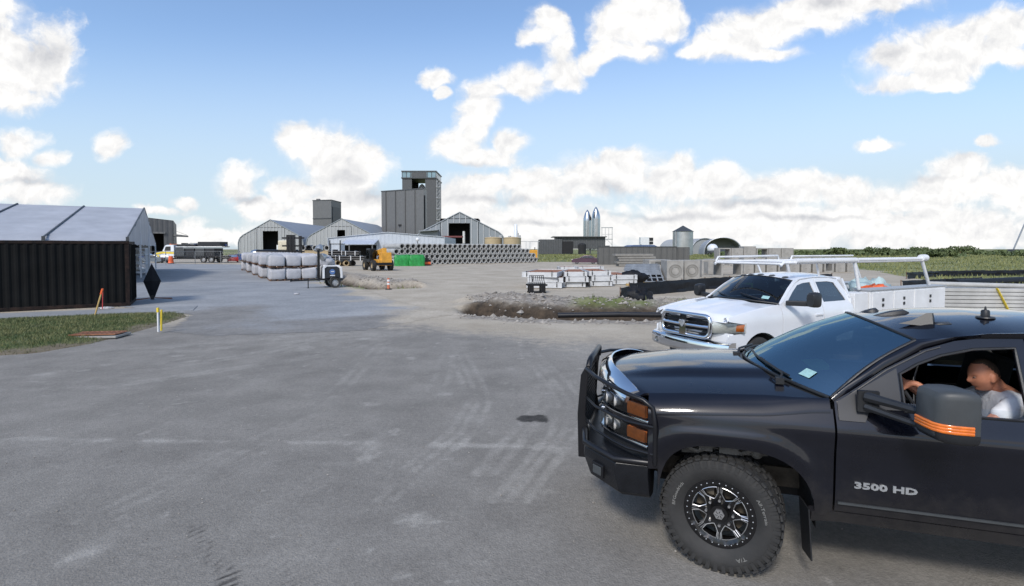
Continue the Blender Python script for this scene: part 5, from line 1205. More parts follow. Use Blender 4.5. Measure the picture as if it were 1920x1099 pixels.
# roll-up sign seen from behind
p = gp(286, 562); sg_ = thing('road_sign', 'black diamond roll-up sign turned away, on low red feet beside the container', 'sign', (p.x, p.y, 0), R(38))
b = MB(); q = [(0, 1.78), (.57, .90), (.08, .10), (-.08, .10), (-.57, .90)]
q = [(0, 1.80), (.36, .92), (.10, .12), (-.10, .12), (-.36, .92)]
b.add([(x, -.10 * (1 - abs(z - .9) / .9) , z) for x, z in q] + [(0, -.14, .92)], [(0, 5, 1), (1, 5, 2), (2, 5, 3), (3, 5, 4), (4, 5, 0)]); b.build('sign_face', M['tarp_black'], sg_, solid=.012, recalc=False)
b = MB(); b.tube([(-.36, .0, .92), (0, .03, .93), (.36, .0, .92)], .014, 6); b.build('cross_brace', M['maroon_rod'] if 'maroon_rod' in M else M['rust'], sg_)
b = MB(); b.tube([(0, .02, .12), (0, .02, 1.78)], .014, 6); b.build('upright_brace', M['black_steel'], sg_)
b = MB(); b.box((0, .02, .12), (.14, .14, .2)); b.build('spring_base', M['black_steel'], sg_)
for a in (15, 165, -20, 200):
    b = MB(); b.bar((0, .02, .10), (.85 * cos(R(a)), .02 + .85 * sin(R(a)), .02), .045, .03); b.build('foot', M['rust'], sg_)
# stakes and drain in the grass
def post(name, lb, cat, base, top, r, mt, tip=None, group=None):
    t = thing(name, lb, cat, (base.x, base.y, base.z), 0, group); d = Vector(top) - Vector(base)
    b = MB(); b.bar((0, 0, -.05), d, r, r * .7); b.build('post', mt, t)
    if tip: b = MB(); b.bar(d * .80, d * 1.005, r * 1.25, r * .95); b.build('painted_tip', tip, t)
    return t
h0 = .11
p = gp(177, 592, h0); post('survey_stake', 'leaning wooden stake with orange top in front of the black container', 'stake', p, p + Vector((.28, .05, .96)), .05, M['timber'], M['orange'])
p2 = gp(192, 580, .03); t = post('marker_flag', 'thin red stake leaning beside the orange topped wooden stake', 'stake', p2, p2 + Vector((-.04, .1, .72)), .028, M['red_paint'])
p = gp(297, 619, h0); post('marker_post', 'white post with yellow top at the grass corner, left of the pair', 'post', p, p + Vector((0, 0, .66)), .05, M['white_steel'], M['yellow_paint'])
p = gp(302.5, 617, h0); post('marker_post', 'yellow post at the grass corner, right of the pair', 'post', p, p + Vector((.02, 0, .58)), .045, M['yellow_paint'])
p = gp(185, 626, h0); dr = thing('storm_drain', 'rusty grated storm drain set in the grass', 'drain', (p.x, p.y, .085), R(8)); dr.scale = (.86, .86, .8)
b = MB(); b.box((0, 0, -.03), (1.5, .85, .08)); b.build('kerb_frame', M['concrete'], dr, bevel=.02)
b = MB(); 
for k in range(9): b.box((-.6 + k * .15, 0, .058), (.08, .62, .03))
b.box((0, .31, .058), (1.36, .06, .034)); b.box((0, -.31, .058), (1.36, .06, .034)); b.build('grate', M['rust'], dr)
b = MB(); b.box((0, 0, .052), (1.4, .66, .004)); b.build('shaft', M['rust'], dr)
p = gp(200, 579, .03); b = MB(); lump(b, (0, 0, .04), (.32, .12, .05), 12, 7, .35, 0, 9); o = b.build('paper_bag', M['bag'], smooth=50); o.location = p; tag(o, 'small white bag lying at the foot of the black container', 'bag')
p = gp(556, 552, .01); b = MB(); lump(b, (0, 0, .03), (.16, .1, .04), 10, 6, .35, 0, 4); o = b.build('litter', M['bag'], smooth=50); o.location = p; tag(o, 'scrap of white litter on the concrete in front of the light tower', 'litter')
# traffic drum, delineator
p = gp(320.5, 494.5); b = thing('traffic_drum', 'orange traffic drum beside the front wheel of the white and yellow truck', 'traffic drum', (p.x, p.y, 0))
m_ = MB(); m_.lathe([(.001, 1.30), (.30, 1.30), (.32, 1.22), (.34, .9), (.36, .88), (.36, .62), (.38, .6), (.38, .34), (.40, .32), (.42, .08), (.001, .08)], 20); m_.build('barrel', M['orange'], b, smooth=40)
m_ = MB(); m_.lathe([(.001, 0), (.50, 0), (.50, .09), (.40, .10), (.001, .10)], 20); m_.build('base', M['rubber'], b, smooth=40)
p = gp(728.5, 543); dl = thing('delineator', 'orange and white delineator post standing by the ditch', 'delineator', (p.x, p.y, H(p.x, p.y)))
m_ = MB(); m_.lathe([(.001, .04), (.09, .04), (.08, .4), (.07, .70), (.001, .72)], 14); m_.build('post', mat('faded_orange', (.55, .17, .09), .7, 0, .2, 6), dl, smooth=40)
for z in (.30, .50): m_ = MB(); m_.lathe([(.089, z), (.082, z + .12)], 14); m_.build('white_band', M['white_steel'], dl)
m_ = MB(); m_.lathe([(.001, 0), (.2, 0), (.19, .06), (.001, .06)], 14); m_.build('base', M['rubber'], dl)
# bulk bags on pallets
def bag_mesh(seed, mt):
    rs = random.Random(seed); b = MB(); rings = []; n = 20
    for z, k in ((0, .96), (.04, 1.0), (.25, 1.02), (.5, 1.03), (.70, 1.0), (.77, .94), (.84, .62), (.90, .26)):
        ring = []
        for j in range(n):
            a = 2*pi*j/n; e = .24; w = 1 + .03 * sin(3 * a + seed + z * 5) + rs.uniform(-.02, .02)
            ring.append((.56 * k * w * (abs(cos(a)) ** e) * (1 if cos(a) >= 0 else -1), .56 * k * w * (abs(sin(a)) ** e) * (1 if sin(a) >= 0 else -1), z + (.05 * sin(2 * a + seed) if z > .6 else 0)))
        rings.append(ring)
    b.loft(rings); return b.build('bulk_bag', mt, smooth=60)
def pallet_mesh():
    b = MB()
    for j in (-.46, -.23, 0, .23, .46): b.box((0, j, .125), (1.12, .14, .025))
    for i in (-.5, 0, .5): b.box((i, 0, .065), (.1, 1.06, .09))
    for j in (-.46, 0, .46): b.box((0, j, .012), (1.12, .14, .02))
    return b.build('pallet', M['wood'])
bags = [bag_mesh(k, M['bag']) for k in range(4)] + [bag_mesh(9, M['bag_grey'])]; pal0 = pallet_mesh(); used_bag = set(); used_pal = [False]
NR, NC = 12, 4; base = Vector((-18.6, 40.3, 0)); roww = ['front row'] + [f'{ORD[k]} row back' for k in range(1, NR)]
for r_ in range(NR):
    for c_ in range(NC):
        for tier in (0, 1):
            if tier == 0 and 0 < r_ < NR - 1 and 0 < c_ < NC - 1: continue
            if r_ in (4, 8) and c_ == 0 and tier == 1: pass
            q = base + u2 * (c_ * 1.20 + random.uniform(-.05, .05)) + v2 * (r_ * 2.15 + random.uniform(-.2, .2)) + u2 * (.18 * sin(r_ * 2.1)); z = tier * 1.03
            tn_ = 'upper tier' if tier else 'lower tier'; cn = ('left end', 'second from the left', 'third from the left', 'right end')[c_]
            if used_pal[0]: po = pal0.copy(); COL.objects.link(po)
            else: po = pal0; used_pal[0] = True
            po.location = q + Vector((0, 0, z + .01)); po.rotation_euler = (0, 0, UA + random.uniform(-.04, .04))
            tag(po, f'wooden pallet under the {tn_} bag, {roww[r_]}, {cn}', 'pallet', 'pallets under the bulk bags')
            k = 4 if (c_ == 0 and (r_ % 3 == 1)) else random.randrange(4)
            if k in used_bag: bo = bags[k].copy(); COL.objects.link(bo)
            else: bo = bags[k]; used_bag.add(k)
            bo.location = q + Vector((0, 0, z + .15)); bo.rotation_euler = (0, 0, UA + random.uniform(-.06, .06) + random.choice((0, pi/2, pi)))
            tag(bo, f'{"grey" if k == 4 else "white"} bulk bag in the {tn_}, {roww[r_]}, {cn}', 'bulk bag', 'bulk bags stacked two high')
for k in range(5):
    if k not in used_bag: bpy.data.objects.remove(bags[k])
# light tower
p = gp(617, 540); lt = thing('light_tower', 'towable light tower with white and black body, lamps folded, in front of the bags', 'light tower', (p.x - .15, p.y + .55, 0), UA + pi)   # local +x = drawbar side
b = MB(); b.box((-.05, 0, .98), (1.05, 1.15, .72), top=.86); bo = b.build('body', M['black_plastic'], lt, bevel=.03)
for y in (.59, -.59):
    for x in (.50, -.62):
        b = MB(); b.bar((x, y, .62), (x * .98, y * .95, 1.30), .13, .05, up=(0, 1, 0)); b.bar((x * .98, y * .95, 1.28), (x * .62, y * .86, 1.42), .13, .05, up=(0, 1, 0)); b.build('white_panel', M['white_steel'], lt, bevel=.01)
b = MB(); b.box((-.05, 0, 1.40), (1.0, 1.0, .10)); b.build('lid', M['white_steel'], lt, bevel=.04)
b = MB(); b.M = T(-.05, .575, 1.03) @ RX(-pi/2); b.lathe([(.001, .012), (.17, .012), (.175, 0)], 24); em = b.build('round_logo', M['blue_logo'] if 'blue_logo' in M else mat('blue_logo_paint', (.08, .16, .36), .5), lt)
b = MB(); b.box((-.05, .592, 1.05), (.2, .006, .05)); b.box((-.05, .60, .80), (.3, .02, .07)); b.build('pale_lettering', M['white_steel'], em)
b = MB(); b.box((.0, 0, .55), (1.5, 1.0, .1)); b.bar((.7, 0, .52), (2.35, 0, .50), .09, .09); b.bar((.7, .45, .52), (1.5, 0, .52), .06); b.bar((.7, -.45, .52), (1.5, 0, .52), .06); b.cyl((2.35, 0, .44), (2.35, 0, .58), .05); b.build('drawbar_frame', M['black_steel'], lt)
b = MB(); b.cyl((1.35, .12, .0), (1.35, .12, .62), .03); b.cyl((1.35, .12, 0), (1.35, .12, .03), .09); b.build('jack_stand', M['black_steel'], lt)
for sy in (1, -1):
    b = MB(); b.tube([(-.48, sy * .72, .5), (-.42, sy * .72, .66), (-.2, sy * .72, .74), (.05, sy * .72, .66), (.12, sy * .72, .5)], .05, 6); b.build('mudguard', M['black_plastic'], lt)
make_wheel('wheel', lt, (-.18, .72, .34), 1, 0, .34, .2, .2, False, False); make_wheel('wheel', lt, (-.18, -.72, .34), -1, 0, .34, .2, .2, False, False)
b = MB(); b.box((.68, 0, 1.55), (.14, .14, 2.2)); b.box((.68, 0, 2.62), (.2, .3, .10)); b.build('mast', M['black_steel'], lt)
for x, y, z, t_ in ((.62, .22, 2.62, 20), (.62, -.28, 2.55, 10), (.36, .25, 2.02, 75), (.30, -.2, 1.98, 70)):
    b = MB(); b.M = T(x, y, z) @ RY(-R(t_)) @ RX(R(14)); b.lathe([(.001, .20), (.09, .17), (.20, .02), (.26, -.18), (.25, -.19), (.001, -.15)], 18); b.build('lamp_head', M['galv'], lt, smooth=40)
b = MB(); lump(b, (.12, .05, 1.66), (.42, .42, .34), 16, 10, .22, 0, 2); b.build('silver_cover', M['tarp_white'], lt, smooth=50)
# telehandler, heading away
p = gp(716, 508); th = thing('telehandler', 'yellow telehandler seen from behind beside the green bundles', 'telehandler', (p.x - .9, p.y + 1.7, 0), UA + pi/2)
b = MB(); b.box((0, .05, .95), (4.4, 1.1, .7)); b.build('chassis', M['yellow'], th, bevel=.05)
b = MB(); b.box((-1.75, -.35, 1.35), (1.0, 1.3, 1.5), top=.9); b.box((.4, -.75, 1.2), (2.2, .6, .8)); b.build('engine_cover', M['yellow'], th, bevel=.06)
b = MB(); b.bar((-2.1, -.15, 2.35), (2.9, -.15, 1.75), .5, .55); b.bar((-2.1, -.15, 1.7), (-1.2, -.15, 2.4), .4, .4); bm2 = b.build('boom', M['yellow'], th, bevel=.04)
b = MB(); b.bar((2.8, -.15, 1.8), (3.3, -.15, .6), .3, .3); b.box((3.4, -.15, .75), (.12, 1.5, .9)); b.build('fork_carriage', M['black_steel'], bm2)
b = MB(); b.box((.35, .68, 1.75), (1.6, .85, 1.6), top=.86); cb = b.build('cab', M['black_steel'], th, bevel=.06)
b = MB(); b.box((.35, 1.10, 1.85), (1.2, .03, 1.0), top=.9); b.box((-.46, .68, 1.9), (.03, .66, .9)); b.build('window', M['glass_dark'], cb)
for x, sy in ((1.6, 1), (1.6, -1), (-1.5, 1), (-1.5, -1)):
    w = make_wheel('wheel', th, (x, sy * 1.0, .62), sy, 0, .62, .42, .33, False, True)
    for c in w.children: c.data.materials[0] = M['tan']
b = MB(); b.box((-2.3, -.1, .8), (.1, 2.0, .3)); b.build('rear_bumper', M['black_steel'], th)
# green bundles
for px, w_, lb in ((752, 2.1, 'green plastic wrapped bundle next to the telehandler, left of the two'), (779, 2.1, 'green plastic wrapped bundle against the pipe stack, right of the two')):
    p = gp(px, 499); b = MB(); rings = []
    for z in (0, .12, .5, .9, 1.3, 1.55, 1.62):
        ring = []
        for j in range(28):
            a = 2*pi*j/28; e = .35; k = (.9 if z > 1.5 else 1.0) * (1 + .06 * sin(7 * a + z * 4 + px) + random.uniform(-.03, .03)); ring.append((1.15 * k * (abs(cos(a)) ** e) * (1 if cos(a) >= 0 else -1), .9 * k * (abs(sin(a)) ** e) * (1 if sin(a) >= 0 else -1), z * (1.0 + .05 * sin(3 * a + px))))
        rings.append(ring)
    b.loft(rings); o = b.build('wrapped_bundle', M['green_wrap'], smooth=40); o.location = (p.x, p.y + .9, 0); o.rotation_euler = (0, 0, UA * .6); tag(o, lb, 'bundle', 'green bundles')
# small orange machine
p = gp(799, 498); mc = thing('plate_compactor', 'small orange and black compactor standing in front of the pipe stack', 'compactor', (p.x, p.y, 0), .3)
b = MB(); b.box((0, 0, .35), (1.3, .7, .4)); b.build('body', M['orange'], mc, bevel=.05)
b = MB(); b.box((0, 0, .1), (1.5, .8, .16)); b.build('plate', M['black_steel'], mc)
b = MB(); b.box((.1, 0, .85), (.6, .5, .6)); b.box((.1, 0, 1.35), (.3, .3, .5)); b.build('engine', M['black_steel'], mc, bevel=.04)
b = MB(); b.tube([(.5, .3, .5), (.9, .3, 1.3), (.95, 0, 1.35), (.9, -.3, 1.3), (.5, -.3, .5)], .035, 6); b.build('handle', M['black_steel'], mc)
# concrete pipes, four rows
OD, ID, LP = .935, .66, 7.3
pm = MB(); n = 24
pm.lathe([(ID/2, 0), (OD/2, 0), (OD/2, LP), (ID/2, LP), (ID/2, 0)], n, 0, RX(-pi/2)); pipe0 = pm.build('concrete_pipe', M['concrete_pipe'], smooth=40); first = True
P0 = gp(744, 497) ; th_p = UA + R(3); du = Vector((cos(th_p), sin(th_p), 0))
counts = [(0, 30), (0, 29), (-1, 28), (0, 25)]
rows_n = ['bottom row', 'second row up', 'third row up', 'top row']
for rw, (st, n) in enumerate(counts):
    for i in range(n):
        o = pipe0 if first else pipe0.copy()
        if not first: COL.objects.link(o)
        first = False
        s_ = (st + i) * OD * 1.008 + (rw % 2) * OD * .5 - (OD * .5 if rw == 2 else 0) * 0 + (OD if rw == 2 else 0)
        if rw == 3: s_ += OD * .5
        q = P0 + du * s_; o.location = (q.x, q.y, OD/2 + rw * OD * .872); o.rotation_euler = (0, 0, th_p); tag(o, f'grey concrete pipe, {nth(i, n)} in the {rows_n[rw]} of the stack', 'pipe', 'stacked concrete pipes')
# black pipe bundles left of the telehandler
for k, (px, lb) in enumerate(((622, 'leftmost'), (634, 'second from left'), (650, 'third from left'), (662, 'rightmost'))):
    p = gp(px, 499); b = MB(); b.lathe([(.30, 0), (.42, 0), (.42, 5), (.30, 5), (.30, 0)], 20, 0, RX(-pi/2)); o = b.build('clay_pipe', M['tan'] if k in (1, 2) else M['black_pipe'], smooth=40); o.location = (p.x, p.y, .42); o.rotation_euler = (0, 0, UA); tag(o, f'short pipe under the black bundles, {lb} of the four', 'pipe', 'pipes under the black bundles')
for k, (px, zz, dy) in enumerate(((620, 1.35, .7), (646, 1.3, .3), (668, 1.3, .2), (628, 2.05, 1.2), (655, 2.0, 1.0))):
    p = gp(px, 499); t = thing('pipe_bundle', ('black pipe bundle lying across the short pipes, left end', 'black pipe bundle lying across the short pipes, in the middle', 'black pipe bundle lying across the short pipes, nearest the telehandler', 'black pipe bundle on top of the others, left one', 'black pipe bundle on top of the others, right one')[k], 'bundle', (p.x, p.y + dy, zz - .46), .12 * (k % 2), 'black bundles')
    for r_ in range(2):
        for c_ in range(3): b = MB(); b.cyl((-1.25, -.34 + c_ * .34, .17 + r_ * .32), (1.25, -.34 + c_ * .34, .17 + r_ * .32), .165, 12); b.build('pipe', M['black_pipe'], t, smooth=40)
    for x in (-.7, .7): b = MB(); b.box((x, 0, .33), (.10, 1.06, .70)); b.build('white_strap', M['white_steel'], t)
# ------------------------------------------------------------------ right half of the yard
def white_beam(lb, c, ln, w, h, rz, rust=True):
    t = thing('formwork_box', lb, 'formwork', c, rz, 'white steel formwork boxes'); b = MB()
    b.box((0, -w/2 + .02, h/2), (ln, .04, h)); b.box((0, w/2 - .02, h/2), (ln, .04, h)); b.box((-ln/2 + .02, 0, h/2), (.04, w - .09, h)); b.box((ln/2 - .02, 0, h/2), (.04, w - .09, h)); b.box((0, 0, h - .06), (ln - .09, w - .09, .03), 1)
    b.box((0, -w/2 - .01, .03), (ln + .02, .03, .05)); b.build('side_plate', [M['form_white'], M['rust']], t, bevel=.006)
    for x in (-ln*.36, ln*.36):
        b = MB(); b.box((x, -w/2 - .02, h * .5), (.05, .03, h * .7)); b.box((x, -w/2, h + .03), (.05, .05, .08)); b.build('lug', M['black_steel'], t)
    for y in (-w*.3, w*.3):
        b = MB(); b.box((-ln/2 - .02, y, h * .5), (.03, .05, h * .7)); b.build('lug', M['black_steel'], t)
cols = [(1021, 541, -.2), (1075, 539.5, 0), (1117, 537.5, .1), (1159, 534.0, .15)]
names = ['left pile', 'second pile from the left', 'third pile from the left', 'right pile']
for ci, (px, py, rr_) in enumerate(cols):
    p = gp(px, py); w_ = 1.46 if ci else 2.25
    if ci == 3: w_ = 1.75
    for k in range(3 if ci < 3 else 2):
        hh = .325; q = Vector((p.x, p.y, 0)) + Vector((.12, 1, 0)).normalized() * 2.6 + Vector((random.uniform(-.07, .07), random.uniform(-.12, .12), 0))
        white_beam(f'white steel formwork box, {("bottom", "middle", "top")[k] if ci < 3 else ("bottom", "top")[k]} of the {names[ci]}', (q.x, q.y, k * (hh + .012) + (.03 if k == 0 else .03)), w_, 5.2, hh, R(-7 + 4 * ci + random.uniform(-1.5, 1.5)) + (R(-8) if ci == 0 and k == 2 else 0))
p = gp(1108, 513); white_beam('white steel formwork box standing alone behind the piles, right one', (p.x, p.y + 2, .3), 2.6, 3, .38, .1)
p = gp(1085, 512); white_beam('white steel formwork box standing alone behind the piles, left one', (p.x - .5, p.y + 3, .2), 2.6, 3, .38, .05)
# black steel fork frame
p = gp(1006, 549); ff = thing('fork_frame', 'black steel rack with upright bars in front of the white boxes', 'steel rack', (p.x, p.y, H(p.x, p.y)), .1)
b = MB()
for y in (-.3, .3): b.box((0, y, .46), (1.15, .08, .1)); b.box((0, y, .04), (1.0, .08, .08))
b.build('bearer', M['black_steel'], ff)
for x in (-.40, -.27, .27, .40):
    b = MB(); b.box((x, -.3, .25), (.13, .10, .36)); b.box((x, .3, .25), (.13, .10, .36)); b.build('leg', M['black_steel'], ff)
for i in range(8):
    b = MB(); b.bar((-.42 + i * .12, -.30, .5), (-.38 + i * .11, .10, .98), .035); b.build('bar', M['black_steel'], ff)
b = MB(); b.bar((-.42, .1, .97), (.44, .1, .97), .04); b.build('top_bar', M['black_steel'], ff)
# leaning grey mesh barriers
p = gp(1222, 531); M['barrier'] = mat('weathered_grey_plastic', (.20, .22, .245), .5, 0, .25, 2)
for k in range(4):
    t = thing('barrier_panel', f'grey slotted barrier panel leaning by the culverts, {("front", "second", "third", "rear")[k]} of the stack', 'barrier', (p.x - .1 + k * .10, p.y + .5 + k * .35, .06 + .04 * k), R(14 + 2 * k), 'leaning grey barriers')
    b = MB(); w_, h_ = 2.9, 1.5; X = RX(R(-52 + 4 * k))
    b.M = X
    for zz in (0, .45, 1.45): b.box((0, 0, zz), (w_, .05, .10))
    b.box((0, 0, 1.12), (w_, .02, .66)); b.box((0, .12, .5), (w_, .02, .9), 1)  # dark backing sheet added behind, for the black gaps between the struts
    for i in range(7): b.box((-w_/2 + .05 + i * (w_ - .1) / 6, -.012, .72), (.09, .05, 1.45), rot=Matrix.Rotation(R(12), 3, 'Y'))
    b.build('panel', [M['barrier'], M['tarp_black']], t)
b = MB(); lump(b, (0, 0, .5), (.9, .5, .5), 18, 10, .25, 0, 12); o = b.build('tarp_heap', M['tarp_black'], smooth=50); p3 = gp(1192, 533); o.location = (p3.x, p3.y + .6, -.05); tag(o, 'dark tarpaulin heap at the left end of the leaning barriers', 'tarp')
for k, (px, py, ln) in enumerate(((1205, 536, 2.4), (1238, 533, 2.6))):
    p = gp(px, py); b = MB(); b.box((0, 0, .10), (ln, .16, .14)); o = b.build('timber_beam', M['timber'], bevel=.01); o.location = (p.x, p.y, .0); o.rotation_euler = (0, 0, R(12)); tag(o, f'yellow timber beam on the ground before the barriers, {("left", "right")[k]} one', 'timber', 'yellow timbers')
# concrete culverts and slabs
def culvert(lb, x, y, rz, w=1.25, d=1.6, h=1.65, kind='disc', z=0):
    t = thing('culvert_box', lb, 'culvert', (x, y, z), rz, 'precast concrete culvert boxes')
    b = MB()
    if kind in ('disc', 'plain'):
        b.box((0, 0, h/2), (w, d, h)); o = b.build('box', M['concrete'], t, bevel=.03)
        if kind == 'plain':
            for zz in (.28, .72): b = MB(); b.box((0, -d/2 - .004, h * zz), (.16, .02, .08)); b.build('lifting_pocket', M['concrete_dark'], t)
            return
        b = MB(); b.M = T(0, -d/2, h * .52) @ RX(pi/2); r = min(w, h) * .40; b.lathe([(r, -.001), (r, .025), (r - .03, .03), (r - .05, .004), (r * .62, .004), (r * .60, .03), (r * .55, .03), (r * .53, .002)], 32); b.build('knockout_ring', M['concrete_dark'], t, smooth=40)
    else:
        th_ = .17
        b.box((0, 0, th_/2), (w, d, th_)); b.box((0, 0, h - th_/2), (w, d, th_)); b.box((-w/2 + th_/2, 0, h/2), (th_, d, h - 2*th_ - .002)); b.box((w/2 - th_/2, 0, h/2), (th_, d, h - 2*th_ - .002)); b.build('box', M['concrete'], t, bevel=.015)
def cplace(lb, px, py, kind, w, d=1.6, h=1.65, rz=0.0, z=0): p = gp(px, py); culvert(lb, p.x, p.y + d/2, rz, w, d, h, kind, z)
cplace('concrete culvert with ring mark right of the grey barriers, left of two', 1266, 529.5, 'disc', 1.25)
cplace('concrete culvert with ring mark right of the grey barriers, right of two', 1297.5, 528.5, 'disc', 1.2)
cplace('low open concrete box section behind the grey barriers', 1237, 520, 'open', 1.9, 2.2, 1.55)
cplace('open concrete box section right of the ring marked pair', 1336, 520, 'open', 1.9, 1.7, 1.55)
cplace('open concrete box section nearest the white truck windscreen', 1372, 519, 'open', 2.0, 1.7, 1.55)
cplace('plain concrete block behind the open box sections', 1341, 514, 'plain', 1.4, 1.4, 1.5)
for k in range(10):
    px = 1404 + k * 21.5
    cplace(f'pale concrete box in the row behind the white cab, {nth(k, 10)}', px, 513 - .3 * k, 'open' if k % 4 == 3 else 'plain', 1.02, 1.3, 1.6)
for k in range(6):
    px = 1359 + k * 23.5; cplace(f'tall concrete box in the far double stacked row, {nth(k, 6)}', px, 499, 'plain' if k % 3 else 'open', 1.75, 1.8, 2.65 if k != 2 else 2.9)
for i in range(5):
    p = gp(1196, 500); b = MB(); b.box((0, 0, 0), (5.4, 2.2, .30)); b.box((0, 0, -.17), (4.9, 1.8, .05)); o = b.build('slab', M['concrete_dark'], bevel=.02); o.location = (p.x + random.uniform(-.15, .15) - (.3 if i == 4 else 0), p.y + 1.4, .20 + i * .36); o.rotation_euler = (0, 0, random.uniform(-.03, .03)); tag(o, f'flat concrete slab before the grey shed, {("bottom", "second", "middle", "fourth", "top")[i]} of the stack', 'slab', 'stacked slabs')
# long grey corrugated sheds (container pair)
M['grey_shed'] = ribbed('grey_corrugated_steel', (0.105, 0.105, 0.10), .9, 0, .55, .2, .1, .05)
p = gp(1123, 496.5); sh = thing('storage_shed', 'long grey corrugated metal shed behind the slab stack', 'shed', (p.x, p.y, 0), R(-4))
b = MB(); b.box((6.0, 1.25, 1.42), (12.1, 2.5, 2.84)); b.build('wall', M['grey_shed'], sh)
b = MB(); b.box((6.0, 1.25, 2.87), (12.3, 2.7, .07)); b.build('roof', M['grey_plastic'], sh)
b = MB(); b.box((12.0 + 1.15, 1.6, 1.4), (2.1, 2.4, 2.8)); b.build('annex', M['grey_shed'], sh)
# silt fences
def silt(lb, pts, h, group='silt fences'):
    t = thing('silt_fence', lb, 'fence', (0, 0, 0), 0, group); rows = []
    pl = densify([(a, c) for a, c in pts] + [(a, c) for a, c in pts[::-1]], .5); pl = pl[:len(pl)//2 + 1]
    for i, (x, y) in enumerate(pl):
        z = H(x, y); ru = random.uniform; rows.append([(x + ru(-.08, .08), y - .12 + ru(-.10, .10), z - .05)] + [(x + ru(-.05, .05), y - .06 + ru(-.07, .07), z + h * q) for q in (.25, .5, .75)] + [(x, y + ru(-.01, .01), z + h * (1 - .05 * sin(i * 1.3) ** 2))])
    b = MB(); b.loft(rows, caps=False, ring_closed=False); b.build('fabric', M['tarp_black'], t, smooth=20, solid=.006)
    for i in range(0, len(pl), 5):
        b = MB(); x, y = pl[i]; b.box((x, y + .04, H(x, y) + h * .5), (.04, .04, h * 1.15)); b.build('stake', M['wood'], t)
A = lambda px, py: tuple(gp(px, py).xy)
silt('black silt fence running from the tarp heap to behind the white truck', [A(1180, 556), A(1260, 549), A(1330, 542), A(1430, 536), A(1560, 532)], .72)
silt('torn black silt fence end hanging down beside the trench', [A(1163, 560), A(1180, 556)], .55)
silt('far black silt fence along the grass on the right', [A(1700, 523), A(1760, 519), A(1850, 517.5), A(1990, 516)], .55)
silt('near black silt fence right of the white rack, on the gravel', [A(1690, 541), A(1780, 536), A(1840, 533)], .5)
p = gp(1200, 572); b = MB(); lump(b, (0, 0, .22), (.52, .42, .42), 20, 12, .45, 0, 21); o = b.build('crumpled_tarp', M['tarp_black'], smooth=40); o.location = (p.x, p.y, H(p.x, p.y) - .1); tag(o, 'crumpled black plastic hanging over the trench edge', 'tarp')
b = MB(); pa, pb = gp(1790, 538), gp(2000, 528); b.tube([(pa.x, pa.y, .2), ((pa.x + pb.x) / 2, (pa.y + pb.y) / 2, .22), (pb.x, pb.y, .2)], .28, 14); o = b.build('drain_pipe', M['tarp_black'], smooth=60); tag(o, 'long black drain pipe lying on the gravel at the far right', 'pipe')
pa = gp(1046, 594.5); pa.z = .0; b = MB(); b.tube([(pa.x, pa.y, .06), (pa.x + 2.2, pa.y - .05, .10), (pa.x + 4.8, pa.y - .22, .09)], .095, 14); o = b.build('drain_pipe', M['black_pipe'], smooth=60); tag(o, 'thin black drain pipe lying along the near edge of the trench', 'pipe')
# white planks with a yellow strap, right
p = gp(1850, 600); ps = Vector((p.x, p.y, 0))
pz = R(-6); M['dirty_white'] = mat('dusty_white_board', (.40, .40, .385), .7, 0, .2, 1.5)
def plank(i, j, lb):
    b = MB(); b.box((0, 0, 0), (3.3, .5, .115)); o = b.build('white_plank', M['dirty_white'], bevel=.008); o.location = ps + Vector((random.uniform(-.06, .06), .3 + j * .55, .10 + i * .135)); o.rotation_euler = (0, 0, pz); tag(o, lb, 'plank', 'stacked white planks')
for i in range(8):
    for j in range(2): plank(i, j, f'white plank in the stack by the right edge, {ORD[i]} layer up, {("front", "back")[j]} one')
b = MB(); b.tube([(-1.75, -.05, 1.20), (1.75, .05, 1.12)], .085, 12); o = b.build('white_tube', M['dirty_white'], smooth=50); o.location = ps + Vector((.05, .35, .05)); o.rotation_euler = (0, 0, pz); tag(o, 'long white tube lying on top of the white plank stack', 'tube')
b = MB(); b.bar((0, 0, 0), (.55, -.1, -1.15), .11, .015); o = b.build('strap', M['yellow_paint']); o.location = ps + Vector((.30, -.02, 1.13)); tag(o, 'yellow strap hanging down the white plank stack', 'strap')

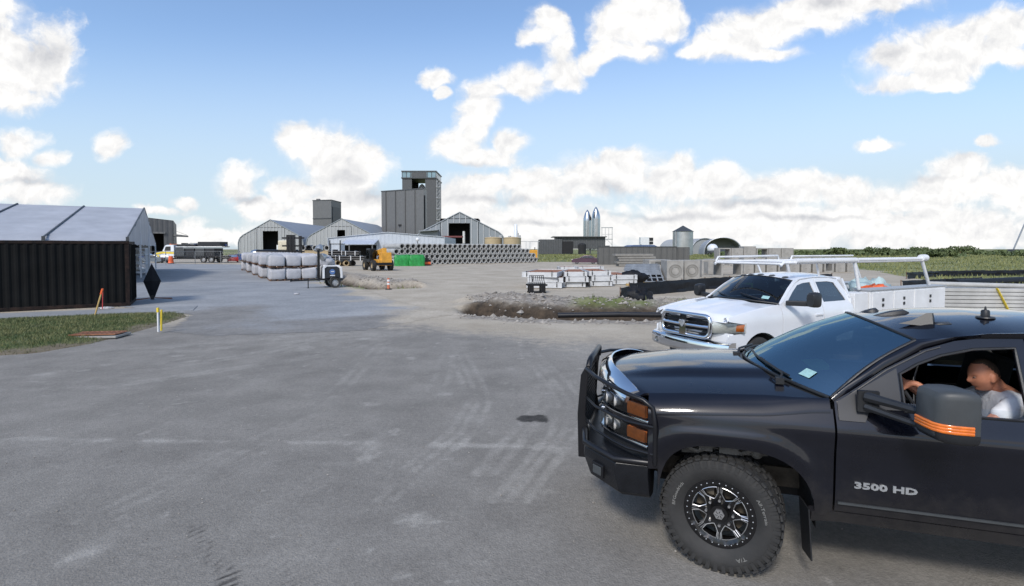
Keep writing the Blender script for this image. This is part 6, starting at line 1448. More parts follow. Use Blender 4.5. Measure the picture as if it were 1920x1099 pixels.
# ------------------------------------------------------------------ vehicles at the back
def sedan(name, lb, px, Y, heading, mt, group=None):
    t = thing(name, lb, 'car', (*at(px, 467, Y).xy, 0), heading, group)
    prof = [(-2.2, .35), (-2.25, .62), (-2.2, .95), (-1.75, 1.02), (-1.1, 1.40), (-.55, 1.46), (.15, 1.42), (1.0, .98), (1.9, .84), (2.22, .66), (2.25, .38), (2.1, .25), (-2.1, .25)]
    b = MB(); rings = []
    for y, k in ((-.90, .0), (-.88, .6), (-.80, 1), (0, 1.02), (.80, 1), (.88, .6), (.90, 0)):
        rings.append([(x * (1 - .02 * (1 - k)), y * (1 if z < 1.0 else 1 - .35 * (z - 1.0)), z if z < 1.0 else .98 + (z - .98) * (k if abs(y) > .85 else 1)) for x, z in prof])
    b.loft(rings); b.build('body', mt, t, smooth=35)
    for sg in (1, -1):
        for q in ([(-1.55, 1.02), (-1.08, 1.34), (-.50, 1.39), (-.50, 1.02)], [(-.42, 1.02), (-.42, 1.39), (.10, 1.35), (.78, 1.02)]):
            b = MB(); b.add([(x, sg * (.895 - .30 * (z - 1.0)), z) for x, z in q], [(0, 1, 2, 3)]); b.build('window', M['glass_tint'], t, recalc=False)
        b = MB(); b.box((2.12, sg * .66, .70), (.2, .36, .14)); b.build('headlight', M['lamp'], t); b = MB(); b.box((-2.18, sg * .66, .80), (.12, .34, .16)); b.build('tail_light', M['red_paint'], t)
        for x in (1.35, -1.35): make_wheel('wheel', t, (x, sg * .80, .33), sg, 0, .33, .21, .22, False, False)
    b = MB(); b.add([(.22, -.60, 1.415), (.22, .60, 1.415), (.98, .70, 1.0), (.98, -.70, 1.0)], [(0, 1, 2, 3)]); b.add([(-1.16, -.60, 1.39), (-1.16, .60, 1.39), (-1.75, .70, 1.04), (-1.75, -.70, 1.04)], [(0, 1, 2, 3)]); b.build('windscreen', M['glass_tint'], t)
    return t
sedan('parked_car', 'maroon car parked at the edge of the grass, left of the grey shed', 1097, 86, pi - R(8), M['maroon_paint'])
sedan('parked_car', 'dark grey car behind the fence, left of the white and yellow truck', 283, 92, pi + R(5), M['grey_paint'], 'cars behind the fence')
sedan('parked_car', 'red car behind the tail of the flatbed truck', 436, 96, pi - R(60), M['red_paint'], 'cars behind the fence')
sedan('parked_car', 'dark blue car behind the fence, right of the red car', 448, 110, pi - R(20), M['blue_paint'], 'cars behind the fence')
sedan('parked_car', 'dark car in the shade of the hangar, nearest the tent', 270, 120, pi, M['blue_paint'], 'cars behind the fence')
# flatbed truck
ft = thing('flatbed_truck', 'white and yellow truck with a dark loaded flatbed behind the fence', 'truck', (*at(301, 467, 94).xy, 0), pi - R(5)); ft.scale = (1.12, 1.12, 1.12)
fx = lambda x: x - 0.0
b = MB(); b.loft([[(.2 - 0, y, .7), (.35, y, 1.15), (.15, y, 1.62), (-1.2, y, 1.85), (-1.2, y, .7)] for y in (-1.0, -.8, 0, .8, 1.0)]); b.build('hood', M['white_paint'], ft, smooth=30)
b = MB(); b.loft([[(-1.2, y, .8), (-1.2, y, 1.9), (-1.6, y * .95, 2.75), (-1.9, y * .93, 2.9), (-3.1, y * .93, 2.9), (-3.2, y, 1.9), (-3.2, y, .8)] for y in (-1.1, 0, 1.1)]); cab_ = b.build('cab', M['white_paint'], ft, bevel=.04)
for sg in (1, -1):
    b = MB(); b.add([(-1.55, sg * 1.11, 1.95), (-1.75, sg * 1.075, 2.62), (-2.6, sg * 1.07, 2.65), (-2.6, sg * 1.11, 1.95)], [(0, 1, 2, 3)]); b.build('window', M['glass_tint'], cab_)
    b = MB(); b.add([(.25, sg * 1.012, 1.30), (.0, sg * 1.012, 1.6), (-1.2, sg * 1.112, 1.80), (-3.2, sg * 1.112, 1.75), (-3.2, sg * 1.112, 1.45), (-1.2, sg * 1.112, 1.50)], [(0, 1, 5), (1, 2, 5), (2, 3, 4), (2, 4, 5)]); b.build('yellow_stripe', M['yellow_paint'], cab_, solid=.01)
b = MB(); b.add([(-1.23, -.95, 1.95), (-1.23, .95, 1.95), (-1.58, .88, 2.7), (-1.58, -.88, 2.7)], [(0, 1, 2, 3)]); b.build('windscreen', M['glass_tint'], cab_)
b = MB(); b.box((-2.3, 0, 3.0), (.3, 1.4, .12)); b.build('light_bar', M['amber'], cab_)
b = MB(); b.box((-7.3, 0, 1.05), (8.2, 2.4, .2)); b.box((-6, 0, .75), (11, .9, .3)); b.build('flatbed', M['black_steel'], ft)
for k, x in enumerate((-4.2, -5.9, -7.6, -9.3)):
    b = MB(); b.box((x, 0, 1.75), (1.55, 2.2, 1.25)); b.build('cargo_box', M['black_plastic'] if k % 2 else M['grey_plastic'], ft, bevel=.03)
b = MB()
for k in range(6): b.cyl((-3.4, -.9 + k * .36, 2.55), (-11.3, -.9 + k * .36, 2.60), .10, 8)
b.build('pipe_load', M['galv'], ft)
for x0, x1 in ((-7.2, -11.0), (-3.6, -6.8)):
    b = MB(); b.box(((x0 + x1) / 2, 0, 3.05 if x0 < -5 else 2.85), (abs(x1 - x0), 2.0, .7 if x0 < -5 else .3)); b.build('crate', M['black_plastic'], ft, bevel=.05)
for k in range(9):
    b = MB(); b.box((-3.9 - k * .85, random.uniform(-.7, .7), 2.75 + random.uniform(0, .25)), (random.uniform(.3, .9), random.uniform(.4, 1.2), random.uniform(.25, .7)), rot=RZ(random.uniform(-.6, .6)).to_3x3()); b.build('gear', (M['black_plastic'], M['grey_plastic'], M['galv'], M['blue_paint'], M['wood'])[k % 5], ft)
for x in (-.35, -8.2, -9.5):
    for sg in (1, -1): make_wheel('wheel', ft, (x, sg * .98, .52), sg, 0, .52, .3, .3, False, False)
b = MB(); b.box((-2.4, 1.05, .75), (1.2, .5, .5)); b.build('fuel_tank', M['galv'], ft, bevel=.08)
# chain-link fence
cf = thing('chain_link_fence', 'chain link fence with thin grey posts in front of the flatbed truck', 'fence')
pts = [gp(250, 497), gp(311, 496), gp(366, 494.5), gp(414, 494), gp(450, 492)]
M['wire'] = mat('galvanised_wire', (0.30, 0.31, 0.31), .5, .6)
for p in pts:
    b = MB(); b.cyl((p.x, p.y, 0), (p.x, p.y, 2.15), .05, 8); b.build('post', M['wire'], cf)
b = MB()
for p, q in zip(pts[:-1], pts[1:]): b.cyl((p.x, p.y, 2.1), (q.x, q.y, 2.1), .03, 6)
b.build('top_rail', M['wire'], cf)
b = MB()
for p, q in zip(pts[:-1], pts[1:]):
    n = int((q - p).length / .35); d = (q - p) / n
    for i in range(n):
        a = p + d * i
        for s_ in (1, -1):
            e = a + d * (2 if i + 2 <= n else n - i); b.bar((a.x, a.y, .1 if s_ > 0 else 2.05), (e.x, e.y, 2.05 if s_ > 0 else .1), .008)
b.build('wire_mesh', M['wire'], cf)

# ------------------------------------------------------------------ buildings
M['panel_white'] = ribbed('white_metal_siding', (0.46, 0.50, 0.55), 1.0, 0, .5, .1, .06, .04)
M['panel_dark'] = ribbed('dark_grey_siding', (0.085, 0.088, 0.092), 1.2, 0, .5, .2, .12, .05)
M['panel_grey'] = ribbed('grey_siding', (0.15, 0.15, 0.148), 1.1, 0, .5, .2, .08, .05)
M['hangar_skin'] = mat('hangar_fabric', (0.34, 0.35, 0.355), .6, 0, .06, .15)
M['hangar_blue'] = mat('blue_grey_hangar_fabric', (0.24, 0.265, 0.285), .6, 0, .06, .15)  # blue grey fabric colour, also for edges, canopy and end wall
M['hangar_roof'] = mat('hangar_roof_fabric', (0.27, 0.29, 0.32), .55, 0, .08, .12)
M['dark_hole'] = mat('near_black', (0.02, 0.02, 0.022), .9)  # near black; the darkness inside openings is put into the colour
M['hangar_mull'] = mat('pale_hangar_mullion', (.45, .46, .47), .6)
HP = [(1.0, 0), (1.0, .33), (.975, .42), (.935, .485), (.85, .555), (0, 1.0)]
def hangar(lb, px, py, Y, half, length, door, skin, nm=9, drift=0.0):
    p = at(px, py, Y); h = p.z; t = thing('fabric_hangar', lb, 'hangar', (p.x, Y, 0), drift, 'peaked fabric hangars')
    out_ = [(a * half, c * h) for a, c in HP] + [(-a * half, c * h) for a, c in HP[-2::-1]]
    b = MB(); b.loft([[(x, y, z) for x, z in out_] for y in [i * length / 14 for i in range(15)]], caps=False, ring_closed=False); b.build('roof', M['hangar_roof'], t, smooth=30, solid=.3)
    dx0, dx1, dz = door; v, f = cdt(out_, half / 5, [[(dx0, .02), (dx0, dz), (dx1, dz), (dx1, .02)]])
    b = MB(); b.add([(x, 0, z) for x, z in v], f); b.build('gable_wall', skin, t, recalc=True, solid=.1)
    for k in range(-nm, nm + 1):
        x = k * half / (nm + .6)
        if dx0 - .2 < x < dx1 + .2: z0 = dz + .1
        else: z0 = 0
        zt = interp(abs(x) / half, [0, .85, .935, 1], [1, .555, .485, .36]) * h - .15
        b = MB(); b.box((x, -.10, (z0 + zt) / 2), (.24, .16, zt - z0)); b.build('mullion', M['hangar_mull'], t)
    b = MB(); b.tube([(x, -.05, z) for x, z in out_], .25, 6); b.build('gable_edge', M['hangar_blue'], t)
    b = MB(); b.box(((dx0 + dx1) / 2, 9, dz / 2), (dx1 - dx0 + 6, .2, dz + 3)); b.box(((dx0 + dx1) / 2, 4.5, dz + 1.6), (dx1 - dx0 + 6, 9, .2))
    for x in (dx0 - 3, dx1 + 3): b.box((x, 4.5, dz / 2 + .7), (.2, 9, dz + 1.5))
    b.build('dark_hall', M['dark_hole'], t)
    return t
h1 = hangar('leftmost fabric hangar, pale gable with a dark door', 507, 412, 240, 15.2, 68, (-3.7, 3.5, 10.9), M['hangar_skin'])
b = MB(); b.box((3.0, .8, 2.2), (1.0, .8, 4.4)); b.build('door_post', M['white_steel'], h1)
hangar('middle fabric hangar, pale gable partly behind the white building', 641, 410, 235, 16.4, 62, (-2.2, 1.4, 11.2), M['hangar_skin'])
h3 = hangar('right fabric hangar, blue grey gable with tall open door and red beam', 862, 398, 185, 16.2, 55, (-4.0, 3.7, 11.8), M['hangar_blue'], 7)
b = MB(); b.box((-2.5, -1.2, 6.9), (7.4, 2.2, .55)); b.build('red_beam', M['red_dull'] if 'red_dull' in M else mat('dull_red_steel', (.16, .045, .045), .6), h3)
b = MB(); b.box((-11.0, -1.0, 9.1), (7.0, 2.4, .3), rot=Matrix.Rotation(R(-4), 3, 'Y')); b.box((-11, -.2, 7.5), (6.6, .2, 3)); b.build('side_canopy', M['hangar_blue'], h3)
b = MB(); b.cyl((1.2, 3, 0), (1.2, 3, 9), .5); b.box((1.5, 2.5, 1.5), (1.2, 1, 3)); b.build('inner_column', M['white_steel'], h3)
# left dark hangar
p = at(325, 414, 150); dh = thing('metal_hangar', 'dark metal hangar with a wide dark opening behind the tent', 'hangar', (p.x, 150, 0), UA)
hh = p.z; w_ = 42; tops = [(0, hh), (-9, hh + 1.0), (-21, hh + 2.4), (-33, hh + 1.0), (-42, hh)]
b = MB(); v, f = cdt([(0, 0)] + tops + [(-42, 0)], 3, [[(-2.4, .02), (-2.4, hh * .66), (-36, hh * .66), (-36, .02)]]); b.add([(x, 0, z) for x, z in v], f); b.build('gable_wall', M['panel_dark'], dh, solid=.2)
b = MB(); b.loft([[(x, y, z + .05) for x, z in [(0, 0)] + tops + [(-42, 0)]] for y in (0, 10, 20, 30)], caps=False, ring_closed=False); b.build('roof', M['panel_dark'], dh, solid=.2)
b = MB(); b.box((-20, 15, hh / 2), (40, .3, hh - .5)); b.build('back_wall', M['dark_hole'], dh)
b = MB(); b.box((-19, -.3, hh * .67), (34, .4, .5)); b.build('door_track', M['panel_grey'], dh)
b = MB(); b.loft([[(0, y, hh * .64), (3.6, y, hh * .60), (3.6, y, hh * .60 - .35), (0, y, hh * .58)] for y in (-.5, 6)]); b.bar((0, -.5, hh * .74), (3.4, -.5, hh * .61), .08); b.build('awning', M['panel_grey'], dh)
for k, x in enumerate((-7, -13)): b = MB(); b.box((x, 3, hh * .22), (3, 2, hh * .44)); b.build('shelving', M['grey_plastic'], dh)
# grey assembly tower (nearer), tall tower (farther), square tower
def quad_tower(name, lb, cat, c0, c1, c2, h0_, h1_, h2_, skin, seams=0, door=True):
    t = thing(name, lb, cat, (0, 0, 0)); c3 = c0 + (c2 - c1); h3_ = h0_ + h2_ - h1_
    ring0 = [c0, c1, c2, c3]; hs_ = [h0_, h1_, h2_, h3_]
    b = MB(); b.add([(q.x, q.y, 0) for q in ring0] + [(q.x, q.y, h_) for q, h_ in zip(ring0, hs_)], [(0, 1, 5, 4), (1, 2, 6, 5), (2, 3, 7, 6), (3, 0, 4, 7), (4, 5, 6, 7)]); b.build('wall', skin, t)
    b = MB()
    for i in range(4): a, e = ring0[i], ring0[(i + 1) % 4]; b.bar((a.x, a.y, hs_[i]), (e.x, e.y, hs_[(i + 1) % 4]), .5, .5)
    b.build('parapet', M['panel_dark'], t)
    return t
c0, c1 = at(716, 467, 277), at(795, 467, 262); c2 = at(801, 467, 284)
mb_ = quad_tower('assembly_tower', 'broad grey windowless tower in front of the tall dark one', 'tower', c0.xy.to_3d(), c1.xy.to_3d(), c2.xy.to_3d(), at(716, 359, 277).z, at(795, 353.5, 262).z, at(801, 354.5, 284).z, M['panel_grey'])
for fr in (.11, .345, .575, .80):
    q = c0.lerp(c1, fr); z1 = at(716, 359, 277).z * (1 - fr) + at(795, 353.5, 262).z * fr; b = MB(); b.box((q.x - .05, q.y - .25, z1 / 2), (.35, .3, z1 - .6)); b.build('panel_seam', M['panel_dark'], mb_)
q = c1; b = MB(); n_ = (c2 - c1).xy.to_3d().normalized(); b.bar(q + n_ * 2 + Vector((.25, 0, -q.z)), q + n_ * 2 + Vector((.25, 0, -q.z + 30)), 2.2, .5); b.build('corner_shade_strip', M['dark_hole'], mb_)  # dark strip paints the shaded side face near the corner; no shaft here
q = c0.lerp(c1, .45); b = MB(); b.box((q.x, q.y - .4, 15), (1.6, .4, .9)); b.build('vent', M['dark_hole'], mb_)
Yh = 520; xl, xr = at(755, 467, Yh).x, at(818, 467, Yh).x; ztop = at(790, 322, Yh).z; zb = at(790, 333.5, Yh).z
hb = thing('high_bay', 'tall dark grey tower with glazed top band and an opening under it', 'tower', (xl, Yh, 0)); W = xr - xl
ox0, ox1, oz0, oz1 = at(773, 467, Yh).x - xl, at(798, 467, Yh).x - xl, at(0, 372, Yh).z, at(0, 334.5, Yh).z
for yy in (0, 38):
    b = MB(); v, f = cdt([(0, 0), (0, zb), (W, zb), (W, 0)], 12, [[(ox0, oz0), (ox0, oz1), (ox1, oz1), (ox1, oz0)]]); b.add([(x, yy, z) for x, z in v], f); b.build('wall', M['panel_dark'], hb, solid=.5)
b = MB(); b.add([(0, 0, 0), (0, 38, 0), (0, 38, zb), (0, 0, zb)], [(0, 1, 2, 3)]); b.add([(W, 0, 0), (W, 38, 0), (W, 38, zb), (W, 0, zb)], [(0, 1, 2, 3)]); b.build('side_wall', M['panel_dark'], hb)
M['glaze'] = mat('pale_blue_glazing', (0.22, 0.33, 0.38), .25, 0, .2, .2)
b = MB(); b.box((W/2, 19, (zb + ztop) / 2), (W, 38.4, ztop - zb)); b.build('glazed_band', M['glaze'], hb)
b = MB(); b.box((W/2, 19, ztop + .4), (W + 1.4, 40, 1.0)); b.box((W/2, 19, zb - .2), (W + 1.6, 40.2, 1.0))
for i in range(9): b.box((W * i / 8, -.35, (zb + ztop) / 2), (.5, .5, ztop - zb))
b.box((W * .5, -.3, (zb + ztop) / 2), (W * .45, .5, (ztop - zb) * .8)); b.build('band_frame', M['panel_dark'], hb)
b = MB(); b.lathe([(.001, oz0 - 5), (4, oz0 - 5), (4, oz0 + 11), (2.6, oz0 + 15), (.001, oz0 + 17)], 20, 0, T((ox0 + ox1) / 2 + .4, 18, 0)); b.build('rocket_section', M['white_steel'], hb, smooth=40)
for z in range(10, int(zb), 11): b = MB(); b.box((W + 2.2, 1, z), (4, 4, .5)); b.build('stair_landing', M['dull_alu'], hb)
b = MB()
for x in (W + .6, W + 4): b.box((x, 1, zb / 2), (.35, .35, zb + 4))
for z in range(2, int(zb), 4): b.bar((W + .6, 1, z), (W + 4, 1, z + 4), .25)
b.build('stair_frame', M['dull_alu'], hb)
Yt = 330; c0, c1, c2 = at(587.5, 467, Yt), at(622, 467, Yt - 6), at(640.5, 467, Yt + 14)
st_ = quad_tower('square_tower', 'square grey tower rising behind the two left hangars', 'tower', c0.xy.to_3d(), c1.xy.to_3d(), c2.xy.to_3d(), at(0, 376, Yt).z, at(0, 375, Yt - 6).z, at(0, 379.5, Yt + 14).z, M['panel_grey'])
b = MB(); n_ = c2 - c1
b.add([(c1.x + n_.x * .12 + .3, c1.y + n_.y * .12 - .3, 2), (c1.x + n_.x * .85 + .3, c1.y + n_.y * .85 - .3, 2), (c1.x + n_.x * .85 + .3, c1.y + n_.y * .85 - .3, 29.5), (c1.x + n_.x * .12 + .3, c1.y + n_.y * .12 - .3, 29.5)], [(0, 1, 2, 3)]); b.build('painted_shade_face', M['panel_dark'], st_)  # darker quad paints the shade of the side face
for z in (12, 22): b = MB(); b.bar((c0.x, c0.y - .2, z), (c1.x, c1.y - .2, z), .4, .5); b.build('girt', M['panel_dark'], st_)
b = MB(); b.box((c0.x + 2.5, c0.y + 3, at(0, 376, Yt).z + .6), (2, 2, 1.4)); b.build('roof_unit', M['panel_grey'], st_)
# white low building
Yw = 130; lw = thing('warehouse', 'low white metal warehouse with wide gable and an awning, behind the pipes', 'warehouse', (0, Yw, 0))
pr = [at(615, 446.5, Yw), at(727, 435.5, Yw), at(834, 444.5, Yw)]
poly = [(pr[0].x, 0)] + [(q.x, q.z) for q in pr] + [(pr[2].x, 0)]
ax0, ax1 = at(622, 467, Yw).x, at(706, 467, Yw).x
b = MB(); v, f = cdt(poly, 4, [[(ax0, .02), (ax0, 3.5), (ax1, 3.5), (ax1, .02)]]); b.add([(x, 0, z) for x, z in v], f); b.build('gable_wall', M['panel_white'], lw, solid=.1)
b = MB(); b.loft([[(x, y, z + .06) for x, z in poly] for y in (-.3, 12, 25)], caps=False, ring_closed=False); b.build('roof', M['panel_white'], lw, solid=.15)
b = MB(); b.loft([[(x, -.05, 4.9), (x, -4.2, 3.75), (x, -4.2, 3.6), (x, -.05, 4.7)] for x in (at(650, 467, Yw).x, ax1 + .5)]); b.build('awning', mat('pale_blue_metal', (.40, .44, .52), .5), lw)
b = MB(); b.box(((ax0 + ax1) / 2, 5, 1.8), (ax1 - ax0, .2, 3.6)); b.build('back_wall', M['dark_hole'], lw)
for x in (ax0, (ax0 + ax1) / 2, ax1): b = MB(); b.box((x, -3.9, 1.8), (.25, .25, 3.6)); b.build('post', M['panel_grey'], lw)
p = at(783, 449, 110); t = thing('globe_lamp', 'white globe lamp on a short post above the concrete pipes', 'lamp', (p.x, 110, 0)); b = MB(); b.cyl((0, 0, 0), (0, 0, p.z - .3), .07, 8); b.build('post', M['black_steel'], t); b = MB(); b.ball((0, 0, p.z), .42, 14, 0, 10); b.build('globe', M['white_steel'], t, smooth=60)
# tan tanks and white vessel
for px, Y, lb in ((925, 140, 'tan cylindrical tank behind the pipes, left of the two'), (960.5, 138, 'tan cylindrical tank behind the pipes, right of the two')):
    p = at(px, 446, Y); r = 16.5 * Y / 960; t = thing('water_tank', lb, 'tank', (p.x, Y, 0), 0, 'tan tanks'); b = MB(); b.lathe([(r, 0), (r, p.z), (r - .2, p.z + .1), (.001, p.z + .3)], 40); b.build('shell', M['tan'], t, smooth=40)
    b = MB(); b.lathe([(r + .06, p.z - .15), (r + .06, p.z)], 40); b.build('rim', M['tan'], t); b = MB(); b.cyl((-r * .3, 0, p.z), (-r * .3, 0, p.z + .5), .4, 10); b.box((r * .8, -r * .6, p.z + .3), (.8, .1, .7)); b.build('hatch', M['dull_alu'], t)
p = at(967, 420, 152); t = thing('pressure_vessel', 'slim white vertical vessel behind the right tan tank', 'vessel', (p.x, 152, 0)); b = MB(); b.lathe([(.001, 0), (.5, 0), (.5, p.z - .4), (.3, p.z - .1), (.001, p.z)], 18); b.build('shell', M['white_paint'], t, smooth=40); b = MB(); b.box((.75, 0, p.z * .62), (.4, .4, 2.2)); b.cyl((.6, 0, 0), (.6, 0, p.z * .8), .06, 6); b.build('pipework', M['dull_alu'], t)
# dark flat building
Yd = 250; q0, q1, q2 = at(1011, 449, Yd), at(1050, 444.5, Yd), at(1135, 444.5, Yd); db = thing('flat_building', 'long dark flat roofed building under the two rockets', 'building', (q0.x, Yd, 0))
x1, x2 = q1.x - q0.x, q2.x - q0.x
b = MB(); b.box((x1 * .55, 4, q0.z / 2), (x1 * 1.1, 10, q0.z)); b.build('left_wing', M['panel_dark'], db, bevel=.15)
b = MB(); b.box((x1 * .82 + (x2 - x1 * .82) / 2, 6, (q1.z + 2.6) / 2), (x2 - x1 * .82, 12, q1.z - 2.6)); b.build('upper_floor', M['panel_dark'], db)
b = MB(); b.box((x2 / 2 + x1 * .35, 5.5, q1.z + .1), (x2 - x1 * .6, 14, .4)); b.build('roof', M['panel_dark'], db)
b = MB(); b.box((x1 + 3.4, -.2, 3.2), (6, .3, 6)); b.build('dark_opening', M['dark_hole'], db)
for k in range(5): b = MB(); b.box((x1 * 1.05 + k * (x2 - x1) / 4.6, 1, 1.4), (.6, .6, 2.8)); b.build('column', M['panel_dark'], db)
b = MB(); b.lathe([(.001, 0), (1.9, 0), (1.9, 4.6), (1.2, 5.2), (.001, 5.4)], 20, 0, T(x1 + 10.4, -3, 0)); b.build('dark_tank', M['dark_hole'], db, smooth=40)
b = MB(); b.box((x2 + 1, 3, 3.2), (2.4, 6, 2)); b.build('side_block', M['panel_dark'], db)
# rockets
def rocket(lb, px, ptop, Y, r, rz):
    z = at(px, ptop, Y).z; X = at(px, 467, Y).x; t = thing('rocket', lb, 'rocket', (X, Y, 0), rz, 'stainless steel rockets'); nh = 13.5
    b = MB(); prof = [(r * .98, 0), (r, .5)] + [(r * (1 + .006 * (k % 2)), .5 + k * 1.83) for k in range(1, int((z - nh) / 1.83))] + [(r, z - nh)]; b.lathe(prof, 40); b.build('body', M['steel'], t, smooth=60)
    b = MB(); b.lathe([(r * (1 - (k / 10) ** 1.75) ** .8 + .02, z - nh + nh * k / 10) for k in range(11)], 40); b.build('nose_cone', M['steel'], t, smooth=60)
    for sg in (1, -1):
        b = MB(); b.prism([(0, z - nh + 1), (2.3, z - nh + .4), (2.6, z - nh + 3.4), (.3, z - nh + 6.6), (-1.0, z - nh + 7.5), (-1.2, z - nh + 1)], -.35, .35, lambda p, q, tt: (sg * (r - .3 + p) if True else 0, tt, q)); b.build('forward_flap', M['black_plastic'], t)
        b = MB(); b.prism([(0, 2), (3.2, 2.5), (3.4, 9), (.3, 14), (-.5, 14), (-.5, 2)], -.35, .35, lambda p, q, tt: (sg * (r - .2 + p), tt, q)); b.build('aft_flap', M['black_plastic'], t)
    b = MB(); b.lathe([(r * .9, -.5), (r * .9, .2)], 24); b.build('skirt', M['black_steel'], t)
rocket('shiny steel rocket, taller right one of the pair', 1117, 387.5, 565, 4.8, R(62)); rocket('shiny steel rocket, left one of the pair, partly behind the taller', 1101, 393, 600, 4.8, R(120))
p = at(1138, 467, 300); t = thing('steel_gantry', 'open steel lattice gantry right of the rockets', 'gantry', (p.x, 300, 0))
for x in (-3, 3):
    b = MB(); b.box((x, 0, 7.6), (.3, .3, 15.2)); b.build('leg', M['galv'], t)
b = MB()
for z in (8.2, 15): b.bar((-3.4, 0, z), (3.4, 0, z), .4, .5)
for x in (-1, 1): b.bar((x, 0, 8.2), (x, 0, 15), .2)
b.bar((-3, 0, 5), (0, 0, 8), .2); b.bar((3, 0, 5), (0, 0, 8), .2); b.bar((-3, 0, 11), (3, 0, 11), .15); b.build('cross_beam', M['galv'], t)
# yellow generator and portal frames right of the pipes
for px, Y, lb in ((1001, 130, 'small steel portal frame behind the right end of the pipes, right one'), (980, 150, 'small steel portal frame behind the right tan tank')):
    p = at(px, 467, Y); t = thing('portal_frame', lb, 'frame', (p.x, Y, 0), 0, 'portal frames'); z = at(px, 453, Y).z
    for x in (-1.0, 1.0): b = MB(); b.box((x, 0, z / 2), (.12, .12, z)); b.build('leg', M['dull_alu'], t)
    b = MB(); b.box((0, 0, z), (3.0, .14, .14)); b.build('beam', M['dull_alu'], t)
p = at(998, 467, 120); t = thing('generator', 'yellow generator cabinet behind the right end of the pipe stack', 'generator', (p.x, 120, 0)); b = MB(); b.box((0, 0, 1.3), (2.4, 1.6, 2.0)); b.build('cabinet', M['yellow'], t, bevel=.08); b = MB(); b.box((0, 0, .2), (2.6, 1.7, .3)); b.build('skid', M['black_steel'], t); b = MB(); b.cyl((.6, 0, 2.2), (.6, 0, 2.9), .1, 8); b.build('exhaust', M['black_steel'], t)
# silo
p = at(1280.5, 434, 200); r = 18.2 * 200 / 960; t = thing('grain_silo', 'galvanised steel silo with a conical dark roof', 'silo', (p.x, 200, 0)); zc = at(1280, 423.5, 200).z
b = MB(); prof = []
for k in range(28): zz = p.z * k / 27; prof.append((r + .05 * (k % 2), zz))
b.lathe(prof, 48); b.build('shell', M['galv'], t, smooth=60)
b = MB(); b.lathe([(r + .35, p.z - .1), (r * .5, p.z + (zc - p.z) * .55), (.25, zc), (.001, zc + .1)], 48); b.build('roof', M['grey_plastic'], t, smooth=20)
b = MB(); b.box((-r * .9, -r * .55, p.z * .5), (.4, .2, p.z)); b.build('ladder', M['dull_alu'], t)
# blue roof shed with cooling unit
p = at(1207, 461, 135); t = thing('site_office', 'low building with blue roof behind the grey shed', 'building', (p.x, 135, 0)); z = at(1207, 464, 135).z
b = MB(); b.box((0, 4, z / 2), (7.4, 8, z)); b.build('wall', M['panel_white'], t)
b = MB(); b.loft([[(-4.2, y, z), (-2.6, y, z + .65), (2.6, y, z + .65), (4.2, y, z)] for y in (-.3, 8.3)]); b.build('roof', M['blue_roof'] if 'blue_roof' in M else mat('blue_metal_roof', (.07, .11, .22), .5), t)
p = at(1211, 453, 170); t = thing('cooling_unit', 'white and black cooling unit on a stand left of the silo', 'cooling unit', (p.x, 170, 0)); b = MB(); b.box((-.5, 0, 5.2), (3.0, 2, 2.4)); b.box((0, 0, 2), (3.4, 2, 4)); b.build('cabinet', M['white_steel'], t)
b = MB(); b.box((1.5, -.05, 5.7), (1.3, 2, 1.1)); b.box((1.5, -.05, 4.5), (1.3, 2, 1.0)); b.build('fan_grille', M['black_plastic'], t)
# arched hangars
def vault(lb, px0, px1, ptop, Y, ln, rz, mt, inner):
    a, c = at(px0, 467, Y), at(px1, 467, Y); z = at((px0 + px1) / 2, ptop, Y).z; w = (c.x - a.x) / 2; t = thing('arched_shelter', lb, 'shelter', ((a.x + c.x) / 2, Y, 0), rz, 'arched fabric shelters')
    arc_ = [(w * cos(pi * i / 20), z * sin(pi * i / 20) ** .8) for i in range(21)]
    b = MB(); b.loft([[(x, y, q) for x, q in arc_] for y in (0, ln * .25, ln * .5, ln * .75, ln)], caps=False, ring_closed=False); b.build('roof', mt, t, smooth=60, solid=.25)
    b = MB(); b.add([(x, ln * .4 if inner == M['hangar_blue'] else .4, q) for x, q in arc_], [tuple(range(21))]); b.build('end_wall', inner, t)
    b = MB(); b.tube([(x, 0, q) for x, q in arc_], .22, 6); b.build('arch_rib', M['dull_alu'], t)
vault('dark open arched shelter right of the silo', 1322, 1389, 445.5, 225, 22, R(-14), M['hangar_roof'], M['hangar_blue'])
vault('pale arched shelter behind the dark open one, beside the silo', 1292, 1352, 447, 262, 30, R(16), M['hangar_skin'], M['hangar_skin'])
p = at(1336, 467, 215); b = MB(); b.ball((0, 0, 2.6), (2.2, 2.2, 2.1), 20, 0, 12); b.cyl((0, 0, 0), (0, 0, 1), 1.2); o = b.build('dome_tank', M['white_paint'], smooth=50); o.location = (p.x, 215, 0); tag(o, 'white round tank at the mouth of the dark arched shelter', 'tank')
p = at(1350, 467, 212); b = MB(); lump(b, (0, 0, .9), (4.5, 1.5, 1.2), 22, 9, .35, 0, 33); o = b.build('scrap_pile', M['grey_plastic'], smooth=30); o.location = (p.x, 212, 0); tag(o, 'dark pile of scrap in front of the arched shelter', 'scrap')
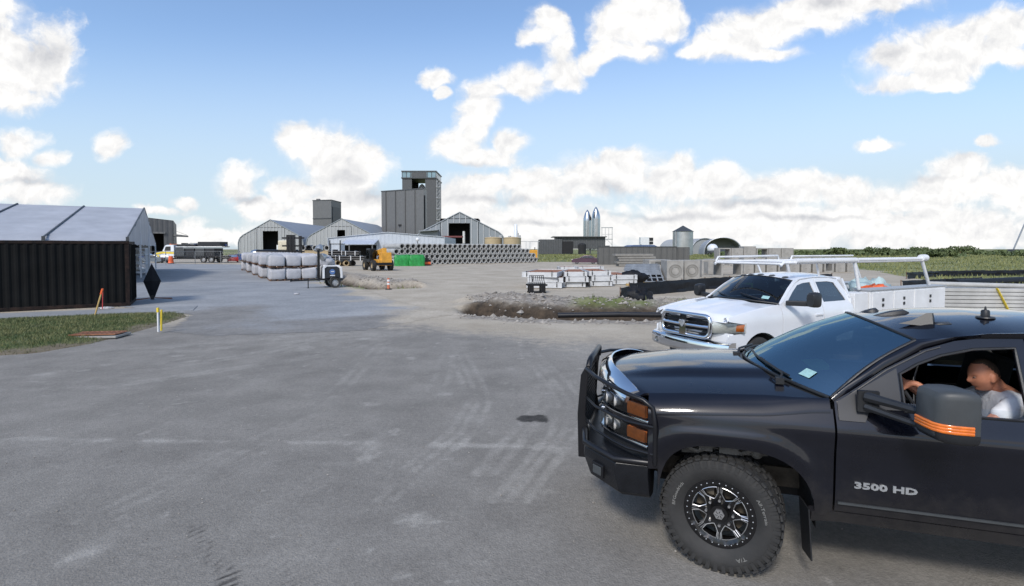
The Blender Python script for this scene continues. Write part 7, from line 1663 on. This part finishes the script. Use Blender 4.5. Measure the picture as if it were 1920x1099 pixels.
# objects behind the bags
p = at(476, 467, 100); t = thing('steel_tank', 'long dark tank with shiny domed end lying behind the bags', 'tank', (p.x, 100, 0), R(6))
b = MB(); b.M = T(0, 0, 1.55) @ RY(pi/2); b.lathe([(.85, .2), (.85, 8.2), (.5, 8.7), (.001, 8.9)], 24); b.build('shell', M['black_steel'], t, smooth=40)
b = MB(); b.M = T(0, 0, 1.55) @ RY(pi/2); b.lathe([(.86, .6), (.86, .2), (.72, -.3), (.45, -.65), (.001, -.8)], 24); b.build('domed_end', M['steel'], t, smooth=60)
for x in (1.5, 6.5): b = MB(); b.box((x, 0, .4), (.5, 1.7, .8)); b.build('saddle', M['rust'], t)
p = at(546, 467, 98); t = thing('manifold_rack', 'black steel rack of pipework rising behind the bags', 'pipe rack', (p.x, 98, 0))
for x in (-.6, 0, .55, 1.8): b = MB(); b.box((x, 0, 2.6 if x != 1.8 else 2.5), (.42, .5, 5.2 if x < 1 else 5.0)); b.build('upright', M['black_steel'], t)
for z in (2.0, 3.1, 4.6): b = MB(); b.box((.4, 0, z), (4.2, .3, .3)); b.build('crossbar', M['black_steel'], t)
p = at(533, 467, 101); t = thing('liquid_tote', 'white square liquid tote beside the black pipe rack', 'tote', (p.x, 101, 0)); b = MB(); b.box((0, 0, 3.2), (1.9, 1.5, 2.0)); b.build('tank', M['tan_white'] if 'tan_white' in M else mat('cream_plastic', (.6, .55, .42), .5), t, bevel=.2); b = MB(); b.box((0, 0, 1.1), (2.0, 1.6, 2.2)); b.build('stand', M['dull_alu'], t)
p = at(594, 467, 108); t = thing('straw_wall', 'long low tan barrier behind the bags', 'barrier', (p.x, 108, 0), R(-3)); b = MB(); b.box((0, 0, 1.05), (10.0, 1.2, 2.1)); b.build('wall', M['tan'], t, bevel=.1); b = MB(); b.box((0, 0, 2.13), (10.2, 1.3, .12)); b.build('coping', M['tan'], t)
p = at(590, 467, 112); t = thing('pipe_stack', 'dark pipe ends stacked above the tan barrier', 'pipes', (p.x, 112, 0))
for k in range(5): b = MB(); b.lathe([(.45, 0), (.62, 0), (.62, 4), (.45, 4), (.45, 0)], 18, 0, T(-2.6 + k * 1.3, 0, 2.75) @ RX(-pi/2)); b.build('pipe', M['black_pipe'] if k % 2 else M['concrete_pipe'], t, smooth=40)
b = MB(); b.box((-.0, 1, 1.05), (7, 2, 2.1)); b.build('stand', M['black_steel'], t)
p = at(632, 467, 95); t = thing('white_cabin', 'small pale site cabin left of the warehouse awning', 'cabin', (p.x, 95, 0)); b = MB(); b.box((0, 0, 1.7), (2.2, 2, 3.4)); b.build('wall', M['panel_white'], t); b = MB(); b.box((0, -1.02, 1.9), (1.0, .04, 1.0)); b.build('window', M['glass_tint'], t); b = MB(); b.box((0, 0, 3.45), (2.4, 2.2, .1)); b.build('roof', M['panel_grey'], t)
for x in (-.9, 1.0): b = MB(); b.box((x, -1.2, 2.0), (.16, .16, 4.2)); b.build('post', M['black_steel'], t)
# far pole at the right edge
p = at(1900, 467, 260); t = thing('crane_boom', 'thin leaning crane boom far off at the right edge', 'crane', (p.x, 260, 0)); q = at(1921, 420, 260) - p
b = MB(); b.bar((0, 0, 2), (q.x * 1.6, 0, (q.z + p.z) * 1.5), .5); b.build('boom', M['dull_alu'], t); b = MB(); b.box((0, 0, 1.2), (3, 3, 2.4)); b.build('cab', M['panel_dark'], t)
# ------------------------------------------------------------------ the driver
def skinned(chains, root=0, sub=1):
    """chains: list of [(xyz, radius), ...]; vertices at the same place are shared"""
    vs, rs, es, idx = [], [], [], {}
    for ch in chains:
        prev = None
        for p, r in ch:
            k = tuple(round(c, 4) for c in p)
            if k not in idx: idx[k] = len(vs); vs.append(p); rs.append(r)
            i = idx[k]
            if prev is not None and prev != i: es.append((prev, i))
            prev = i
    me = bpy.data.meshes.new('skeleton'); me.from_pydata([tuple(v) for v in vs], es, []); o = bpy.data.objects.new('skeleton', me); COL.objects.link(o)
    m = o.modifiers.new('skin', 'SKIN'); m.use_smooth_shade = True
    for i, r in enumerate(rs):
        sv = me.skin_vertices[0].data[i]; sv.radius = (r, r) if not isinstance(r, tuple) else r; sv.use_root = (i == root)
    s = o.modifiers.new('sub', 'SUBSURF'); s.levels = sub; s.render_levels = sub
    bpy.context.view_layer.update(); ev = o.evaluated_get(bpy.context.evaluated_depsgraph_get()); tm = ev.to_mesh()
    vv = [tuple(v.co) for v in tm.vertices]; ff = [tuple(p.vertices) for p in tm.polygons]; ev.to_mesh_clear()
    bpy.data.objects.remove(o); return vv, ff
ps_ = thing('person', 'driver in white T-shirt at the open window of the dark truck, hand on wheel', 'person', (PX, PY_, 0), pi - TH)
WC, WAX = Vector((-1.36, .40, 1.33)), Vector((.88, 0, -.47)).normalized(); WU = Vector((0, 1, 0)); WV = WAX.cross(WU)
def hand(ang, elbow, sh, flip):
    r = WU * cos(ang) + WV * sin(ang); t = -WU * sin(ang) + WV * cos(ang); n = -WAX; P = WC + r * .19; t = t * flip
    palm = P + r * .030 + n * .022; wrist = P + r * .055 + n * .085 - t * .035
    ch = [[(sh, .066), (sh.lerp(elbow, .5), .050), (elbow, .043), (elbow.lerp(wrist, .3), .042), (elbow.lerp(wrist, .75), .031), (wrist, .025), (wrist.lerp(palm, .5), (.028)), (palm, .026)]]
    for k, (o, ln) in enumerate(((-.032, .92), (-.011, 1.05), (.011, 1.0), (.032, .82))):
        kn = palm + t * (o * 1.05) - n * .012 + r * .004
        ch.append([(palm, .026), (kn, .0115), (P + t * o * 1.02 + r * .028 * ln - n * .020, .0098), (P + t * o - r * .004 - n * .030 * ln, .0090), (P + t * o * .98 - r * .027 * ln - n * .014, .0082), (P + t * o * .95 - r * .026 + n * .008 * ln, .0070)])
    ch.append([(palm, .026), (palm + t * .034 + n * .006 - r * .010, .0125), (P + t * .052 + n * .026 - r * .008, .0105), (P + t * .066 + n * .020 - r * .026, .0085)])
    return ch
hip, belly, chest, uch, nk0, nk1 = Vector((-2.0, .42, 1.02)), Vector((-2.03, .42, 1.14)), Vector((-2.02, .42, 1.28)), Vector((-1.99, .42, 1.39)), Vector((-1.965, .42, 1.455)), Vector((-1.925, .425, 1.505))
shL, shR = Vector((-1.985, .605, 1.385)), Vector((-1.985, .235, 1.385)); elL, elR = Vector((-1.72, .70, 1.20)), Vector((-1.74, .13, 1.18))
torso = [[(hip, .15), (belly, .148), (chest, .145), (uch, .105), (nk0, .062), (nk1, .058), (nk1 + Vector((.04, .003, .045)), .06)], [(uch, .105), (shL, .066)], [(uch, .105), (shR, .066)]]
legs = []
for y in (.52, .32):
    kn, an = Vector((-1.50, y + (.04 if y > .42 else -.04), 1.10)), Vector((-1.27, y, .72)); legs.append([(hip, .15), (Vector((-1.93, y, 1.0)), .095), (Vector((-1.7, y, 1.04)), .082), (kn, .062), (kn.lerp(an, .35), .058), (an, .042), (an + Vector((.03, 0, -.05)), .04), (an + Vector((.15, 0, -.06)), .034)])
armL, armR = hand(R(42), elL, shL, 1), hand(R(150), elR, shR, -1)
vv, ff = skinned(torso + armL + armR + legs, 0, 1)
bd_ = MB(); bd_.add(vv, ff)
HC = Vector((-1.868, .43, 1.55)); HM = T(*HC) @ RZ(R(6)) @ RY(R(14))
def head_r(d):
    x, y, z = d; p = Vector((d[0] * .097, d[1] * .076, d[2] * .122))
    f = max(0, x)
    p.x += .020 * math.exp(-((y / .16) ** 2 + ((z + .12) / .20) ** 2)) * (f > 0)                       # nose
    p.x += .010 * math.exp(-((y / .13) ** 2 + ((z + .24) / .10) ** 2)) * (f > 0)
    p.x -= .010 * (math.exp(-(((y - .42) / .18) ** 2 + ((z - .05) / .13) ** 2)) + math.exp(-(((y + .42) / .18) ** 2 + ((z - .05) / .13) ** 2))) * (f > 0)   # eye sockets
    p.x += .006 * math.exp(-((y / .5) ** 2 + ((z - .22) / .10) ** 2)) * (f > 0)                        # brow
    p.x += .008 * math.exp(-((y / .3) ** 2 + ((z + .52) / .10) ** 2)) * (f > 0) - .006 * math.exp(-((y / .3) ** 2 + ((z + .62) / .05) ** 2)) * (f > 0)    # lips
    p.x += .018 * math.exp(-((y / .4) ** 2 + ((z + .85) / .16) ** 2)) * (x > -.2)                      # chin
    if z < -.3: p.y *= 1 - .22 * min(1, (-z - .3) / .6)
    if x < 0 and z < -.3: p.x *= 1 - .35 * min(1, (-z - .3) / .6)
    return p
rings = []
for i in range(1, 32):
    tt = pi * i / 32; rings.append([HM @ head_r((sin(tt) * cos(2*pi*j/48), sin(tt) * sin(2*pi*j/48), -cos(tt))) for j in range(48)])
bd_.loft(rings)
for sy in (1, -1):
    e = []
    for i in range(1, 8):
        tt = pi * i / 8; e.append([HM @ Vector((-.012 + .022 * sin(tt) * cos(2*pi*j/12) - .006 * (-cos(tt)), sy * (.078 + .013 * sin(tt) * sin(2*pi*j/12)), -.012 - .036 * cos(tt))) for j in range(12)])
    bd_.loft(e)
po = bd_.build('body', M['skin'], ps_, smooth=180)
q = po.modifiers.new('remesh', 'REMESH'); q.mode = 'VOXEL'; q.voxel_size = .0045; q.use_smooth_shade = True
q = po.modifiers.new('smooth', 'SMOOTH'); q.factor = .5; q.iterations = 2
# clothing: shells a little larger than the body, ending at the neck, above the elbows and at the waist
def grow(ch, k): return [[(p, r + k) for p, r in c] for c in ch]
slL, slR = shL.lerp(elL, .62), shR.lerp(elR, .62)
vv, ff = skinned([[(hip + Vector((0, 0, .02)), .166), (belly, .166), (chest, .160), (uch, .118), (nk0 + Vector((-.012, 0, -.018)), .078)], [(uch, .118), (shL, .082), (slL, .068)], [(uch, .118), (shR, .082), (slR, .068)]], 0, 2)
b = MB(); b.add(vv, ff); so = b.build('shirt', M['shirt'], ps_, smooth=180)
tx = bpy.data.textures.new('cloth_folds', 'CLOUDS'); tx.noise_scale = .09
q = so.modifiers.new('folds', 'DISPLACE'); q.texture = tx; q.strength = .032; q.mid_level = .5
vv, ff = skinned([[(p, r + .014) for p, r in c[:6]] for c in legs], 0, 1); b = MB(); b.add(vv, ff); b.build('trousers', M['blue_paint'] if False else mat('denim', (.03, .05, .09), .9, 0, .2, 20), ps_, smooth=180)
b = MB(); rings = []
for i in range(10, 32):
    tt = pi * i / 32; ring = []
    for j in range(48):
        a = 2*pi*j/48; d = (sin(tt) * cos(a), sin(tt) * sin(a), -cos(tt)); p = head_r(d); k = 1.0
        line = d[2] - (.80 if d[0] > .1 else (-.12 + max(0, d[0] + .60) * 1.3)); k = 1.015 if line > 0 else .95
        ring.append(HM @ (p * k))
    rings.append(ring)
b.loft(rings); b.build('hair', M['hair'], ps_, smooth=60)
for sy in (1, -1):
    b = MB(); b.ball(HM @ Vector((.080, sy * .033, .006)), (.0085, .010, .007), 12, 0, 8); eo = b.build('eye', M['eye'] if 'eye' in M else M.setdefault('eye', mat('eye', (.22, .14, .11), .4)), ps_, smooth=60)
    b = MB(); b.ball(HM @ Vector((.0860, sy * .033, .006)), (.0045, .0055, .0055), 10, 0, 6); b.build('iris', M['hair'], eo)
